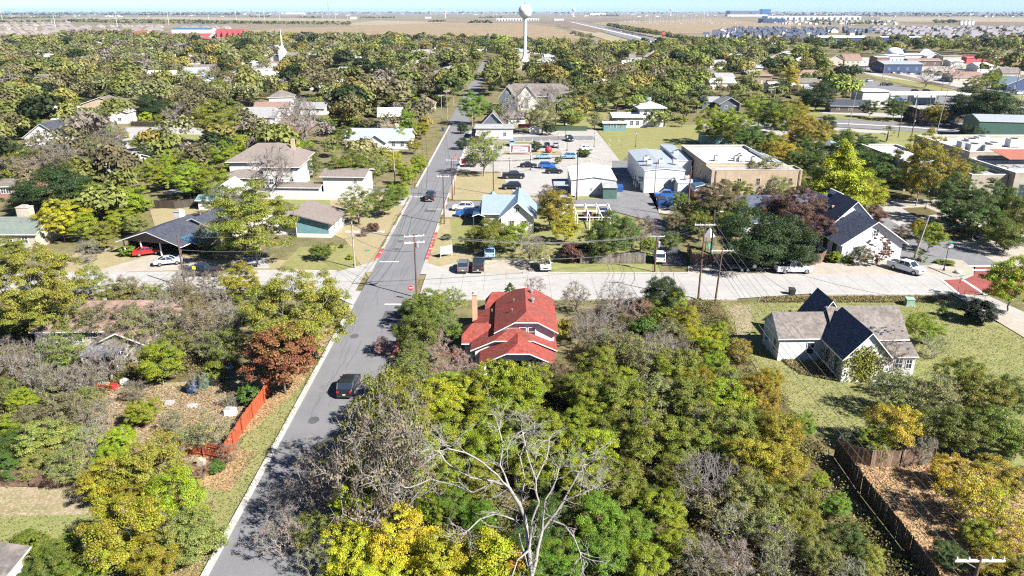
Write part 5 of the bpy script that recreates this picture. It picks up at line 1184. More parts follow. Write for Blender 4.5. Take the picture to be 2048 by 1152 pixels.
# ------------------------------------------------------------------ vehicles
CARP = paint("car_paint", (1, 1, 1), .25, objcol=True, var=.02, coat=.6)
CGL = paint("car_glass", (.02, .03, .045), .05, var=.02, spec=1.0)
TYRE = paint("tyre_rubber", (.02, .02, .022), .85); RIM = paint("wheel_rim", (.45, .45, .47), .3, metal=.7)
LAMPW = paint("headlamp_lens", (.75, .75, .72), .15); LAMPR = paint("tail_lamp_red", (.45, .02, .02), .2); BLACKP = paint("black_plastic", (.03, .03, .033), .6); PLATE = paint("number_plate", (.7, .7, .68), .5)
def loft(sections, name, mat, parent, smooth=True, matsel=None, mats=None):
    """sections: list of rings (lists of xyz) along the body"""
    mb = MB(); n = len(sections[0]); 
    for s in sections: mb.v += s
    for i in range(len(sections) - 1):
        for j in range(n):
            j2 = (j + 1) % n; mb.f.append((i * n + j, i * n + j2, (i + 1) * n + j2, (i + 1) * n + j)); mb.m.append(0)
    mb.f.append(tuple(range(n - 1, -1, -1))); mb.m.append(0); mb.f.append(tuple((len(sections) - 1) * n + j for j in range(n))); mb.m.append(0)
    return mb.build(name, mat, parent, False)
def make_vehicle(kind):
    """heading -y (front towards -y); origin on the ground in the middle"""
    L, W, hood, belt, top = dict(sedan=(4.7, 1.82, .92, .98, 1.44), suv=(4.75, 1.92, 1.08, 1.16, 1.74), pickup=(5.8, 2.0, 1.18, 1.28, 1.88), van=(4.9, 1.95, 1.1, 1.2, 1.8))[kind]
    r = thing({"sedan": "parked_car", "suv": "parked_suv", "pickup": "pickup_truck", "van": "parked_van"}[kind], None, {"pickup": "pickup truck", "van": "van"}.get(kind, "car"))
    w = W / 2
    def ring(y, zt, wt, zb=.32, wb=None):
        wb = wb or wt; zm = zb + (zt - zb) * .55
        return [(-wb * .92, y, zb), (wb * .92, y, zb), (wb, y, zb + .12), (wb * 1.0, y, zm), (wt * .96, y, zt - .06), (wt * .86, y, zt), (-wt * .86, y, zt), (-wt * .96, y, zt - .06), (-wb, y, zm), (-wb, y, zb + .12)]
    h = L / 2
    prof = [(-h, hood * .72, w * .84), (-h + .12, hood * .86, w * .93), (-h + .5, hood * .95, w), (-h + 1.15, hood, w), (-h + (1.35 if kind != "sedan" else 1.3), belt - .03, w), (0, belt, w), (h - .9, belt + (.02 if kind != "sedan" else .04), w), (h - .2, belt * (1.0 if kind != "sedan" else .98), w * .97), (h - .02, belt * .9, w * .9)]
    if kind == "pickup":
        prof = [(-h, hood * .78, w * .88), (-h + .12, hood * .93, w * .96), (-h + .5, hood * .98, w), (-h + 1.5, hood, w), (0, belt, w), (h - .1, belt - .02, w), (h, belt * .95, w * .97)]
    body = loft([ring(y, z, ww) for y, z, ww in prof], "body", CARP, r)
    # greenhouse
    if kind == "sedan": G_ = [(-h + 1.25, belt - .05, w * .84), (-h + 2.05, top - .04, w * .70), (-h + 2.5, top, w * .70), (h - 1.6, top - .03, w * .68), (h - .75, belt - .02, w * .80)]
    elif kind == "pickup": G_ = [(-h + 1.4, belt - .08, w * .90), (-h + 2.05, top - .04, w * .76), (-h + 2.4, top, w * .77), (.75, top - .03, w * .77), (.95, belt - .05, w * .88)]
    else: G_ = [(-h + 1.15, belt - .05, w * .88), (-h + 1.9, top - .05, w * .76), (-h + 2.3, top, w * .77), (h - .75, top - .04, w * .76), (h - .22, belt - .05, w * .86)]
    secs = []
    for y, z, ww in G_:
        zb = belt - .08; tp = max(z, zb + .02); wb = w * .9
        secs.append([(-wb, y, zb), (wb, y, zb), (wb if z < belt else ww * 1.04, y, tp - .04 if z > belt else zb + .01), (ww * .93, y, tp), (-ww * .93, y, tp), (-(wb if z < belt else ww * 1.04), y, tp - .04 if z > belt else zb + .01)])
    loft(secs, "window_glass", CGL, r)
    mb = MB(); y0, y1, ww = G_[1][0] + .02, G_[3][0] - .02, G_[2][2]
    mb.hexa([(-ww * .97, y0, top - .045), (ww * .97, y0, top - .045), (ww * .97, y1, top - .045), (-ww * .97, y1, top - .045), (-ww * .9, y0 + .08, top + .025), (ww * .9, y0 + .08, top + .025), (ww * .9, y1 - .05, top + .02), (-ww * .9, y1 - .05, top + .02)])
    for s in (-1, 1):
        for (ya, za, wa), (yb, zb_, wb_) in ((G_[0], G_[1]), (G_[3], G_[4])):
            mb.tube((s * w * .9, ya, max(za, belt - .05)), (s * wa * 0 + s * wb_ * 1.0, yb, max(zb_, belt - .05)), .05, .05, 5)
        ym = (G_[1][0] + G_[3][0]) / 2; mb.tube((s * w * .91, ym, belt - .05), (s * ww * 1.0, ym, top - .03), .05, .05, 5)
    mb.build("roof", CARP, r)
    if kind == "pickup":
        b = MB(); b.box(-w * .82, w * .82, 1.05, h - .12, belt - .012, belt + .004); b.build("cargo_bed", BLACKP, r)
        b = MB()
        for s in (-1, 1): b.box(s * w * .9 - .07, s * w * .9 + .07, 1.0, h - .05, belt - .02, belt + .05)
        b.box(-w * .95, w * .95, h - .1, h - .01, belt - .05, belt + .05); b.build("bed_rail", CARP, r)
    wr = dict(sedan=.33, suv=.37, pickup=.41, van=.35)[kind]
    for sx in (-1, 1):
        for yy in (-h + .95, h - (1.05 if kind != "pickup" else 1.25)):
            t = MB(); c = (sx * (w - .22), yy, wr); t.tube((sx * (w - .26), yy, wr), (sx * (w + .015), yy, wr), wr, wr, 16, cap=True); wh = t.build("wheel", TYRE, r)
            q = MB(); q.tube((sx * (w + .005), yy, wr), (sx * (w + .03), yy, wr), wr * .62, wr * .56, 10, cap=True); q.build("rim", RIM, wh)
        a = MB(); a.box(sx * w * .62 - .17, sx * w * .62 + .17, -h - .02, -h + .12, hood * .60, hood * .76); a.build("headlight", LAMPW, r)
        a = MB(); a.box(sx * w * .74 - .12, sx * w * .74 + .12, h - .1, h + .015, belt * .68, belt * .9); a.build("tail_light", LAMPR, r)
        a = MB(); a.box(sx * (w + .02) - .0 if sx > 0 else -w - .2, sx * (w + .2) if sx > 0 else -w - .02, -h + 1.55, -h + 1.68, belt - .02, belt + .14); a.build("mirror", CARP, r)
    g = MB(); g.box(-w * .42, w * .42, -h - .015, -h + .1, hood * .55, hood * .74); g.build("grille", BLACKP, r)
    g = MB(); g.box(-w * .86, w * .86, -h - .05, -h + .1, .3, .48); g.box(-w * .86, w * .86, h - .1, h + .05, .3, .48); g.build("bumper", BLACKP if kind != "pickup" else RIM, r)
    g = MB(); g.box(-.16, .16, h + .03, h + .06, .55, .68); g.build("number_plate", PLATE, r)
    return r
VP = {k: make_vehicle(k) for k in ("sedan", "suv", "pickup")}; used = set()
CC = dict(black=(.012, .013, .016), navy=(.01, .02, .06), white=(.75, .75, .76), silver=(.42, .44, .47), red=(.55, .02, .02), blue=(.02, .12, .45), grey=(.12, .13, .14), maroon=(.12, .02, .03), lightblue=(.25, .42, .60), tan=(.4, .35, .28), brown=(.10, .06, .045))
def car(px, py, kind, color, heading, label, group=None, world=None):
    """heading in degrees: where the nose points, 0 = away from the camera, 90 = to the photo's right"""
    x, y = world or G(px, py, .7)
    if kind not in used: r = VP[kind]; used.add(kind)
    else: r = copy_tree(VP[kind])
    r.location = (x, y, .17); r.rotation_euler = (0, 0, R_(180 - heading)); tag(r, label, None, group)
    if "group" in r and not group: del r["group"]
    for ch in [r] + [o for o in r.children]: ch.color = (*CC[color], 1)
    return r
def colour_children(r, color):
    for o in r.children: o.color = (*CC[color], 1)
V = "cars parked around town"
car(698, 771, "suv", "black", 2, "black SUV parked on the street beside the orange picket fence, casting a dark shadow")
car(861, 394, "pickup", "black", 0, "dark pickup driving away up the middle of the main street")
car(927, 533, "suv", "grey", 0, "dark grey hatchback in the bay next to the larger pickup", V)
car(957, 530, "pickup", "black", 0, "black pickup with covered bed in the parking bay below the shade tree", V)
car(980, 505, "suv", "lightblue", 0, "pale blue van under the shade of the olive tree", V)
car(1090, 530, "suv", "white", 180, "white SUV parked alone facing the cross street", V)
car(1586, 538, "pickup", "white", 90, "white pickup hitched to a flat trailer on the cross street")
car(1812, 536, "pickup", "white", 148, "white pickup angled towards the street in front of the slate-roofed hall")
car(405, 544, "pickup", "black", -85, "black pickup parked at the edge of the left cross street")
car(336, 522, "sedan", "silver", 68, "silver sedan on the driveway before the carport")
car(293, 503, "sedan", "red", 60, "bright red car with raised bonnet under the carport edge")
car(237, 287, "suv", "black", 70, "black car alone on the pale drive behind the white roof", V)
car(926, 415, "suv", "white", -88, "white SUV parked beside the metal-roofed cottage", V)
car(934, 427, "suv", "blue", -88, "bright blue SUV nearest the metal-roofed cottage's lawn", V)
car(957, 420, "sedan", "blue", 0, "blue car tucked against the cottage's porch wall", V)
car(1027, 352, "pickup", "black", 90, "black pickup by the grass edge, one of two vehicles stacked on the concrete pad", V)
car(1023, 373, "suv", "black", -90, "black four-wheel drive with spare wheel just below the black pickup", V)
car(1057, 330, "sedan", "black", 96, "black sedan in the second bay row next to the lamp post", V)
car(1094, 332, "suv", "blue", 95, "blue crossover between the black sedans of the car park", V)
car(1108, 342, "sedan", "black", 90, "low black sports car by the shop's shaded wall", V)
car(1088, 313, "sedan", "lightblue", -90, "pale blue sedan in front of the red play object", V)
car(1137, 313, "suv", "lightblue", -90, "light blue SUV beside the bushy car park tree", V)
car(1024, 287, "suv", "lightblue", 0, "pale blue pickup-sized car at the banner's upper corner", V)
car(1094, 290, "sedan", "navy", 0, "navy car at the far island of the car park", V)
car(1112, 290, "sedan", "silver", 0, "silver-blue car next to the navy one on the far island", V)
car(1139, 278, "suv", "black", 170, "black SUV at the far upper row of the car park", V)
car(1173, 297, "sedan", "white", 60, "white car slanted at the car park's right exit", V)
car(955, 277, "sedan", "maroon", 90, "dark red car behind the two small oaks near the street", V)
car(1175, 430, "sedan", "maroon", 0, "maroon car beyond the white pergola", V); car(1208, 428, "suv", "navy", 0, "dark blue car beside the white pergola's top end", V)
car(1334, 391, "pickup", "blue", -80, "blue pickup against the warehouse's shaded yard", V)
car(1318, 515, "suv", "white", 5, "white vehicle at the mouth of the dark alley", V)
for i, (px, py, k, c, hd) in enumerate([(1738, 162, "suv", "silver", 60), (1768, 169, "suv", "black", 65), (1780, 169, "sedan", "black", 65), (1831, 183, "suv", "black", 100), (1854, 183, "suv", "black", 100), (1900, 243, "suv", "white", 180), (1938, 254, "sedan", "white", 95),
    (1960, 256, "sedan", "white", 95), (2012, 257, "sedan", "navy", 95), (2030, 262, "suv", "white", 95), (1885, 160, "pickup", "white", 95), (2012, 185, "sedan", "silver", 90), (2040, 187, "suv", "white", 90), (1645, 262, "sedan", "silver", 200), (1654, 270, "suv", "white", 200), (1670, 284, "sedan", "white", 200), (1700, 290, "suv", "white", 200),
    (1630, 250, "suv", "navy", 200), (1800, 199, "sedan", "blue", 90), (1786, 196, "suv", "white", 90), (2046, 222, "suv", "navy", 120), (1430, 240, "sedan", "black", 100)]):
    lb = {"black": "black", "white": "white", "silver": "silver", "navy": "navy", "blue": "blue"}[c]
    where = {0: "leading on the highway beyond the rail-side verge", 1: "closely followed on the highway by the white store", 2: "trailing its black twin on the highway by the white store", 3: "left of the pair passing above the fuel canopy", 4: "right of the pair passing above the fuel canopy", 5: "parked before the long brown shop", 6: "first of two driving below the giant live oak", 7: "second of two driving below the giant live oak", 8: "behind the green metal building", 9: "last in view beside the green metal building", 10: "by the tan-roofed house", 11: "in the yard of the blue-roofed house", 12: "beside the blue-roofed house at the frame edge", 13: "uppermost in the tree-lined street", 14: "second down the tree-lined street", 15: "third down the tree-lined street", 16: "lowest in the tree-lined street", 17: "half hidden at the top of the tree-lined street", 18: "beside the fuel kiosk", 19: "at the fuel canopy's left post", 20: "at the road end by the giant oak's far side", 21: "in shade by the blue-grey cottage"}[i]
    car(px, py, k, c, hd, f"{lb} {dict(suv='SUV', sedan='sedan', pickup='pickup')[k]} {where}", V)
# the many cars of the shopping strip: low detail copies
def small_car_mesh():
    mb = MB(); mb.hexa([(-.9, -2.3, .3), (.9, -2.3, .3), (.9, 2.3, .3), (-.9, 2.3, .3), (-.85, -2.2, .9), (.85, -2.2, .9), (.85, 2.2, .98), (-.85, 2.2, .98)]); mb.hexa([(-.8, -1.2, .9), (.8, -1.2, .9), (.8, 1.9, .95), (-.8, 1.9, .95), (-.65, -.5, 1.5), (.65, -.5, 1.5), (.65, 1.3, 1.5), (-.65, 1.3, 1.5)], 1)
    for sx in (-.9, .72):
        for y in (-1.5, 1.4): mb.tube((sx, y, .33), (sx + .18, y, .33), .33, .33, 8, 2, cap=True)
    o = mb.build("small_car", [CARP, CGL, TYRE]); me = o.data; bpy.data.objects.remove(o); return me
SCM = small_car_mesh(); rr = random.Random(5)
for i in range(26):
    row = i % 2; px = 1668 + (i // 2) * 19 + rr.uniform(-3, 3); py = (134.5, 140.5)[row] + (px - 1668) * .055
    x, y = G(px, py); o = bpy.data.objects.new("parked_car", SCM); COL.objects.link(o); o.location = (x, y, .1); o.rotation_euler = (0, 0, rr.uniform(-.3, .3) + (0 if row else 1.2)); cn = rr.choice(["white", "silver", "black", "grey", "navy", "red"]); o.color = (*CC[cn], 1)
    tag(o, f"{cn} car, {num(i // 2)} from the photo's left in the {'nearer' if row else 'farther'} row at the shopping strip", "car", "cars at the shopping strip")
for i in range(9):
    f = .1 + i * .1; px = 1150 + f * 230; py = 44 + f * 52; x, y = G(px, py); o = bpy.data.objects.new("highway_car", SCM); COL.objects.link(o); o.location = (x, y, .55); o.scale = (1.3, 1.3, 1.3); cn = ["white", "black", "silver"][i % 3]; o.color = (*CC[cn], 1)
    tag(o, f"{cn} vehicle on the far highway, {num(i)} counting back from the horizon end", "car", "cars on the far highway")
# flat trailer
x, y = G(1490, 541); r = thing("flat_trailer", "empty black tandem-axle flat trailer behind the white pickup", "trailer", (x, y, .15), R_(-2))
m = MB(); m.box(-2.8, 2.4, -1.0, 1.0, .55, .65); m.build("deck", paint("trailer_deck", (.2, .17, .14), .8, stripes=('X', 3, .3)), r)
m = MB(); m.box(-2.85, 2.45, -1.08, -1.0, .5, .75); m.box(-2.85, 2.45, 1.0, 1.08, .5, .75); m.tube((2.4, -.9, .55), (4.0, 0, .5), .06, .06, 6); m.tube((2.4, .9, .55), (4.0, 0, .5), .06, .06, 6); m.build("frame", DARKM, r)
for xx in (-.9, .1):
    for s in (-1, 1):
        m = MB(); m.tube((xx, s * 1.1, .36), (xx, s * 1.35, .36), .36, .36, 14, cap=True); wh = m.build("wheel", TYRE, r); m = MB(); m.tube((xx, s * 1.34, .36), (xx, s * 1.37, .36), .2, .2, 10, cap=True); m.build("rim", RIM, wh)
m = MB(); m.tube((1.2, -.9, .95), (1.2, -1.1, .95), .34, .34, 12, cap=True); m.build("spare_wheel", RIM, r)
for s in (-1, 1):
    m = MB(); m.box(-1.4, .6, s * 1.1 if s > 0 else -1.4, 1.4 if s > 0 else -1.1, .74, .8); m.build("mudguard", DARKM, r)
m = MB(); m.hexa([(-3.9, -.9, .1), (-2.9, -.9, .5), (-2.9, .9, .5), (-3.9, .9, .1), (-3.9, -.9, .15), (-2.9, -.9, .55), (-2.9, .9, .55), (-3.9, .9, .15)]); m.build("ramp", DARKM, r)
# ------------------------------------------------------------------ fences
def fence(name, label, pts, h, mat, board=.14, gap=.012, cat="fence", posts=None, lean=0, world=False, pattern=True, var=.12, rail=True):
    P_ = [p if world else G(*p) for p in pts]; r = thing(name, label, cat, (P_[0][0], P_[0][1], 0)); rr = random.Random(len(label)); ox, oy = P_[0]
    mb = MB(); ra = MB(); po = []
    for (xa, ya), (xb, yb) in zip(P_, P_[1:]):
        L = math.hypot(xb - xa, yb - ya); ux, uy = (xb - xa) / L, (yb - ya) / L; nx, ny = -uy, ux; n = int(L / (board + gap)); t = .02
        for i in range(n):
            s0 = i * (board + gap); s1 = s0 + board; hh = h * (1 + rr.uniform(-var * .3, var * .3)); le = rr.uniform(-.03, .03) * (1 + lean)
            a = (xa - ox + ux * s0, ya - oy + uy * s0); b = (xa - ox + ux * s1, ya - oy + uy * s1); e = rr.uniform(0, .012)
            mb.hexa([(a[0], a[1], .05), (b[0], b[1], .05), (b[0] + nx * (t + e), b[1] + ny * (t + e), .05), (a[0] + nx * (t + e), a[1] + ny * (t + e), .05), (a[0] + nx * le, a[1] + ny * le, hh), (b[0] + nx * le, b[1] + ny * le, hh), (b[0] + nx * (t + le), b[1] + ny * (t + le), hh), (a[0] + nx * (t + le), a[1] + ny * (t + le), hh)], rr.choice((0, 0, 0, 1)))
        for z in (.35, h * .8):
            a = (xa - ox + nx * .03, ya - oy + ny * .03); b = (xb - ox + nx * .03, yb - oy + ny * .03)
            ra.hexa([(a[0], a[1], z), (b[0], b[1], z), (b[0] + nx * .05, b[1] + ny * .05, z), (a[0] + nx * .05, a[1] + ny * .05, z), (a[0], a[1], z + .09), (b[0], b[1], z + .09), (b[0] + nx * .05, b[1] + ny * .05, z + .09), (a[0] + nx * .05, a[1] + ny * .05, z + .09)])
        k = max(1, int(L / 2.6))
        for i in range(k + 1):
            s = L * i / k; po.append((xa - ox + ux * s + nx * .14, ya - oy + uy * s + ny * .14))
    m2 = mat if isinstance(mat, (list, tuple)) else [mat, mat]
    mb.build("fence_boards", m2, r)
    if rail: ra.build("rail", m2[0], r)
    for x_, y_ in po[:60]:
        q = MB(); q.box(x_ - .05, x_ + .05, y_ - .05, y_ + .05, 0, h * .96); q.build("post", m2[0], r)
    return r
F_OR = [paint("fence_orange", (.40, .085, .03), .8, var=.15, scale=2), paint("fence_orange2", (.33, .07, .025), .8, var=.15)]
F_GR = [paint("fence_weathered", (.26, .23, .20), .9, var=.25, scale=2), paint("fence_weathered2", (.18, .155, .135), .9, var=.25)]
F_BR = [paint("fence_brown", (.20, .125, .08), .9, var=.25, scale=2), paint("fence_brown2", (.30, .20, .14), .9, var=.25)]
F_DK = [paint("fence_dark", (.065, .05, .04), .9, var=.25, scale=2), paint("fence_dark2", (.085, .07, .055), .9, var=.25)]
fence("picket_fence", "bright orange-stained board fence curving along the street verge", [(541, 787), (528, 808), (505, 838), (484, 868), (466, 898), (452, 921)], 1.9, F_OR)
fence("picket_fence", "short orange-brown fence return under the trees at the yard corner", [(452, 922), (410, 913), (330, 905)], 1.6, F_OR)
fence("board_fence", "dark board fence with worn boards at the photo's left edge", [(-60, 972), (60, 974), (125, 976), (182, 974)], 1.8, F_BR)
fence("board_fence", "weathered grey board fence beside the strip of lawn and dark alley", [(1160, 527), (1240, 526), (1290, 527)], 1.9, F_GR)
fence("board_fence", "brown board fence beneath the big dark evergreen oak", [(1384, 530), (1480, 530), (1560, 531), (1640, 528), (1652, 520)], 1.9, F_BR)
fence("board_fence", "side run of brown board fence along the dark alley", [(1384, 530), (1376, 505)], 1.9, F_BR)
fence("board_fence", "long dark board fence dividing the leaf-strewn yard from the thicket", [(1668, 915), (1720, 990), (1790, 1080), (1870, 1190)], 2.1, F_DK)
fence("board_fence", "brown back fence of the leaf-strewn yard behind the golden tree", [(1668, 915), (1740, 935), (1800, 935), (1862, 928)], 1.9, F_BR)
fence("board_fence", "red-brown fence behind the yellowish shrub by the gabled house", [(500, 268), (560, 272), (585, 282)], 1.8, [W_BRICKR, W_BRICKR], board=.3, rail=False)
fence("board_fence", "dark fence behind the pale drive and bare tree", [(262, 252), (330, 254), (400, 256)], 1.8, F_DK, board=.3, rail=False)
fence("board_fence", "dark fence below the yellow-green trees behind the carport house", [(310, 416), (350, 418), (400, 412)], 1.8, F_DK, board=.2)
fence("garden_fence", "dark screen hedge fence at the head of the car park", [(1110, 262), (1175, 262)], 1.8, [paint("screen_green", (.05, .08, .05), .9)] * 2, board=.3, rail=False)
# white pergola
x, y = G(1180, 462); r = thing("pergola", "white painted timber pergola frame behind the yellow tree", "pergola", (x - 1, y, 0))
for i in range(5):
    for yy in (0, 5, 10):
        m = MB(); m.box(-4 + i * 2.4, -3.85 + i * 2.4, yy, yy + .15, 0, 2.7); m.build("post", TRIM, r)
m = MB()
for yy in (0, 5, 10): m.box(-4.2, 6, yy - .02, yy + .17, 2.7, 2.85)
m.build("beam", TRIM, r); m = MB()
for i in range(5): m.box(-4 + i * 2.4, -3.86 + i * 2.4, -.4, 10.6, 2.86, 3.0)
m.build("rafter", TRIM, r)
# ------------------------------------------------------------------ utility poles and wires
WOOD = paint("pole_wood", (.15, .085, .06), .9, var=.2, scale=2); WOODG = paint("pole_wood_grey", (.36, .31, .26), .9, var=.2, scale=2); INS = paint("insulator", (.6, .6, .62), .4); WIRE = paint("wire", (.06, .06, .065), .6); WIREL = paint("wire_aluminium", (.42, .42, .43), .4, metal=.5)
XARM = paint("crossarm_pale", (.62, .60, .57), .8)
UP = {}
def upole(key, px, py, H, label, arm=1, rot=0, mat=None, armw=1.25, trans=False, lamp=False, lean=(0, 0), thick=.16, world=None, group=None):
    x, y = world or G(px, py); r = thing("utility_pole", label, "utility pole", (x, y, 0), R_(rot), group)
    m = MB(); m.tube((0, 0, 0), (lean[0], lean[1], H), thick, thick * .62, 9, cap=True); m.build("pole", mat or WOOD, r)
    tips = []
    for k in range(arm):
        z = H - .35 - k * 1.0; m = MB(); m.box(-armw + lean[0], armw + lean[0], lean[1] - .07, lean[1] + .05, z - .06, z + .08); a = m.build("crossarm", XARM, r)
        for u in (-armw + .1, -armw * .45, armw * .45, armw - .1):
            m = MB(); m.lathe([(.05, 0), (.075, .1), (.04, .2)], 6, (u + lean[0], lean[1], z + .08)); m.build("insulator", INS, a)
            if k == 0: tips.append(Vector((u + lean[0], lean[1], z + .28)))
        m = MB(); m.tube((-armw * .6 + lean[0], lean[1], z - .05), (lean[0], lean[1], z - .6), .025, .025, 4); m.tube((armw * .6 + lean[0], lean[1], z - .05), (lean[0], lean[1], z - .6), .025, .025, 4); m.build("brace", METAL, a)
    if trans:
        m = MB(); m.lathe([(.24, 0), (.26, .1), (.26, .8), (.18, .9)], 12, (.38, 0, H - 2.1)); m.build("transformer", METAL, r)
    if lamp:
        m = MB(); m.tube((0, 0, H - .6), (.9, -.2, H - .2), .04, .035, 6); m.build("lamp_arm", METAL, r); m = MB(); m.box(.8, 1.4, -.35, -.05, H - .3, H - .18); m.build("lamp_head", UNIT, r)
    Rz = Matrix.Rotation(R_(rot), 3, 'Z'); UP[key] = [Rz @ t + Vector((x, y, 0)) for t in tips] or [Vector((x, y, H - .4))]
    UP[key + "_m"] = [Vector((x, y, H - 2.6))]; return r
upole("A", 834, 597, 10.2, "dark utility pole at the street corner carrying the thickest wire bundle", arm=2, rot=12, trans=True, armw=1.5)
upole("B", 889, 449, 10.3, "dark utility pole beside the red kerb near the blue car", rot=0, mat=WOOD)
upole("C", 905, 400, 9.6, "dark utility pole at the lawn corner by the signs"); upole("C2", 909, 390, 8.8, "slim pole right beside the lawn corner utility pole", arm=0, thick=.09)
upole("D", 987, 389, 9.8, "dark pole standing on the lawn left of the black pickup", arm=0)
upole("E", 1153, 401, 11.0, "tall dark pole in front of the low white shop building", arm=0)
upole("F", 1374, 436, 11.0, "dark brown pole at the alley bend near the blue tarpaulin", arm=0, thick=.2)
upole("F2", 1308, 397, 8.5, "thin pole at the warehouse corner", arm=0, thick=.09)
upole("Gx", 1396, 602, 12.2, "tall dark utility pole with pale crossarm left of the leaning wire-hung pole", rot=0, armw=1.5)
upole("H", 1430, 607, 8.6, "shorter utility pole with wide pale crossarm and hanging service cables", rot=0, armw=1.6, lean=(.3, 0))
upole("I", 1419, 531, 9.8, "red-brown street light pole behind the brown board fence", arm=0, lamp=True, thick=.19)
upole("J", 1309, 545, 6.6, "short utility pole with transformer beside the alley mouth", arm=1, trans=True)
upole("K", 710, 537, 8.2, "pale grey bare pole on the corner lawn by the teal panelled house", arm=0, mat=WOODG)
upole("L", 371, 577, 9.0, "brown utility pole in front of the black pickup", arm=0)
upole("M", 1827, 520, 8.0, "leaning pale wooden post at the slate hall's corner", arm=0, mat=WOODG, lean=(1.2, 0), thick=.2)
upole("N", 1939, 1250, 10.5, "near utility pole with pale crossarm at the photo's lower edge", armw=1.5, world=G(1960, 1120, 10.2))
upole("O", 790, 366, 8.5, "grey street pole with white arm amid the hedge trees", mat=WOODG, armw=1.4)
upole("P", 945, 274, 8.5, "pale pole in front of the bright green street tree", arm=0, mat=WOODG); upole("Q", 884, 247, 11, "tall roadside pole among the wires past the curve", rot=5, mat=WOODG)
upole("R", 895, 243, 12, "second tall pole of the roadside cluster", rot=5, mat=WOODG); upole("S", 907, 211, 12.5, "third roadside pole with stacked arms", rot=5, arm=2, mat=WOODG); upole("T", 916, 184, 13, "fourth roadside pole further up the street", arm=2, mat=WOODG); upole("U", 926, 172, 13, "fifth roadside pole beside its taller twin", arm=2, mat=WOODG); upole("V", 934, 158, 13, "farthest pole of the main street row", arm=1, mat=WOODG)
upole("W", 857, 249, 8.0, "plain grey pole standing before the white cottage by the street", arm=0, mat=WOODG)
upole("AA", 1697, 252, 15, "tall grey pole with floodlight beside the far road", arm=0, mat=WOODG, lamp=True, lean=(1.3, 0)); upole("AB", 1796, 275, 12, "dark lamp-like pole on the green strip near the palm", arm=0); upole("AC", 1821, 283, 13, "black lantern pole next to the palm's dark pole", arm=0); upole("AD", 1874, 262, 17, "tall pale pole left of the golden tree at the brown shop", arm=0, mat=WOODG, lean=(1.2, 0))
upole("AE", 1945, 257, 15, "tall pale pole by the two white cars below the live oak", arm=0, mat=WOODG, lean=(1, 0)); upole("AF", 1989, 254, 13, "pole at the giant live oak's right side", arm=0, mat=WOOD); upole("AG", 2027, 253, 14, "pale pole nearest the right frame edge", arm=0, mat=WOODG, lean=(1, 0))
upole("AH", 1762, 175, 13, "pole with floodlight beside the yellow warning sign", arm=0, mat=WOODG, lamp=True); upole("AI", 1881, 192, 12, "dark pole standing on the verge right of the passing cars", arm=1); upole("AJ", 1538, 220, 10, "utility pole with stacked crossarms by the street trees", arm=2, mat=WOODG); upole("AK", 1546, 218, 10, "utility pole twin behind the stacked crossarm one", arm=1, mat=WOODG)
upole("AL", 1363, 178, 9, "white-armed pole in the trees behind the car park lawn", mat=WOODG); upole("AM", 318, 128, 10, "pale pole in the upper left wood", mat=WOODG); upole("AN", 170, 122, 10, "small pale pole in the upper left wood", mat=WOODG); upole("AO", 322, 226, 10, "brown transformer pole by the dark evergreen", arm=0, trans=True); upole("AP", 266, 248, 9, "slim pole at the pale drive's end", arm=0, mat=WOODG)
upole("AQ", 625, 135, 12, "pale utility pole right of the steeple church", mat=WOODG); upole("AR", 674, 130, 12, "brown utility pole in the trees right of the steeple", mat=WOODG); upole("AS", 1685, 145, 11, "thin dark pole where the rail line meets the car lot", arm=0); upole("AT", 1735, 140, 13, "pale pole in front of the shopping strip", arm=1, mat=WOODG); upole("AU", 2030, 185, 13, "dark pole before the pale blue-roofed house", arm=0, thick=.2)
upole("AV", 1665, 130, 12, "pole with crossarm at the shopping strip's start", arm=1, mat=WOODG); upole("AW", 948, 96, 12, "twin pale pole left of the water tower", arm=0, mat=TRIM); upole("AX", 1006, 102, 12, "pale slim pole just left of the water tower", arm=0, mat=TRIM); upole("AY", 1270, 108, 12, "pale pole beside the highway end", arm=0, mat=TRIM); upole("AZ", 1281, 107, 12, "second pale pole beside the highway end", arm=0, mat=TRIM)
def wire(a, b, sag=.9, r=.022, n=14, mb=None):
    pts = [a.lerp(b, i / n) - Vector((0, 0, sag * 4 * (i / n) * (1 - i / n))) for i in range(n + 1)]
    for p, q in zip(pts, pts[1:]): mb.tube(p, q, r, r, 3)
def span(a, b, label, sag=.9, r=.022, light=False, which=None):
    A_, B_ = UP[a], UP[b]; mb = MB(); k = max(len(A_), len(B_))
    for i in range(k):
        wire(A_[min(i, len(A_) - 1)], B_[min(i, len(B_) - 1)], sag + .1 * (i % 3), r, 14, mb)
    wire(UP[a + "_m"][0], UP[b + "_m"][0], sag + .2, r * 1.4, 14, mb)
    tag(mb.build("overhead_wires", WIREL if light else WIRE), label, "overhead wires", "overhead wire spans")
span("A", "B", "wire span along the street from the corner pole to the blue car's pole"); span("B", "C", "wire span from the red-kerb pole to the lawn corner pole"); span("C", "Q", "wire span running up the street past the car park")
span("Q", "S", "wires between the roadside pole cluster"); span("S", "T", "wires from third to fourth roadside pole"); span("T", "V", "wires reaching the farthest main street pole"); span("A", "J", "long pale wire span over the parking bay to the alley pole", light=True, sag=1.3); span("J", "Gx", "short pale wires across the alley mouth", light=True, sag=.5)
span("Gx", "N", "long wires from the tall crossarm pole over the derelict house's yard to the near pole", light=True, sag=1.2); span("A", "K", "thin service wires crossing the intersection to the grey pole", sag=.8); span("K", "L", "wire span over the left cross street", sag=1.0); span("H", "I", "service cables between the short pole and the street light", sag=.7); span("C", "E", "wire from the lawn corner to the shop's pole", sag=.8); span("E", "F", "wire from the shop's pole to the alley bend", sag=.8); span("F", "I", "wires down the alley to the street light pole", sag=.8)
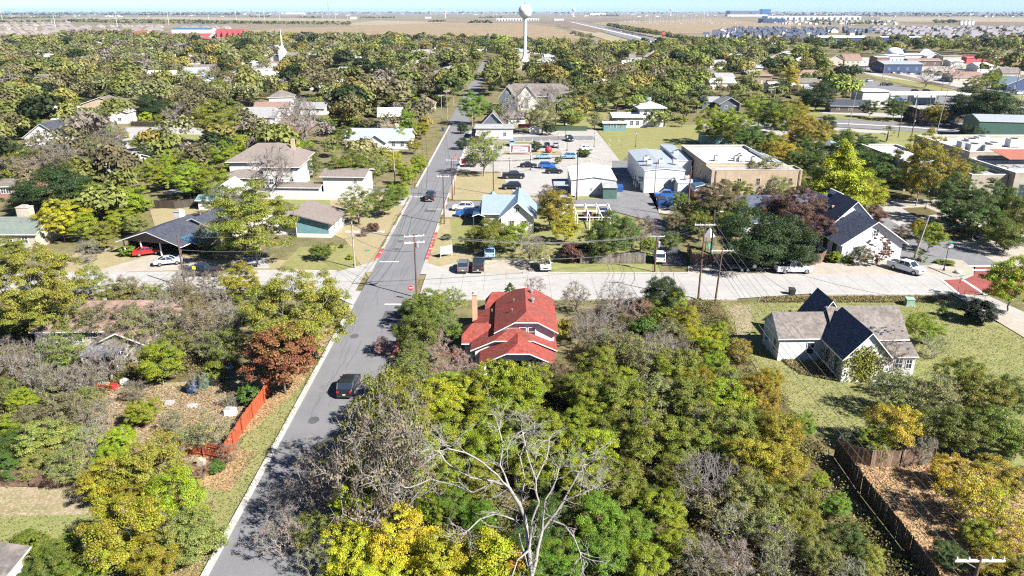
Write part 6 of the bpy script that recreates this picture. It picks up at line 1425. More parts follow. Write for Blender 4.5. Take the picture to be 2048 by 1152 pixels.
span("AA", "AD", "thin wires along the far road", light=True, sag=1.2); span("AD", "AE", "thin wires along the far road under the live oak", light=True, sag=1.2); span("AE", "AG", "thin wires along the far road towards the frame edge", light=True, sag=1.2)
mb = MB(); wire(UP["H"][3], Vector((40.5, 92.0, 4.4)), .8, .025, 14, mb); wire(UP["H"][2], Vector((53.5, 95.0, 4.4)), .8, .025, 14, mb); tag(mb.build("service_wire", WIRE), "service wires running down from the short pole towards the derelict house", "overhead wires")
mb = MB(); wire(UP["H"][1] - Vector((0, 0, 3.2)), UP["Gx"][2] - Vector((0, 0, 4.8)), 1.2, .06, 12, mb); tag(mb.build("splice_cable", WIRE), "thick drooping black cable with a splice case between the two tall poles", "cable")
# dead vine on pole H
# ------------------------------------------------------------------ small things
def sign_post(px, py, H, label, build, name="sign", rot=0, cat="sign"):
    x, y = G(px, py); r = thing(name, label, cat, (x, y, 0), R_(rot)); m = MB(); m.tube((0, 0, 0), (0, 0, H), .04, .04, 6, cap=True); m.build("post", METAL, r); build(r, H); return r
SRED = paint("sign_red", (.55, .03, .04), .5); SGREEN = paint("sign_green", (.02, .30, .22), .5); SWHITE = paint("sign_white", (.78, .78, .78), .5); SYEL = paint("sign_yellow", (.75, .55, .03), .5)
def disc(r, R, z, mat, name, y=-.06, n=24, th=.03):
    m = MB(); m.tube((0, y, z), (0, y - th, z), R, R, n, cap=True); return m.build(name, mat, r)
def no_entry(r, H): b = disc(r, .42, H - .45, SRED, "sign_face"); disc(b, .44, H - .45, SWHITE, "sign_border", y=-.04); m = MB(); m.box(-.28, .28, -.105, -.092, H - .52, H - .38); m.build("white_bar", SWHITE, b)
sign_post(823, 602, 2.6, "round red no-entry sign with white bar by the corner pole", no_entry, name="no_entry_sign")
def octagon_back(r, H): disc(r, .42, H - .8, METAL, "sign_back", n=8); m = MB(); m.box(-.5, .5, -.05, -.03, H - .25, H - .02); b = m.build("street_name_plate", SGREEN, r)
sign_post(1897, 518, 3.2, "grey back of a stop sign under a green street name plate at the plaza corner", octagon_back, name="stop_sign")
def stop_face(r, H): b = disc(r, .42, H - .8, SRED, "sign_face", n=8); m = MB(); m.box(-.5, .5, -.05, -.03, H - .25, H - .02); m.build("street_name_plate", SGREEN, r); text_obj("STOP", .3, (-.34, -.1, H - .9), (R_(90), 0, 0), SWHITE, b)
sign_post(1914, 591, 3.3, "stop sign with green street name plates beside the red crosswalk", stop_face, name="stop_sign", rot=25)
def plates(r, H):
    m = MB(); m.box(-.45, .45, -.03, -.01, H - .2, H); m.build("street_name_plate", SGREEN, r); m = MB(); m.box(-.01, .01, -.45, .45, H - .42, H - .22); m.build("street_name_plate", SGREEN, r)
sign_post(737, 538, 3.4, "green street name sign on a thin post at the corner lawn", plates, name="street_name_sign")
def one_stop(r, H): disc(r, .42, H - .45, SRED, "sign_face", n=8)
def diamond(r, H): m = MB(); m.tube((0, -.06, H - .6), (0, -.09, H - .6), .4, .4, 4, cap=True); m.build("sign_face", SYEL, r)
sign_post(1772, 168, 3.2, "yellow diamond warning sign on the verge by the rail line", diamond, name="warning_sign"); sign_post(391, 556, 2.4, "small yellow diamond sign in front of the black pickup", diamond, name="warning_sign")
# blank white board sign on the lawn
x, y = G(893, 515); r = thing("lawn_board", "blank white board sign on two posts on the dry lawn", "sign", (x, y, 0), R_(35)); m = MB(); m.box(-1.2, 1.2, -.04, .04, .7, 2.1); m.build("board", SWHITE, r)
for s in (-1.15, 1.1):
    m = MB(); m.box(s, s + .08, .04, .12, 0, 2.2); m.build("post", SWHITE, r)
# banner at the car park
x, y = G(1041, 309); r = thing("banner", "large colourful banner with white frame on the car park's middle island", "banner", (x, y, 0)); w = 3.2
m = MB(); m.box(-w, w, -.03, .03, .4, 3.0); m.build("banner_frame", SWHITE, r); m = MB(); m.box(-w + .25, w - .25, -.05, -.035, .6, 2.8); b = m.build("banner_print", paint("banner_maroon", (.30, .08, .08), .7), r)
m = MB(); m.hexa([(-2.6, -.07, .8), (2.2, -.07, .85), (2.4, -.055, 2.4), (-2.4, -.055, 2.6)] and [(-2.5, -.075, .85), (2.3, -.075, .85), (2.3, -.055, .85), (-2.5, -.055, .85), (-2.2, -.075, 2.5), (2.2, -.075, 2.3), (2.2, -.055, 2.3), (-2.2, -.055, 2.5)]); m.build("banner_panel", paint("banner_cream", (.62, .58, .66), .7), b)
text_obj("Autumn", .75, (-1.9, -.09, 1.75), (R_(90), 0, 0), paint("banner_orange", (.65, .25, .08), .7), b); text_obj("in town", .7, (-.8, -.09, 1.05), (R_(90), 0, 0), paint("banner_violet", (.25, .15, .45), .7), b)
for s in (-w - .05, w):
    m = MB(); m.box(s, s + .08, -.04, .04, 0, 3.1); m.build("post", METAL, r)
# red and white hoardings by the street
x, y = G(928, 333); r = thing("red_notice", "red square noticeboard with white frame at the car park corner", "sign", (x, y, 0), R_(8)); m = MB(); m.box(-1.1, 1.1, -.05, .05, .5, 2.6); m.build("board", SWHITE, r); m = MB(); m.box(-.75, .75, -.07, -.055, .8, 2.3); m.build("panel", SRED, r)
def two_stop(r, H): b = disc(r, .4, H - .45, SRED, "sign_face", n=8); text_obj("STOP", .28, (-.32, -.1, H - .55), (R_(90), 0, 0), SWHITE, b); m = MB(); m.box(-.3, .3, -.08, -.05, H - 1.6, H - 1.0); m.build("orange_plate", paint("sign_orange", (.7, .25, .05), .6), r)
sign_post(912, 331, 3.4, "stop sign with orange plate beside the red noticeboard", two_stop, name="stop_sign")
# red play object, awning
x, y = G(1097, 306); r = thing("red_sculpture", "rounded bright red object on the car park island", "sculpture", (x, y, 0)); m = MB(); m.lathe([(.3, 0), (.9, .4), (1.1, 1.1), (.8, 1.8), (.2, 2.1)], 12); m.build("body", SRED, r, True); m = MB(); m.lathe([(.5, 0), (.5, .12)], 10, (1.6, 0, 0)); m.build("base", DARKM, r)
x, y = G(1050, 264); r = thing("red_awning", "dark red awning next to the tiny shed at the head of the car park", "awning", (x, y, 0)); m = MB(); m.hexa([(-2.5, -1.5, 1.7), (2.5, -1.5, 1.7), (2.5, 1.5, 2.6), (-2.5, 1.5, 2.6), (-2.5, -1.5, 1.78), (2.5, -1.5, 1.78), (2.5, 1.5, 2.68), (-2.5, 1.5, 2.68)]); m.build("awning_cloth", W_RED, r)
for s in (-2.4, 2.4):
    m = MB(); m.box(s - .04, s + .04, -1.4, -1.32, 0, 1.7); m.build("post", DARKM, r)
# skips, bins, tarps
BLUEP = paint("skip_blue", (.015, .07, .24), .6, grime=.15)
def skip(px, py, label, w=3.0, d=1.8, h=1.5, mat=None, rot=0, name="dumpster"):
    x, y = G(px, py); r = thing(name, label, "skip", (x, y, .12), R_(rot)); m = MB(); m.hexa([(-w / 2, -d / 2, 0), (w / 2, -d / 2, 0), (w / 2, d / 2, 0), (-w / 2, d / 2, 0), (-w / 2 - .1, -d / 2 - .1, h * .85), (w / 2 + .1, -d / 2 - .1, h * .85), (w / 2 + .1, d / 2 + .1, h), (-w / 2 - .1, d / 2 + .1, h)]); m.build("body", mat or BLUEP, r)
    m = MB(); m.hexa([(-w / 2 - .12, -d / 2 - .14, h * .86), (-.03, -d / 2 - .14, h * .86), (-.03, d / 2 + .1, h + .02), (-w / 2 - .12, d / 2 + .1, h + .02), (-w / 2 - .12, -d / 2 - .14, h * .9), (-.03, -d / 2 - .14, h * .9), (-.03, d / 2 + .1, h + .07), (-w / 2 - .12, d / 2 + .1, h + .07)]); m.build("lid", BLACKP, r)
    for s in (-w / 2 - .06, w / 2 - .06):
        m = MB(); m.box(s, s + .12, -.2, .2, h * .4, h * .55); m.build("lift_sleeve", DARKM, r)
skip(1232, 383, "blue skip on the pad beside the black bin at the alley bend"); skip(1207, 382, "small black wheeled bin next to the blue skip", 1.1, 1.0, 1.4, BLACKP)
skip(1330, 412, "dark blue skip in the yard below the tarpaulin-covered pickup", 3.4, 2.2, 1.9)
skip(385, 785, "blue household rubbish bin in the littered back yard", .8, .8, 1.1, name="rubbish_bin"); skip(432, 770, "dark wheeled bin by the blue barrel in the back yard", .8, .8, 1.1, BLACKP, name="rubbish_bin"); skip(409, 776, "green lidded bin in the back yard", .8, .8, 1.0, paint("bin_green", (.05, .16, .09), .6), name="rubbish_bin"); skip(455, 752, "bright blue barrel behind the bins", .7, .7, 1.0, paint("bin_bright_blue", (.03, .15, .5), .5), name="rubbish_bin")
skip(1583, 590, "small dark wheelie bin at the kerb of the concrete street", .7, .7, 1.0, BLACKP, name="rubbish_bin"); skip(886, 262, "blue wheelie bin by the street at the side road", .8, .8, 1.1, name="rubbish_bin")
x, y = G(1335, 392); 
x, y = G(1818, 611); r = thing("utility_cabinet", "pale green electrical cabinet on the lawn behind the derelict house", "cabinet", (x, y, 0), R_(-8)); m = MB(); m.box(-.55, .55, -.5, .5, .12, 1.05); m.build("body", paint("cabinet_green", (.28, .42, .33), .6), r); m = MB(); m.hexa([(-.6, -.55, 1.05), (.6, -.55, 1.05), (.6, .55, 1.15), (-.6, .55, 1.15), (-.6, -.55, 1.12), (.6, -.55, 1.12), (.6, .55, 1.22), (-.6, .55, 1.22)]); m.build("lid", paint("cabinet_green", (.28, .42, .33), .6), r); m = MB(); m.box(-.7, .7, -.65, .65, 0, .12); m.build("plinth", KERB, r)
# flat junk in the yard
rr = random.Random(12); DULL = paint('dull_white', (.36, .36, .35), .7, grime=.3)
for i, (px, py, w, d, h, c, lb) in enumerate([(462, 830, 1.2, .8, .8, SWHITE, "white chest freezer lying against the orange fence"), (385, 812, 1.3, .9, .12, UNIT, "grey sheet lying flat in the back yard"), (340, 808, 1.0, .7, .35, DULL, "heap of white bags in the back yard"), (215, 775, 2.4, .9, .5, SRED, "red and white folded trailer under the leafless tree"), (285, 845, 1.8, .9, .8, paint("old_table", (.45, .28, .12), .8), "old rust-topped table with white cover in the yard"), (250, 768, .8, .7, .6, SWHITE, "white box by the trailer under the leafless tree"), (405, 935, .6, .6, .9, W_CREAM, "pale yellow chair beyond the short orange fence"), (1040, 978, 1.0, 1.0, 1.4, SWHITE, "white object half seen behind the dead tree")]):
    x, y = G(px, py); r = thing(["freezer", "metal_sheet", "bag_heap", "folded_trailer", "table", "storage_box", "garden_chair", "white_tank"][i], lb, "yard item", (x, y, 0), rr.uniform(-.3, .3))
    m = MB(); m.hexa([(-w / 2, -d / 2, 0), (w / 2, -d / 2, 0), (w / 2, d / 2, 0), (-w / 2, d / 2, 0), (-w * .46, -d * .46, h), (w * .48, -d * .45, h), (w * .46, d * .47, h * .92), (-w * .47, d * .45, h * .95)]); m.build("body", c, r); m = MB(); m.box(-w * .4, w * .1, -d * .4, d * .3, h * .95, h * 1.12 + .03); m.build("top", [DULL, DULL, DULL, DULL, paint("rusty_top", (.55, .30, .10), .8), UNIT, W_CREAM, UNIT][i], r)
# lamp posts (lantern type)
def lamp(px, py, H, label, mat=None):
    x, y = G(px, py); r = thing("street_lamp", label, "street lamp", (x, y, .1)); m = MB(); m.lathe([(.2, 0), (.18, .4), (.07, .6), (.055, H - .6)], 8); m.build("post", mat or DARKM, r); m = MB(); m.lathe([(.08, H - .6), (.2, H - .5), (.24, H - .1), (.1, H + .1)], 8); m.build("lantern", SWHITE, r); m = MB(); m.lathe([(.28, H - .1), (.05, H + .2)], 8); m.build("lantern_cap", mat or DARKM, r)
lamp(1887, 543, 4.6, "black street lamp on the brick corner by the ornamental grass"); lamp(1061, 340, 4.6, "black lamp post by the black sedan in the car park"); lamp(1116, 298, 4.6, "lamp post between the two small cars of the car park"); lamp(1131, 274, 4.6, "lamp post near the far black SUV"); lamp(1188, 295, 4.4, "dark lamp post at the right car park exit"); lamp(1271, 294, 4.6, "black lamp post on the dry grass lot before the warehouse"); lamp(1019, 347, 4, "slim lamp post behind the black pickup on the pad"); lamp(1850, 420, 4.6, "lamp post at the planting bed in front of the shop block")
lamp(1134, 302, 4.6, "lamp post beside the light blue SUV"); lamp(1822, 283, 7, "tall black lantern near the palm")
# plaza planters, benches
for i, (px, py) in enumerate(((1909, 444), (1935, 455), (1975, 462))):
    x, y = G(px, py); r = thing("clay_planter", f"terracotta planter on the plaza, {num(i)} one from the shop block", "planter", (x, y, .12), 0, "terracotta planters"); m = MB(); m.lathe([(.4, 0), (.55, .8), (.6, .9), (.5, .92)], 12); m.build("pot", paint("terracotta", (.38, .14, .09), .8), r, True)
    rng = np.random.default_rng(i); c = rng.normal(size=(220, 3)) * .3 + np.array([0, 0, 1.15]); me = quads_mesh("plant", leaf_quads(c, .25, np.array([0, 0, 1.0]), rng), LEAF, rng.uniform(0, 1, (220, 3))); o = bpy.data.objects.new("plant", me); COL.objects.link(o); o.parent = r; o.color = (.2, .08, .05, 1)
for i, (px, py) in enumerate(((1948, 462), (1962, 468), (1735, 524))):
    x, y = G(px, py); r = thing("bench", ["slatted bench under the plaza trees", "second slatted bench under the plaza trees nearer the street", "dark bench against the white gable wall"][i], "bench", (x, y, .12), R_(15 if i < 2 else -25)); m = MB(); m.box(-.9, .9, -.25, .25, .42, .48); m.build("seat", W_BROWN, r); m = MB(); m.box(-.9, .9, .22, .28, .5, .95); m.build("backrest", W_BROWN, r)
    for s in (-.8, .72):
        m = MB(); m.box(s, s + .08, -.22, .22, 0, .42); m.build("leg", DARKM, r)
x, y = G(1948, 598); r = thing("handrail", "black pedestrian handrail by the kerb ramp near the stop sign", "railing", (x, y, .1), R_(-28)); m = MB()
for s in (-1.4, 0, 1.4): m.tube((s, 0, 0), (s, 0, 1), .03, .03, 6)
m.tube((-1.4, 0, 1), (1.4, 0, 1), .03, .03, 6); m.tube((-1.4, 0, .5), (1.4, 0, .5), .025, .025, 6); m.build("rails", DARKM, r)
x, y = G(1915, 548); r = thing("boulder", "rounded grey boulder seat on the paved corner", "rock", (x, y, .2)); m = MB(); m.lathe([(.5, 0), (.62, .15), (.5, .35), (.2, .45)], 9); m.build("rock", UNIT, r, True)
# playground triangle sail by the dark oak
x, y = G(1416, 500); r = thing("playset", "children's playset with white canvas peak and green slide behind the board fence", "playset", (x, y, 0)); m = MB(); m.lathe([(1.1, 2.6), (.05, 4.2)], 4); m.build("canvas_roof", SWHITE, r)
for sx in (-.7, .7):
    for sy in (-.7, .7):
        m = MB(); m.box(sx - .05, sx + .05, sy - .05, sy + .05, 0, 2.6); m.build("post", W_BROWN, r)
m = MB(); m.hexa([(-.3, -2.4, .1), (.3, -2.4, .1), (.3, -.7, 1.4), (-.3, -.7, 1.4), (-.3, -2.4, .2), (.3, -2.4, .2), (.3, -.7, 1.5), (-.3, -.7, 1.5)]); m.build("slide", SGREEN, r); m = MB(); m.box(-.7, .7, -.7, .7, 1.3, 1.4); m.build("platform", W_BROWN, r)
# yard fountain/white trellis
x, y = G(643, 385) 
# palm
def palm(px, py, H, label, R=2.0):
    x, y = G(px, py); r = thing("palm_tree", label, "tree", (x, y, 0)); m = MB(); m.tube((0, 0, 0), (.1, 0, H), .28, .2, 8); m.build("trunk", BARK, r)
    rng = np.random.default_rng(3); V_ = []
    for k in range(34):
        a = rng.uniform(0, 6.28); el = rng.uniform(-.5, 1.3); L = R * rng.uniform(.8, 1.1)
        base = np.array([.1, 0, H]); d = np.array([math.cos(a) * math.cos(el), math.sin(a) * math.cos(el), math.sin(el)]); c = base + d * L * .55
        for j in range(14):
            f = (j - 6.5) / 6.5; side = np.cross(d, [0, 0, 1.]); side /= np.linalg.norm(side) + 1e-6; dd = d + side * f * .9; dd /= np.linalg.norm(dd); p0 = c; p1 = c + dd * L * .5 - np.array([0, 0, .1 * abs(f)]); w_ = np.cross(dd, d + .01); w_ /= np.linalg.norm(w_) + 1e-6; w_ = np.cross(dd, [0, 0, 1.]) * .06
            V_ += [p0, p0 * .5 + p1 * .5 + w_, p1, p0 * .5 + p1 * .5 - w_]
        V_ += [base, base * .5 + c * .5 + side * .03, c, base * .5 + c * .5 - side * .03]
    V_ = np.array(V_); n = len(V_) // 4; me = quads_mesh("crown", V_, LEAF, rng.uniform(0, 1, (n, 3))); o = bpy.data.objects.new("crown", me); COL.objects.link(o); o.parent = r; o.color = (.20, .24, .12, 1)
palm(1773, 283, 3.2, "fan palm on the green strip by the dark poles", 2.6); palm(1836, 522, .8, "low fan palm beside the leaning post", 1.5)
# ------------------------------------------------------------------ trees placed from the photograph (x, y, half width, kind, colour)
N_ = [
# left foreground
(75,575,98,"open","oo",1.2),(20,500,40,"open","ol",1),(150,640,50,"sparse","ol",1),(25,640,40,"dense","og",1),(18,710,42,"bare","ta",1.2),(60,740,40,"barethin","ta",1),(120,700,52,"sparse","og",1),
(215,715,56,"bare","ta",1),(165,760,46,"barethin","br",1),(268,640,50,"sparse","br",1),(320,650,45,"barethin","br",1),(395,640,52,"sparse","br",1),(345,590,48,"barethin","br",1),(430,600,40,"barethin","ta",1),(250,590,52,"sparse","br",1),(180,560,40,"sparse","ol",1),
(318,722,52,"open","yg",1.05),(285,822,40,"open","yg",.9),(455,690,48,"sparse","og",1),(430,745,30,"bush","og",1),(562,708,78,"rust","ru",1.05),(600,625,118,"open","oo",1),(505,610,42,"open","ol",1),(395,765,26,"barethin","br",1),
(496,790,24,"ball","gr",1),(300,930,78,"open","oo",1),(215,960,56,"open","yo",1),(245,1060,92,"open","yo",1),(360,990,70,"open","yg",1),(385,1070,66,"open","po",1),(310,1110,60,"open","yo",1),(330,1040,46,"bare","ta",1),(120,1100,46,"open","og",.8),(170,1150,50,"open","og",.8),
(85,880,62,"open","po",.8),(30,890,50,"dense","gr",.8),(135,930,50,"sparse","po",1),(180,880,42,"barethin","po",1),(60,835,36,"sparse","br",1),(130,820,50,"sparse","br",1),(45,800,34,"open","yg",.9),(20,850,30,"open","yg",.9),(195,830,44,"barethin","br",1),(420,860,50,"barethin","po",1),(355,885,40,"barethin","po",1),(455,905,28,"barethin","ru",1),(240,880,40,"open","yg",.9),(430,935,20,"bush","gr",1),
(60,600,40,"open","yg",1),(105,640,44,"open","ol",1),(240,600,46,"open","ol",1),(200,640,50,"sparse","br",1),(235,680,44,"barethin","br",1),(90,760,44,"barethin","br",1),(300,600,44,"sparse","ol",1),(370,560,34,"barethin","ta",1),(420,560,30,"barethin","ta",.8),(470,640,34,"sparse","og",1),(120,790,40,"bush","br",.8),(170,800,40,"sparse","og",.9),(80,930,44,"open","po",.7),(20,930,44,"open","gr",.7),(270,780,30,"barethin","br",1),(345,840,30,"barethin","po",.9),(460,800,22,"barethin","br",.8),(385,870,34,"sparse","po",.8),(150,870,36,"bush","po",.7),(220,920,40,"open","yg",.8),(10,780,36,"sparse","og",1),(330,650,44,"sparse","ol",1),(290,690,36,"barethin","ta",1),(420,690,40,"sparse","gy",1),(280,1000,50,"open","yo",1),(200,1110,44,"open","yo",.9),(400,940,26,"barethin","ru",.8),(480,560,44,"open","yo",1),
(1000,775,46,"open","yg",.95),(1062,772,42,"open","ol",.95),(945,752,34,"barethin","pk",.9),(900,765,36,"open","yg",.9),(1105,765,34,"open","og",.9),(1100,1150,56,"open","bg",.9),(1030,1165,50,"open","yg",.9),(60,1085,40,"bush","og",.6),(110,1130,50,"open","og",.8),(70,1150,40,"open","gr",.6),(1025,225,30,"farbare","ta",1.3),(1085,228,36,"sparse","gy",1.1),(1130,218,34,"far","og",1.1),(1000,235,24,"far","ol",1),(1160,215,30,"far","yo",1),
# right of the street
(1030,860,40,"open","og",.9),(1150,850,44,"open","yg",.9),(1230,860,50,"open","og",.9),(1100,970,40,"open","og",.8),(1330,1010,50,"open","yg",.8),(1290,990,40,"open","og",.8),(1480,700,30,"sparse","yo",1),(1540,760,36,"open","yo",.9),(1400,840,44,"sparse","gy",1),(1500,850,46,"open","ol",1),(1210,690,40,"sparse","gy",1),
(858,612,46,"open","ol",1),(815,618,22,"dense","gr",1),(845,650,36,"open","ol",.9),(905,600,34,"sparse","po",1),(890,650,36,"sparse","og",1),(905,665,22,"open","bg",.8),(765,690,24,"sparse","pk",1),(870,690,40,"barethin","pk",1),(830,710,36,"sparse","og",1),(905,720,38,"barethin","lr",1),(880,750,32,"barethin","pk",1),
(790,770,42,"open","og",.9),(760,810,38,"sparse","ol",1),(745,850,40,"open","yg",.9),(800,840,52,"open","yg",1),(870,800,58,"open","yb",1),(948,790,50,"open","yb",1),(1035,790,62,"open","yg",1),(985,830,50,"open","yg",1),(905,870,62,"open","yg",1),(840,900,52,"open","yg",1),(985,890,58,"open","yg",1),(1080,860,58,"open","yg",1),(1020,745,28,"barethin","pk",1),(1075,740,28,"sparse","rb",1),(1105,740,30,"open","ol",.9),
(1150,780,46,"open","ol",1),(720,930,52,"open","ye",1),(660,910,46,"barethin","ol",1),(640,960,72,"barethin","ta",1.1),(570,1000,52,"bare","ta",1),(560,1070,56,"barethin","ta",1),(620,1060,52,"sparse","ol",1),(640,1120,50,"barethin","ol",1),(690,1010,50,"open","yb",1),(755,985,44,"open","ye",1),(700,1100,66,"open","ye",1.1),(800,1075,78,"open","ye",1.1),(880,1120,70,"open","yb",1.1),(760,1150,60,"open","ye",.9),(980,1115,52,"column","ye",.8),(1020,1130,36,"column","go",.8),(930,1150,40,"open","yb",.9),
(830,960,52,"open","yg",1),(900,950,50,"open","yg",1),(960,960,48,"open","ol",1),(905,1010,46,"open","bg",.8),(860,1020,38,"open","yg",1),(960,1030,46,"dense","bg",.8),(1060,930,52,"open","ol",1),(1120,930,56,"open","yg",1),(1190,900,62,"open","yg",1),(1175,970,58,"open","yg",1),(1240,960,56,"open","ol",1),(1200,1030,62,"open","bg",.9),(1100,1030,52,"dense","gr",.9),(1060,1090,60,"dense","gr",.8),(1130,1110,52,"open","bg",.8),(1210,1105,60,"open","bg",.9),(1270,1060,50,"open","bg",.8),(1290,1120,56,"open","yg",.9),(1350,1080,50,"open","yg",.9),
(1300,870,66,"open","ol",1),(1270,900,40,"sparse","ol",1),(1370,880,60,"open","og",1),(1350,950,48,"open","ol",1),(1405,960,72,"bare","ta",1.05),(1430,900,46,"sparse","og",1),(1460,860,66,"open","og",1),(1500,920,62,"open","yo",1),(1555,870,62,"open","yo",1),(1560,930,56,"open","yo",1),(1500,990,60,"open","po",1),(1580,1000,60,"open","ol",1),(1470,1050,54,"barethin","po",1),(1540,1060,56,"sparse","po",1),(1400,1110,56,"barethin","ta",1),(1470,1120,52,"barethin","ta",1),(1550,1120,46,"barethin","po",1),(1610,1060,50,"open","ol",.9),
(1600,850,38,"open","bg",.9),(1675,1010,32,"open","bg",1),(1640,960,22,"open","yg",1),(1690,1080,48,"open","gr",1),(1640,1110,50,"open","po",1),(1740,1120,44,"open","ol",.9),(1700,1150,46,"barethin","po",.9),(1420,1020,44,"bush","br",1),
(1200,730,52,"open","ol",1),(1180,790,52,"open","ol",1),(1250,700,52,"sparse","gy",1),(1300,720,56,"sparse","gy",1),(1250,800,62,"open","ol",1),(1310,790,62,"sparse","gy",1),(1360,740,56,"open","ol",1),(1380,800,60,"open","og",1),(1430,740,46,"open","yg",1),(1450,800,56,"open","yg",1),(1510,790,52,"open","yo",1),(1340,670,46,"sparse","gy",1),(1135,660,28,"bush","yo",1),(1160,650,30,"barethin","br",1),(1190,655,60,"bare","ta",1),(1230,600,48,"bare","ta",1),(1150,590,36,"barethin","ta",1),(1280,620,32,"barethin","lr",1),(1070,572,26,"barethin","pk",.9),(1020,578,15,"cone","gr",.8),
(1325,585,44,"dense","dg",1.1),(1352,600,26,"open","yg",1.1),(1300,610,24,"dense","og",1),(1375,640,38,"open","yo",1),(1330,640,34,"bush","og",1),(1290,660,34,"bush","gr",1),(1400,680,40,"open","yb",.9),(1440,660,26,"open","yg",.9),(1420,700,40,"open","yg",.9),(1455,690,26,"bush","ol",1),(1460,765,42,"sparse","ol",1),
# right foreground
(1788,850,60,"open","go",1.0),(1745,880,34,"open","yg",1),(1760,905,26,"barethin","ye",1),(1715,870,24,"barethin","og",1),(1935,985,66,"sparse","go",1),(1985,1010,60,"sparse","ye",1),(1900,940,46,"open","go",.9),(1985,950,56,"open","yo",.9),(2035,960,40,"open","br",1),(1960,1070,46,"open","yg",.8),(2030,1070,54,"sparse","go",.9),(1900,1110,40,"open","gr",.8),(1990,1120,50,"open","yo",.8),(2040,1140,50,"open","ol",.8),
(1845,655,42,"open","yg",.9),(1870,690,34,"barethin","po",.9),(1780,715,46,"barethin","ta",1),(1775,765,30,"sparse","og",.9),(1720,690,24,"sparse","rb",1),(1790,780,58,"sparse","gy",1),(1870,790,60,"sparse","gy",1),(1925,750,50,"open","ol",1),(1965,790,58,"open","ol",1),(2025,790,50,"open","og",1),(1850,850,52,"sparse","og",1),(1920,860,60,"open","og",1),(1990,860,60,"open","og",1),(2040,880,46,"open","ol",1),(1850,900,36,"barethin","br",1),(2030,560,62,"open","yg",1.1),(1957,622,34,"ball","bk",.8),(1886,620,13,"cone","gr",.7),(1590,655,36,"redtwig","ol",1),(1700,880,22,"barethin","og",1),
# middle band
(1500,475,66,"dense","dg",1.1),(1570,480,66,"dense","dg",1.1),(1600,420,52,"open","rb",1),(1545,420,40,"open","rb",1),(1440,405,50,"open","br",1),(1475,390,34,"open","ol",1),(1380,420,34,"open","og",1),(1400,450,34,"open","ol",1),(1350,440,26,"sparse","br",1),(1225,465,56,"open","gr",1),(1195,485,38,"open","og",1),(1285,460,42,"barethin","rb",1),(1300,490,22,"open","ol",1),(1112,415,44,"open","yo",1.1),(1130,455,34,"open","ye",1),(1100,395,34,"sparse","rb",1),(1145,505,30,"bush","rb",1),(985,470,46,"dense","og",1),(1030,470,36,"open","yg",1),(945,480,26,"open","og",1),(1060,490,36,"barethin","ta",1),(1080,510,30,"sparse","gy",1),(1180,510,22,"bush","gr",1),
(1680,355,66,"cone","yb",.85),(1740,395,34,"open","yb",1),(1620,385,26,"open","og",1),(1530,345,46,"sparse","gy",1),(1560,375,30,"sparse","po",1),(1700,305,42,"open","gr",1),(1755,330,32,"open","gr",1),(1848,325,48,"open","yo",1.6),(1897,345,38,"open","yo",1.5),(1828,360,30,"dense","og",1.2),(1910,390,46,"open","gr",1.1),(1985,405,48,"open","gr",1.1),(2040,430,46,"dense","og",1.1),(2000,455,32,"open","gr",1),(1862,470,30,"open","yg",1),(1800,470,26,"sparse","rb",1),(1838,455,20,"open","yo",1),(1760,500,34,"redtwig","rb",.9),(1725,508,24,"sparse","br",1),(1669,514,15,"ball","yg",.85),(1695,520,12,"bush","yg",.8),(1750,430,24,"open","rb",1),(1890,525,20,"bush","po",.4),
(1428,245,38,"open","yg",1),(1462,250,36,"open","yg",1),(1480,268,34,"open","ol",1),(1502,280,38,"open","gr",1),(1520,218,34,"open","yg",1),(1546,228,34,"open","gr",1),(1572,236,34,"open","yg",1),(1590,225,30,"open","yo",1),(1604,250,28,"open","go",1.1),(1628,270,38,"open","yo",1),(1598,275,30,"open","yo",1),(1562,305,38,"open","yo",1),(1538,290,30,"open","yg",1),(1598,325,30,"open","gr",1),(1585,355,26,"open","ol",1),(1652,248,22,"dense","dg",1),(1635,190,38,"dense","dg",1),(1585,155,17,"column","go",1),(1945,210,44,"dense","dg",1),(1995,215,46,"dense","dg",1),(1870,225,24,"open","yo",1),(1790,213,24,"open","gr",1),(1741,214,18,"open","gr",1),(1810,218,18,"open","ol",1),(1940,270,26,"dense","dg",1),(1985,160,26,"open","yg",1),(1950,170,24,"open","ol",1),(1905,140,28,"farbare","ta",1),(1855,150,24,"farbare","ta",1),(1985,125,18,"far","ol",1),
# car park
(968,300,42,"sparse","ol",1.25),(925,286,16,"dense","dg",1),(946,318,20,"dense","dg",.9),(1011,252,11,"dense","dg",1),(1072,292,14,"dense","dg",1),(1099,256,17,"dense","dg",1),(1116,320,9,"dense","ol",1),(1168,306,15,"ball","gr",.6),(945,212,34,"open","bg",1.1),(926,256,14,"dense","dg",1),(1060,215,40,"farbare","ta",1.2),(1112,205,36,"farbare","ta",1.2),(1142,232,27,"dense","ol",1),(1190,238,20,"sparse","po",1),(1235,245,18,"far","gr",.6),(1277,215,32,"far","yg",1),(1310,232,22,"far","yg",1),(893,474,11,"ball","gr",.6),(840,500,1,"far","gr",1),
# left middle
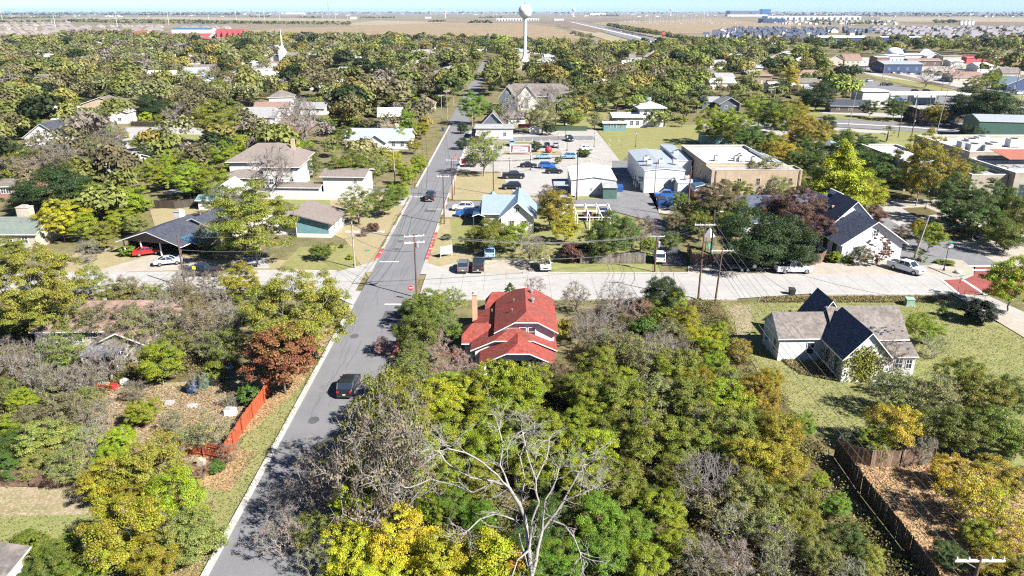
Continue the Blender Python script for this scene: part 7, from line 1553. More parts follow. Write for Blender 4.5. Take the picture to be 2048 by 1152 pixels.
(505,440,98,"open","ol",1),(440,400,44,"sparse","og",1),(415,470,34,"sparse","gy",1),(120,435,50,"open","ye",1),(165,450,34,"open","yg",1),(205,470,36,"open","ol",1),(175,500,28,"barethin","br",1),(115,375,70,"dense","dg",.9),(50,395,42,"dense","dg",1),(180,390,44,"dense","og",.9),(40,470,30,"dense","dg",.8),(255,398,44,"open","yg",.9),(245,440,34,"open","yg",.9),(275,450,30,"open","po",.9),(310,345,40,"open","yg",1),(350,325,36,"open","yg",1),(375,355,44,"open","yg",1),(425,360,38,"open","yg",1),(445,310,36,"open","yg",1),(470,290,30,"open","yg",1),(430,240,50,"open","ol",1),(455,395,40,"bare","ta",1),(300,212,32,"dense","dg",1),(350,225,30,"farbare","ta",1),(605,238,50,"farbare","ta",1.1),(560,230,28,"farbare","ta",1),(545,335,60,"bare","ta",1),(500,390,30,"bare","ta",1),(625,330,25,"sparse","og",1),
(715,405,44,"sparse","og",1),(765,400,34,"open","og",1),(792,385,26,"open","bg",1),(700,335,50,"open","og",.9),(745,330,42,"sparse","ol",1),(785,320,24,"open","ye",1),(815,345,26,"open","yg",1),(838,325,22,"open","yg",1),(805,380,20,"open","yg",1),(826,290,18,"open","yo",1),(815,245,20,"column","bg",1),(800,270,22,"open","yg",1),(840,258,20,"open","yo",1),(850,245,14,"sparse","br",1),(775,260,28,"farbare","ta",1),(690,270,24,"open","og",1),(665,290,24,"open","yg",1),(255,503,17,"bush","bg",1),(85,300,46,"sparse","br",1),(200,300,40,"sparse","br",1),(140,330,40,"sparse","br",1),(275,330,26,"sparse","ol",1),(60,340,34,"sparse","ta",1),(20,330,30,"sparse","ta",.8),(235,350,30,"sparse","ol",1),(283,285,26,"dense","og",.7),(240,270,20,"open","yo",.8),(185,240,36,"sparse","ol",1),(730,462,12,"sparse","rb",1),(745,455,14,"bush","rb",1),(683,493,6,"bush","gr",1),(700,515,8,"bush","yg",1),(520,255,22,"open","go",.8),(645,500,30,"open","og",.7),(470,490,26,"open","og",.8),(420,500,18,"open","gr",.8),(1650,650,1,"far","gr",1)]
N_ += [(998,768,52,"open","yg",1.35),(1058,765,48,"open","yg",1.35),(950,775,44,"open","ol",1.3),(1110,752,34,"sparse","rb",1.2),(925,735,30,"barethin","pk",1.1),(1040,735,18,"sparse","rb",1),
(330,640,52,"barethin","br",1.2),(400,655,50,"barethin","br",1.2),(270,660,50,"sparse","gy",1.2),(450,640,42,"barethin","ta",1.2),(380,600,44,"sparse","br",1),(300,610,40,"barethin","ta",1),(350,690,40,"sparse","ol",1.1),(440,700,34,"barethin","br",1),
(1250,770,44,"open","yg",1),(1320,700,44,"bare","ta",1.15),(1270,850,40,"bare","ta",1.15),(1480,940,44,"bare","ta",1.1),(1560,1080,46,"bare","ta",1.1),(1160,900,36,"barethin","ta",1.2),(820,930,38,"barethin","ta",1.2),(150,760,44,"bare","ta",1.1),(90,700,44,"bare","ta",1.1),(600,230,44,"bare","ta",1.1),(120,320,44,"bare","ta",1.1),(220,270,34,"bare","ta",1.1),(1330,750,44,"open","yg",1),(1290,690,34,"barethin","ta",1),(1400,770,44,"open","yo",1),(1230,700,34,"open","yg",1),(1370,700,34,"barethin","ta",1),(1180,830,44,"open","yg",1),(1420,850,44,"barethin","gy",1),
(990,222,24,"far","og",1),(1040,195,26,"farbare","ta",1.1),(1098,188,26,"farbare","ta",1.1),(1160,192,28,"far","og",1),(1195,203,28,"far","gr",1),(1235,190,32,"far","ol",1),(1270,187,30,"far","og",1),(1305,200,32,"far","gr",1),(1342,205,32,"far","og",1),(1375,212,28,"far","ol",1),(1395,196,28,"far","dg",1),(1330,232,20,"far","yg",1),(1210,175,26,"far","ol",1),(1120,172,22,"farsparse","gy",1),(1480,192,26,"far","og",1),(1502,205,22,"far","ol",1),(1365,240,14,"far","yg",1),
(1615,300,34,"open","gr",1),(1640,330,30,"open","og",1),(1690,345,40,"cone","yb",1),(1728,372,40,"open","yg",1),(1650,395,34,"open","yb",1),(1590,400,30,"open","og",1),(1775,355,30,"open","gr",1),(1940,350,34,"open","og",1.1),(1955,430,44,"open","gr",1),(2015,470,40,"dense","og",1),(1900,430,30,"open","gr",1),(1690,280,28,"dense","og",1),(1735,290,26,"open","gr",1),(1420,430,34,"open","og",1),(1470,430,40,"dense","og",1),(1520,510,40,"dense","dg",.9),(1600,510,40,"dense","dg",.9),(1640,460,34,"open","rb",1),(1340,480,24,"open","og",1),(1360,400,22,"open","og",1)]
for rec in N_:
    if 1180 < rec[0] < 1570 and 690 < rec[1] < 960 and rec[4] == 'og': rec = rec[:4] + ('ol',) + rec[5:]
    if rec[0] > 1400 and 200 < rec[1] < 480 and rec[3] in ("open", "dense", "cone"): rec = (rec[0], rec[1], rec[2] * 1.14) + tuple(rec[3:])
    if rec[2] > 2: T(rec[0], rec[1], rec[2], rec[3], rec[4], None, rec[5])
for x_, y_, R_c, k_, c_ in ((-10.8, 61.5, 3.6, "open", "oo"), (-11.2, 66.5, 3.7, "open", "ol"), (-10.9, 72.5, 3.4, "sparse", "ol"), (-11.5, 85, 3.2, "open", "og"), (-10.4, 55, 4.6, "sparse", "ol"), (-9.8, 49, 4.8, "barethin", "ta"), (-10.4, 59, 3.6, "barethin", "ta"), (-11.6, 92.5, 2.8, "open", "og")): tree_at(x_, y_, R_c, k_, c_, None, 1.6 if y_ < 60 else 1.15)
# hero: the big white dead tree
def dead_tree(px, py, H, Rc, label, seed=77, n=75, lean=(1, 0)):
    rng = np.random.default_rng(seed); x, y = G(px, py); tips = []
    while len(tips) < n:
        u = rng.uniform(-1, 1, 3)
        if np.linalg.norm(u) > 1 or np.linalg.norm(u) < .45 or u[2] < -.5: continue
        tips.append(np.array([u[0] * Rc + lean[0], u[1] * Rc * .8 + lean[1], H * .66 + u[2] * H * .36]))
    P, par, rad = skeleton(tips, H * .28, rng, (lean[0] * .5, lean[1] * .5), 5, 0, 1, .027, wob=.13)
    n0 = len(P); has = set(par)
    for e in [i for i in range(1, n0) if i not in has or rng.random() < .4]:
        d = (P[e] - P[par[e]]).normalized()
        for _ in range(3):
            q = P[e]; v = (d + Vector(rng.normal(size=3)) * .55).normalized() * rng.uniform(.6, 1.5)
            P.append(q + v * .5 + Vector(rng.normal(size=3)) * .07); par.append(e); rad.append(.018); P.append(q + v); par.append(len(P) - 2); rad.append(.012)
    root = thing("dead_tree", label, "tree", (x, y, 0)); me = wood_mesh("trunk", P, par, rad, BARK_PALE, rmax=.26); o = bpy.data.objects.new("trunk", me); COL.objects.link(o); o.parent = root
    TREES.append(dict(root=root, x=x, y=y, R=Rc, kind="bare", col="ta", label=label))
def limb_tree(label, base, limbs, seed, r_tip=.026, rmax=.15):
    """trunk and main limbs followed node by node, side branches and twigs grown from them"""
    rng = np.random.default_rng(seed); bx, by = G(*base); P = [Vector((0, 0, -.05))]; par = [-1]; rad = [0]; key = {base: 0}
    for L in limbs:
        prev = key[L[0][:2]] if L[0][:2] in key else 0
        for (px, py, z) in L[1:]:
            x, y = G(px, py, z); q = Vector((x - bx, y - by, z)); a = P[prev]; k = max(1, int((q - a).length / .7))
            for i in range(1, k + 1):
                p = a.lerp(q, i / k) + Vector(rng.normal(size=3)) * (.05 if i < k else 0); P.append(p); par.append(prev); rad.append(0); prev = len(P) - 1
            key[(px, py)] = prev
        e = prev; d = (P[e] - P[par[par[e]]]).normalized()
        for _ in range(4):
            p = P[e]; pv = e; dd = (d * .7 + Vector(rng.normal(size=3)) * .45).normalized()
            for i in range(3): p = p + dd * .3 + Vector(rng.normal(size=3)) * .06; P.append(p); par.append(pv); rad.append(0); pv = len(P) - 1
    n0 = len(P)
    for e in range(6, n0):
        if rng.random() < .85:
            d = (P[e] - P[par[e]]).normalized(); dd = (d * .8 + Vector(rng.normal(size=3)) * .7 + Vector((0, 0, .15))).normalized(); p = P[e]; pv = e; L_ = int(rng.integers(2, 6))
            for i in range(L_):
                dd = (dd + Vector(rng.normal(size=3)) * .22).normalized(); p = p + dd * rng.uniform(.28, .5); P.append(p); par.append(pv); rad.append(0); pv = len(P) - 1
                for _q in range(2): P.append(p + (dd + Vector(rng.normal(size=3)) * .7).normalized() * rng.uniform(.3, .7)); par.append(pv); rad.append(0)
    n = len(P); rad = [0.0] * n
    for i in range(n - 1, 0, -1):
        if rad[i] == 0: rad[i] = (r_tip * .38) ** 2.4
        rad[par[i]] += rad[i]
    rad = [max(r, (r_tip * .3) ** 2.4) ** (1 / 2.4) for r in rad]
    root = thing("dead_tree", label, "tree", (bx, by, 0)); me = wood_mesh("trunk", P, par, rad, BARK_PALE, rmax=rmax); o = bpy.data.objects.new("trunk", me); COL.objects.link(o); o.parent = root
    TREES.append(dict(root=root, x=bx, y=by, R=5, kind="bare", col="ta", label=label))
limb_tree("large white dead tree with sprawling bare limbs near the bottom middle", (1068, 1290),
  [[(1068, 1290, 0), (1064, 1150, 3.2), (1058, 1100, 4.6), (1052, 1050, 6.0), (1040, 1010, 7.4), (1018, 975, 8.8), (995, 950, 10), (965, 925, 11.2), (930, 905, 12), (895, 897, 12.5)],
   [(1058, 1100), (1064, 1040, 6.8), (1078, 1005, 8.2), (1072, 960, 9.8), (1056, 915, 11.3), (1046, 868, 12.8)], [(1018, 975), (985, 962, 9), (940, 955, 9.4), (905, 935, 10), (880, 905, 10.6)],
   [(985, 962), (945, 985, 8.2), (900, 968, 8.5), (860, 958, 8.6), (820, 975, 8.3)], [(1064, 1150), (1030, 1040, 6.0), (990, 1028, 6.4), (960, 1038, 6.2), (935, 1062, 5.8)], [(1018, 975), (1000, 930, 10.4), (1005, 885, 12), (998, 860, 12.8)],
   [(1072, 960), (1092, 920, 11), (1098, 880, 12.2)], [(1040, 1010), (1050, 960, 9.2), (1040, 915, 10.8), (1052, 880, 12)], [(1064, 1150), (1085, 1060, 5.8), (1100, 1040, 6.6), (1125, 1005, 8), (1150, 960, 9.6), (1166, 930, 10.6)],
   [(1100, 1040), (1130, 1000, 8.2), (1165, 985, 8.8), (1185, 978, 9)], [(1085, 1060), (1090, 1000, 8.4), (1112, 960, 9.8), (1118, 935, 10.6)], [(1100, 1040), (1128, 1050, 6.6), (1148, 1075, 6.0), (1160, 1105, 5.2)], [(1058, 1100), (1035, 1120, 4.4), (1025, 1150, 3.6), (1020, 1180, 2.8)]], 77)
# ------------------------------------------------------------------ procedural fill of the wooded town
GRID = {}
def occ_add(x, y, r): GRID.setdefault((int(x // 20), int(y // 20)), []).append((x, y, r))
def occ_hit(x, y, r):
    for i in range(int(x // 20) - 1, int(x // 20) + 2):
        for j in range(int(y // 20) - 1, int(y // 20) + 2):
            for a, b, c in GRID.get((i, j), ()):
                if (a - x) ** 2 + (b - y) ** 2 < (c + r) ** 2: return True
    return False
for t in TREES: occ_add(t["x"], t["y"], t["R"] * .55)
for o in list(COL.objects):
    if o.type == 'EMPTY' and o.parent is None and o.get("category") in ("house", "building", "shop", "shed", "church", "school", "warehouse", "garage", "long building", "water tower", "canopy"):
        bpy.context.view_layer.update(); break
for o in list(COL.objects):
    if o.type == 'EMPTY' and o.parent is None and o.get("category") in ("house", "building", "shop", "shed", "church", "school", "warehouse", "garage", "long building", "water tower", "canopy", "car", "pickup truck", "banner"):
        for ch in o.children:
            if ch.type != 'MESH': continue
            bb = [o.matrix_world @ Vector(c) for c in ch.bound_box]; xs = [b.x for b in bb]; ys = [b.y for b in bb]
            nx = max(1, int((max(xs) - min(xs)) / 4)); ny = max(1, int((max(ys) - min(ys)) / 4))
            if nx * ny > 400: continue
            for i in range(nx + 1):
                for j in range(ny + 1): occ_add(min(xs) + (max(xs) - min(xs)) * i / nx, min(ys) + (max(ys) - min(ys)) * j / ny, 2.2)
            if ch.name.startswith("wall"):    # keep the view onto each front open
                for i in range(nx + 1): [occ_add(min(xs) + (max(xs) - min(xs)) * i / nx + (min(xs) / max(1, min(ys))) * -dd, min(ys) - dd, 3.2) for dd in (range(5, 22, 4) if min(ys) > 230 else (5,))]
def inside(poly, x, y):
    c = False; n = len(poly)
    for i in range(n):
        x1, y1 = poly[i]; x2, y2 = poly[(i + 1) % n]
        if (y1 > y) != (y2 > y) and x < (x2 - x1) * (y - y1) / (y2 - y1) + x1: c = not c
    return c
# wooded areas and clearings as outlines on the ground
WOOD_A = [[(-60, 84), (120, 83), (260, 80), (330, 86), (440, 88), (500, 84), (640, 88), (860, 91), (960, 94), (1100, 100), (1250, 112), (1345, 106), (1450, 108), (1550, 112), (1620, 120), (1640, 150), (1700, 178), (1690, 215), (1560, 212), (1500, 190), (1420, 205), (1330, 215), (1230, 205), (1190, 195), (1050, 190), (965, 200), (955, 160), (942, 160), (922, 200), (905, 235), (880, 250), (860, 235), (858, 300), (800, 300), (640, 262), (560, 255), (480, 262), (400, 250), (300, 250), (150, 300), (20, 330), (-60, 330)],
          [(-80, 300), (150, 270), (240, 330), (180, 360), (40, 350), (-80, 420)], [(-80, 250), (150, 250), (150, 300), (260, 330), (280, 300), (440, 300), (500, 262), (620, 300), (640, 400), (560, 410), (480, 480), (440, 400), (300, 410), (280, 480), (160, 490), (150, 400), (-80, 430)], [(600, 262), (700, 300), (850, 262), (850, 300), (830, 350), (740, 380), (660, 372), (640, 300)],
          [(1640, 108), (1700, 110), (1900, 104), (2120, 108), (2120, 117), (1900, 112), (1660, 116), (1560, 106)], [(1960, 140), (2060, 150), (2060, 164), (1960, 156)]]
CLEAR = [[(-10, 80), (112, 80), (112, 97), (-10, 97)], [(262, 60), (490, 60), (490, 92), (262, 88)], [(400, 86), (470, 90), (480, 98), (400, 96)], [(918, 215), (945, 152), (957, 152), (965, 215)], [(1315, 100), (1390, 100), (1400, 112), (1340, 112)],
         [(1033, 122), (1067, 122), (1067, 165), (1033, 165)], [(250, 250), (420, 250), (430, 300), (250, 310)], [(1540, 165), (1600, 165), (1600, 190), (1540, 190)], [(860, 216), (905, 216), (895, 262), (850, 262)], [(960, 240), (1200, 240), (1200, 262), (960, 262)], [(990, 185), (1150, 185), (1150, 236), (990, 236)], [(1210, 205), (1420, 215), (1420, 262), (1200, 262)], [(1500, 96), (1560, 96), (1560, 110), (1500, 110)], [(1650, 108), (1700, 116), (1600, 124), (1620, 112)]]
WA = [[G(*p) for p in q] for q in WOOD_A]; CL = [[G(*p) for p in q] for q in CLEAR]
TOWN = []
def town_house(x, y, i):
    rr_ = random.Random(i * 7 + 3); wm = rr_.choice((W_WHITE, W_STUCCO, W_CREAM, W_WHITE, W_BRICKT)); rn, rm = rr_.choice((("white-roofed", R_WHITE), ("pale grey-roofed", PALEG), ("taupe-roofed", R_TAUPE), ("grey-roofed", R_WEATH), ("pale grey-roofed", PALEG), ("metal-roofed", R_METAL), ("rosy-roofed", R_PINK)))
    w_ = rr_.uniform(10, 17); d_ = rr_.uniform(8, 12); h_ = rr_.uniform(3.2, 5.2); ax = rr_.choice("xxy"); r_ = thing("town_house", None, "house", (x, y, 0), R_(rr_.uniform(-12, 12)))
    wing(r_, -w_ / 2, w_ / 2, 0, d_, h_, ax, rr_.uniform(1.6, 3), wm, rm, .5, rr_.choice((0, 0, 1)))
    if y < 600:
        for u in (-w_ * .28, w_ * .28): win(r_, 'S', u, 1.1, 1.2, 1.2, 0)
        door(r_, 'S', 0, 1.0, 2.1, 0, DOORW)
    TOWN.append((r_, x, y, rn))
    for dd in range(-2, int(10 + y * .03), 4):
        for u in (-w_ / 2, -w_ / 4, 0, w_ / 4, w_ / 2): occ_add(x + u - dd * x / y, y - dd, 2.6)
    for u in (-w_ / 2, 0, w_ / 2): occ_add(x + u, y + d_ * .5, d_ * .5)
rt = random.Random(77)
for gy in range(250, 980, 36):
    for gx in range(-520, 420, 34):
        x = gx + rt.uniform(-12, 12); y = gy + rt.uniform(-12, 12)
        if rt.random() < .42 or occ_hit(x, y, 7) or not any(inside(q, x, y) for q in WA) or any(inside(c, x, y) for c in CL) or -34 < x < -6 or (x > 40 and y < 430): continue
        sx, sy = PIX(x, y, 3)
        if 0 < sx < 2048 and len(TOWN) < 125: town_house(x, y, len(TOWN))
rngf = random.Random(21); cand = []
for poly in WA:
    xs = [p[0] for p in poly]; ys = [p[1] for p in poly]; st = 8.8; y = min(ys)
    while y < max(ys):
        x = min(xs); stp = st * (1 if y < 520 else 1.12)
        while x < max(xs):
            px_, py_ = x + rngf.uniform(-3.5, 3.5), y + rngf.uniform(-3.5, 3.5); x += stp
            if rngf.random() < .06: continue
            if not inside(poly, px_, py_) or any(inside(c, px_, py_) for c in CL): continue
            if -26.5 < px_ < -12.5 and py_ < 720: continue
            sx, sy = PIX(px_, py_, 5)
            if sx < -60 or sx > 2110: continue
            R = rngf.choice((3.6, 4.6, 5.4, 6.4, 7.6, 9.0)) * (1 if py_ < 500 else 1.12)
            if occ_hit(px_, py_, R * .43): continue
            occ_add(px_, py_, R * .45); cand.append((px_, py_, R))
        y += stp * .92
# colour by neighbourhood, as in the photograph: greyer and browner to the left, greener to the right
def pick(x, y, rg):
    left = x < -30
    n = math.sin(x * .021 + 1) + math.sin(y * .017 + x * .008) + rg.uniform(-1.6, 1.6)
    if left: opts = [("far", "ol"), ("farsparse", "br"), ("farsparse", "gy"), ("far", "ol"), ("farsparse", "gy"), ("far", "og"), ("farbare", "ta"), ("far", "yo"), ("farsparse", "gy"), ("far", "ol"), ("far", "dg"), ("far", "br")]
    else: opts = [("far", "ol"), ("far", "og"), ("far", "gr"), ("far", "ol"), ("farsparse", "gy"), ("far", "og"), ("far", "yg"), ("far", "ol"), ("far", "dg"), ("farsparse", "br"), ("far", "yo"), ("farsparse", "ol")]
    return opts[int((n + 3.6) / 7.2 * len(opts) * 3.1) % len(opts)]
under = []
for poly in WA[:3]:
    xs = [p[0] for p in poly]; ys = [p[1] for p in poly]; y = min(ys)
    while y < min(max(ys), 640):
        x = min(xs)
        while x < max(xs):
            a_, b_ = x + rngf.uniform(-3, 3), y + rngf.uniform(-3, 3); x += 7.0
            if not inside(poly, a_, b_) or any(inside(c, a_, b_) for c in CL) or -26.5 < a_ < -12.5: continue
            sx, sy = PIX(a_, b_, 2)
            if sx < -20 or sx > 2060: continue
            R = rngf.uniform(1.8, 3.6)
            if occ_hit(a_, b_, R * .45): continue
            occ_add(a_, b_, R * .6); under.append((a_, b_, R))
        y += 6.5
under.sort(key=lambda c: c[1])
for i, (a_, b_, R) in enumerate(under[:210]): tree_at(a_, b_, R, "bush", ("og", "ol", "br", "gr", "yg", "po", "dg")[i % 7])
cand.sort(key=lambda c: c[1]); n_ind = max(0, 690 - len(TREES)); mass = [(a_, b_, R, 'far', ('og', 'ol', 'br', 'gr')[i % 4]) for i, (a_, b_, R) in enumerate(under[210:])]
rg = random.Random(4)
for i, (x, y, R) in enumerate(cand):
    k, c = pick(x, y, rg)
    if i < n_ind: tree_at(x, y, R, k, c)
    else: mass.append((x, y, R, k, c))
# far tree belts
BELTS = [([(0, 84), (250, 82)], 5, 1.0), ([(-20, 88), (260, 84)], 5, 1), ([(140, 43), (300, 44), (420, 47), (560, 50), (700, 49)], 6, 1.0), ([(140, 46), (260, 49), (420, 50), (700, 53)], 6, 1), ([(500, 80), (700, 87), (900, 91), (1020, 94), (1160, 101), (1260, 108)], 6.5, 1), ([(520, 84), (700, 90), (900, 95), (1150, 104)], 6.5, 1),
         ([(940, 49.5), (960, 49), (981, 49.5)], 7, 1), ([(858, 46), (888, 47)], 6, 1), ([(1215, 54), (1260, 66), (1320, 76), (1400, 92), (1420, 97)], 5.5, 1), ([(1222, 55), (1330, 78), (1410, 93)], 5.5, 1), ([(1150, 78), (1180, 80)], 6, 1), ([(1165, 80), (1190, 82)], 5, 1),
         ([(1240, 100), (1400, 97), (1500, 92), (1600, 95), (1700, 98), (1780, 96), (1860, 92), (2060, 96)], 6.5, 1), ([(1260, 105), (1450, 101), (1560, 98), (1750, 103), (2060, 102)], 6.5, 1), ([(1590, 101), (1750, 107), (1900, 102), (2060, 108)], 6.5, 1), ([(1790, 90), (1850, 86), (2060, 84)], 6, 1), ([(1870, 49), (1920, 48)], 7, 1), ([(1872, 47), (1915, 47)], 7, 1), ([(1640, 47), (1665, 47)], 8, 1), ([(1622, 48), (1634, 48)], 8, 1),
         ([(-20, 48), (130, 46)], 6, 1), ([(300, 50), (420, 49)], 6, 1), ([(1760, 33.6), (2060, 34.6)], 9, 1), ([(1560, 33), (1760, 33.5)], 9, 1), ([(0, 30), (480, 32)], 10, 1), ([(1700, 52), (1760, 50)], 6, 1), ([(60, 33), (130, 32)], 9, 1), ([(0, 40), (120, 37)], 7, 1), ([(500, 36), (540, 36.5)], 9, 1), ([(600, 38), (640, 38.5)], 9, 1), ([(720, 38), (790, 38.5)], 7, 1), ([(960, 38), (1010, 38)], 7, 1), ([(1185, 34), (1240, 34)], 9, 1)]
for line, R, dn in BELTS:
    for (a, b) in zip(line, line[1:]):
        xa, ya = G(*a); xb, yb = G(*b); L = math.hypot(xb - xa, yb - ya); n = int(L / (R * 1.25))
        for i in range(n + 1):
            if rg.random() < .1: continue
            f = i / max(1, n); x = xa + (xb - xa) * f + rg.uniform(-3, 3); y = ya + (yb - ya) * f + rg.uniform(-8, 8)
            if occ_hit(x, y, R * .5) and y < 900: continue
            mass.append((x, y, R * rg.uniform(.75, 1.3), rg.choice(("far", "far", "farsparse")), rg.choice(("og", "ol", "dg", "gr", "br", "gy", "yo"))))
# horizon woods
for k in range(1500):
    py = rg.choice((24.6, 25.5, 26.5, 28, 29.5, 31, 32.5)) + rg.uniform(-.5, .5); px = rg.uniform(-40, 2090)
    if 480 < px < 1500 and py > 29.8: continue
    if math.sin(px * .013 + py * 1.7) + math.sin(px * .041 + py) < -.35: continue
    x, y = G(px, py); mass.append((x, y, rg.uniform(9, 16) * (1 + (32 - py) * .06), "blob", "dg"))
def build_mass():
    rng = np.random.default_rng(8); V_ = []; C_ = []
    for (x, y, R, k, c) in mass:
        col = np.array(vary(PAL[c], rng, .25)); col = (col * .64 + col.mean() * np.array([.42, .39, .26])) * .82; d = y  # leaf colour pulled to grey, haze painted into the woods
        n = int(np.clip(900 * (450 / max(450, d)) ** 1.35, 40, 900)) if k != "blob" else 26
        if k == "farsparse": n = int(n * .55); 
        if k == "farbare": n = int(n * .35); col = np.array([.21, .18, .15])
        s = R * (.15 if n > 400 else .2 if n > 200 else .3 if n > 90 else .6) * (.7 if k in ("farsparse", "farbare") else 1)
        ncl = 16; u = rng.normal(size=(ncl, 3)); u /= np.linalg.norm(u, axis=1)[:, None]; u[:, 2] = np.abs(u[:, 2]) * 1.0 - .3
        cc = u * np.array([R * .68, R * .68, R * .6]) * rng.uniform(.6, 1, (ncl, 1)) + np.array([x, y, R * 1.0]); idx = rng.integers(0, ncl, n)
        dd = rng.normal(size=(n, 3)); dd[:, 2] = np.abs(dd[:, 2]); dd /= np.linalg.norm(dd, axis=1)[:, None]
        p = cc[idx] + dd * R * .34 * rng.uniform(.5, 1.1, (n, 1)); V_.append(leaf_quads(p, s * 1.25, dd * 2.0, rng, .6))
        tint = col[None, :] * (rng.uniform(.82, 1.2, (ncl, 1))[idx]) * rng.uniform(.85, 1.2, (n, 1)); C_.append(tint)
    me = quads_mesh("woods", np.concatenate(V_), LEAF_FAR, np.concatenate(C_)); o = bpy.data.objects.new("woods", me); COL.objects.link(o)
    tag(o, "the distant woods and tree belts behind the town, reaching to the horizon", kind="stuff")
build_mass()
# ------------------------------------------------------------------ undergrowth, tufts, fallen leaves
def scatter(name, label, polys, n, size, cols, zr=(.02, .12), up=1.2, clump=None, excl=None, seed=1, hz=0):
    rng = np.random.default_rng(seed); pts = []; P_ = [[G(*p) for p in q] for q in polys]
    area = [abs(sum(q[i][0] * q[(i + 1) % len(q)][1] - q[(i + 1) % len(q)][0] * q[i][1] for i in range(len(q)))) / 2 for q in P_]; tot = sum(area)
    for q, a in zip(P_, area):
        want = int(n * a / tot); xs = [p[0] for p in q]; ys = [p[1] for p in q]; got = 0; tries = 0
        while got < want and tries < want * 6:
            tries += 1; x = rng.uniform(min(xs), max(xs)); y = rng.uniform(min(ys), max(ys))
            if not inside(q, x, y): continue
            if X0 - .7 < x < X1 + .7: continue
            if clump:
                if math.sin(x * 1.3 + y * .4) + math.sin(y * 1.1 - x * .6) < .2: continue
                k = int(rng.integers(8, clump)); hh = rng.uniform(.3, 1) * hz
                c = rng.normal(size=(k, 3)) * np.array([.5, .5, .35]) * (.5 + hh); c[:, 2] = np.abs(c[:, 2]) + .05; pts.append((c + np.array([x, y, 0]), rng.integers(len(cols)))); got += k
            else: pts.append((np.array([[x, y, rng.uniform(*zr)]]), rng.integers(len(cols)))); got += 1
    pos = np.concatenate([p for p, _ in pts]); ci = np.concatenate([[c] * len(p) for p, c in pts]); cl = np.array(cols)[ci] * rng.uniform(.7, 1.3, (len(pos), 1))
    me = quads_mesh(name, leaf_quads(pos, size, np.array([0, 0, up]), rng), LEAF_FAR, cl); o = bpy.data.objects.new(name, me); COL.objects.link(o); return tag(o, label, kind="stuff")
scatter("undergrowth", "low scrub filling the ground beneath the thicket", [[(800, 700), (930, 780), (1130, 760), (1200, 600), (1440, 610), (1500, 740), (1620, 850), (1650, 920), (1880, 1190), (1880, 1300), (600, 1300), (700, 900)], [(-200, 620), (250, 610), (420, 660), (380, 760), (160, 800), (150, 950), (-200, 950)]], 270000, .2, [(.10, .11, .02), (.07, .09, .02), (.18, .13, .07), (.22, .18, .13), (.14, .16, .03), (.25, .20, .10)], clump=60, hz=1.0, seed=2)
scatter("fallen_leaves", "fallen leaves littering the yards and verges", [[(1700, 910), (1860, 910), (2100, 960), (2200, 1200), (1880, 1200)], [(655, 655), (672, 660), (600, 775), (520, 850), (470, 885), (500, 800)], [(380, 935), (470, 900), (520, 905), (460, 985), (400, 975)], [(150, 780), (545, 765), (445, 925), (150, 930)], [(250, 1090), (430, 1000), (430, 1152), (250, 1250)]], 30000, .19, [(.34, .22, .12), (.30, .19, .11), (.40, .31, .21), (.24, .16, .10), (.36, .22, .11)], zr=(.10, .16), up=2.5, seed=3)
scatter("grass", "grass tufts on the lawns and verges nearest the camera", [[(648, 640), (718, 600), (470, 1080), (430, 1152), (180, 1300), (330, 1050), (450, 940), (560, 760)], [(1440, 606), (1900, 604), (2300, 800), (2300, 900), (1830, 860), (1640, 880), (1560, 820), (1490, 700)], [(-100, 1035), (190, 1030), (300, 1060), (200, 1250), (-200, 1250)]], 38000, .14, [(.15, .16, .05), (.17, .17, .06), (.20, .19, .08), (.21, .20, .09), (.12, .14, .045)], zr=(.08, .2), up=.6, seed=4)
scatter("dry_grass", "tall dry grass along the street edge behind the derelict house", [[(1525, 596), (1900, 594), (1890, 606), (1520, 606)], [(1560, 720), (1690, 735), (1680, 765), (1600, 750)]], 16000, .24, [(.30, .25, .12), (.26, .21, .10), (.18, .17, .07)], zr=(.1, .32), up=.2, seed=6)
# ------------------------------------------------------------------ labels of the trees: what they look like and what they stand by
LM = [("the red-roofed bungalow", 1020, 700), ("the abandoned white house", 1650, 700), ("the orange board fence", 500, 860), ("the street corner pole", 834, 597), ("the slate-roofed hall", 1660, 500), ("the brick hall", 1470, 370), ("the metal warehouse", 1330, 360),
      ("the metal-roofed cottage", 1015, 460), ("the low white shop", 1185, 385), ("the car park banner", 1041, 309), ("the teal panelled house", 650, 490), ("the carport house", 340, 500), ("the stone-chimney house", 40, 495), ("the hip-roofed house", 560, 380), ("the garage building", 680, 400),
      ("the leaf-strewn yard", 1800, 1010), ("the large dead tree", 1062, 1150), ("the black SUV", 698, 790), ("the cream ranch house", 380, 720), ("the littered back yard", 380, 830), ("the left board fence", 80, 975), ("the garden outbuilding", 30, 1130), ("the dark dividing fence", 1740, 1020), ("the hitched pickup", 1586, 545),
      ("the brown board fence", 1500, 530), ("the red paving", 1990, 570), ("the commercial block", 1950, 390), ("the palm", 1773, 283), ("the fuel canopy", 1840, 214), ("the navy-roofed house", 90, 290), ("the edge cottage", 30, 210), ("the white-roofed house", 232, 350), ("the gabled house", 515, 250), ("the street pole row", 907, 230),
      ("the many-gabled house", 1060, 235), ("the white hall", 1260, 255), ("the blue-grey cottage", 1450, 225), ("the dry grass lot", 1320, 290), ("the water tower", 1050, 130), ("the steeple church", 578, 130), ("the icy blue roof", 405, 172), ("the curving alley", 1330, 470), ("the intersection", 790, 580), ("the green metal building", 2010, 300), ("the near crossarm pole", 1960, 1150),
      ("the thicket's middle", 1330, 880), ("the parking bay", 1040, 530), ("the corner lawn", 700, 540), ("the pale drive", 330, 265), ("the tin-roofed shed", 70, 375), ("the east verge", 1700, 200)]
LMW = [(n, *G(px, py)) for n, px, py in LM]
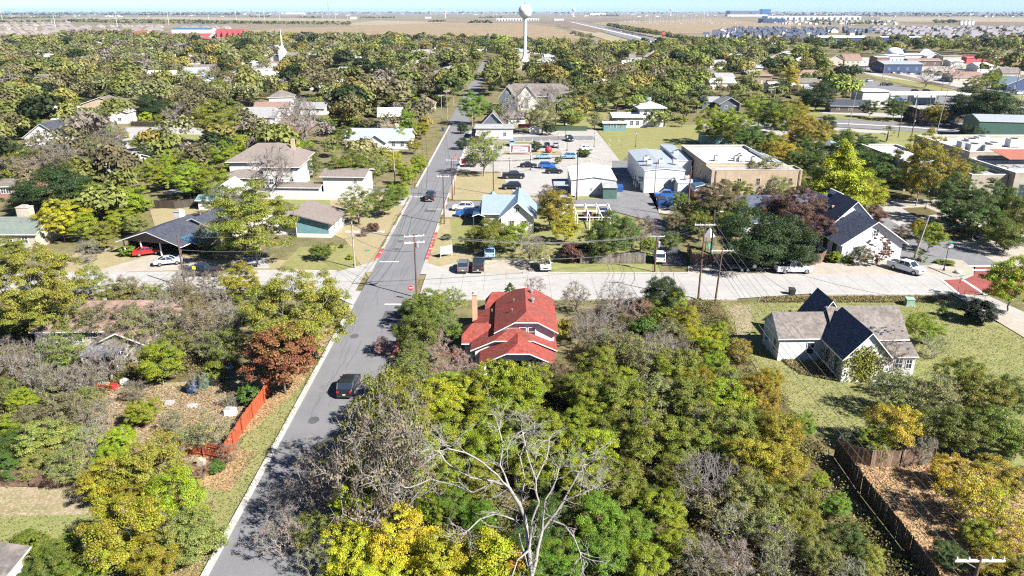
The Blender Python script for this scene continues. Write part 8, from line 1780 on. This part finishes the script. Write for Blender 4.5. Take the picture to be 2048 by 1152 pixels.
def rel(dx, dy, d):
    if d < 5: return "close to"
    if abs(dx) < abs(dy) * .5: return "behind" if dy > 0 else "in front of"
    if abs(dy) < abs(dx) * .4: return "right of" if dx > 0 else "left of"
    return ("behind and right of" if dx > 0 else "behind and left of") if dy > 0 else ("before and right of" if dx > 0 else "before and left of")
recs = {}
for t in TREES:
    if t["label"]: continue
    best = sorted(LMW, key=lambda l: (l[1] - t["x"]) ** 2 + (l[2] - t["y"]) ** 2)[0]
    dx, dy = t["x"] - best[1], t["y"] - best[2]; d = math.hypot(dx, dy)
    R = t["R"]; size = "small" if R < 2.4 else "large" if R > 5.6 else "mid-sized"
    col = COLNAME[t["col"]]; kind = KINDNAME[t["kind"]]
    if t["kind"] in ("bare", "farbare"): col = ""
    where = rel(dx, dy, d); dist = "" if d < 14 else "some way " if d < 40 else "far "
    base = f"{size} {col} {kind} {where} {best[0]}".replace("  ", " ").replace("leafy tree", "tree").replace("dense evergreen oak", "evergreen oak")
    recs.setdefault(base, []).append((d, t))
for base, lst in recs.items():
    lst.sort(key=lambda p: p[0])
    for i, (d, t) in enumerate(lst):
        lb = base
        if len(lst) > 1: lb = base + (", nearest it" if i == 0 else f", {num(i)} nearest")
        t["root"]["label"] = lb; t["root"]["group"] = "trees of the town"
        if t["kind"] in ("bush", "ball"): t["root"]["group"] = "garden shrubs"
hrec = {}
for (r_, x, y, rn) in TOWN:
    best = sorted(LMW, key=lambda l: (l[1] - x) ** 2 + (l[2] - y) ** 2)[0]; dx, dy = x - best[1], y - best[2]
    hrec.setdefault(f"{rn} house in the trees {rel(dx, dy, math.hypot(dx, dy))} {best[0]}", []).append((math.hypot(dx, dy), r_))
for base, lst in hrec.items():
    lst.sort(key=lambda p: p[0])
    for i, (d, r_) in enumerate(lst):
        r_["label"] = base + ("" if len(lst) == 1 else ", nearest it" if i == 0 else f", {num(i)} nearest"); r_["group"] = "houses among the town trees"
# ------------------------------------------------------------------ air
if HAZE > 0:
    m, nt, out = newmat("haze"); pv = N(nt, "ShaderNodeVolumePrincipled"); pv.inputs["Density"].default_value = HAZE; pv.inputs["Color"].default_value = (.50, .70, 1.0, 1); pv.inputs["Anisotropy"].default_value = .0
    nt.links.new(pv.outputs[0], out.inputs["Volume"])
    mb = MB(); mb.box(-29000, 29000, -490, 44000, -1.5, 150); hz = mb.build("haze", m); tag(hz, "thin blue haze over the far plain", kind="stuff")
# ------------------------------------------------------------------ light
w = bpy.data.worlds.new("World"); scene.world = w; w.use_nodes = True; nt = w.node_tree; nt.nodes.clear()
sky = nt.nodes.new("ShaderNodeTexSky"); sky.sky_type = 'NISHITA'; sky.sun_disc = False
EL = R_(40); sx_, sy_ = .82, -.57      # sun stands towards +x, -y
az = math.atan2(sx_, sy_)              # from +y clockwise
sky.sun_elevation = EL; sky.sun_rotation = math.atan2(sx_, sy_); sky.altitude = 200; sky.air_density = .5; sky.dust_density = 0.0; sky.ozone_density = 4.5
bg = nt.nodes.new("ShaderNodeBackground"); bg.inputs[1].default_value = SKY; wo = nt.nodes.new("ShaderNodeOutputWorld")
nt.links.new(sky.outputs[0], bg.inputs[0]); nt.links.new(bg.outputs[0], wo.inputs[0])
sd = bpy.data.lights.new("sun", 'SUN'); sd.energy = SUN; sd.angle = R_(.5); sd.color = (1, .955, .89); so = bpy.data.objects.new("sun", sd); COL.objects.link(so)
dirv = Vector((sx_, sy_, 0)).normalized() * math.cos(EL) + Vector((0, 0, math.sin(EL))); so.rotation_euler = dirv.to_track_quat('Z', 'Y').to_euler(); so.location = (0, 0, 200)
scene.view_settings.view_transform = 'Standard'; scene.view_settings.look = 'None'; scene.view_settings.exposure = EXPO; scene.view_settings.gamma = 1
c = scene.cycles; c.max_bounces = 5; c.diffuse_bounces = 1; c.glossy_bounces = 2; c.transmission_bounces = 2; c.transparent_max_bounces = 4; c.volume_bounces = 0; c.caustics_reflective = False; c.caustics_refractive = False
c.use_denoising = False; c.sample_clamp_indirect = 4; scene.render.use_persistent_data = False
c.pixel_filter_type = 'BLACKMAN_HARRIS'; c.filter_width = 1.2
try: c.denoiser = 'OPENIMAGEDENOISE'
except Exception: pass
for o in list(bpy.data.objects):
    if o.users == 0: bpy.data.objects.remove(o)
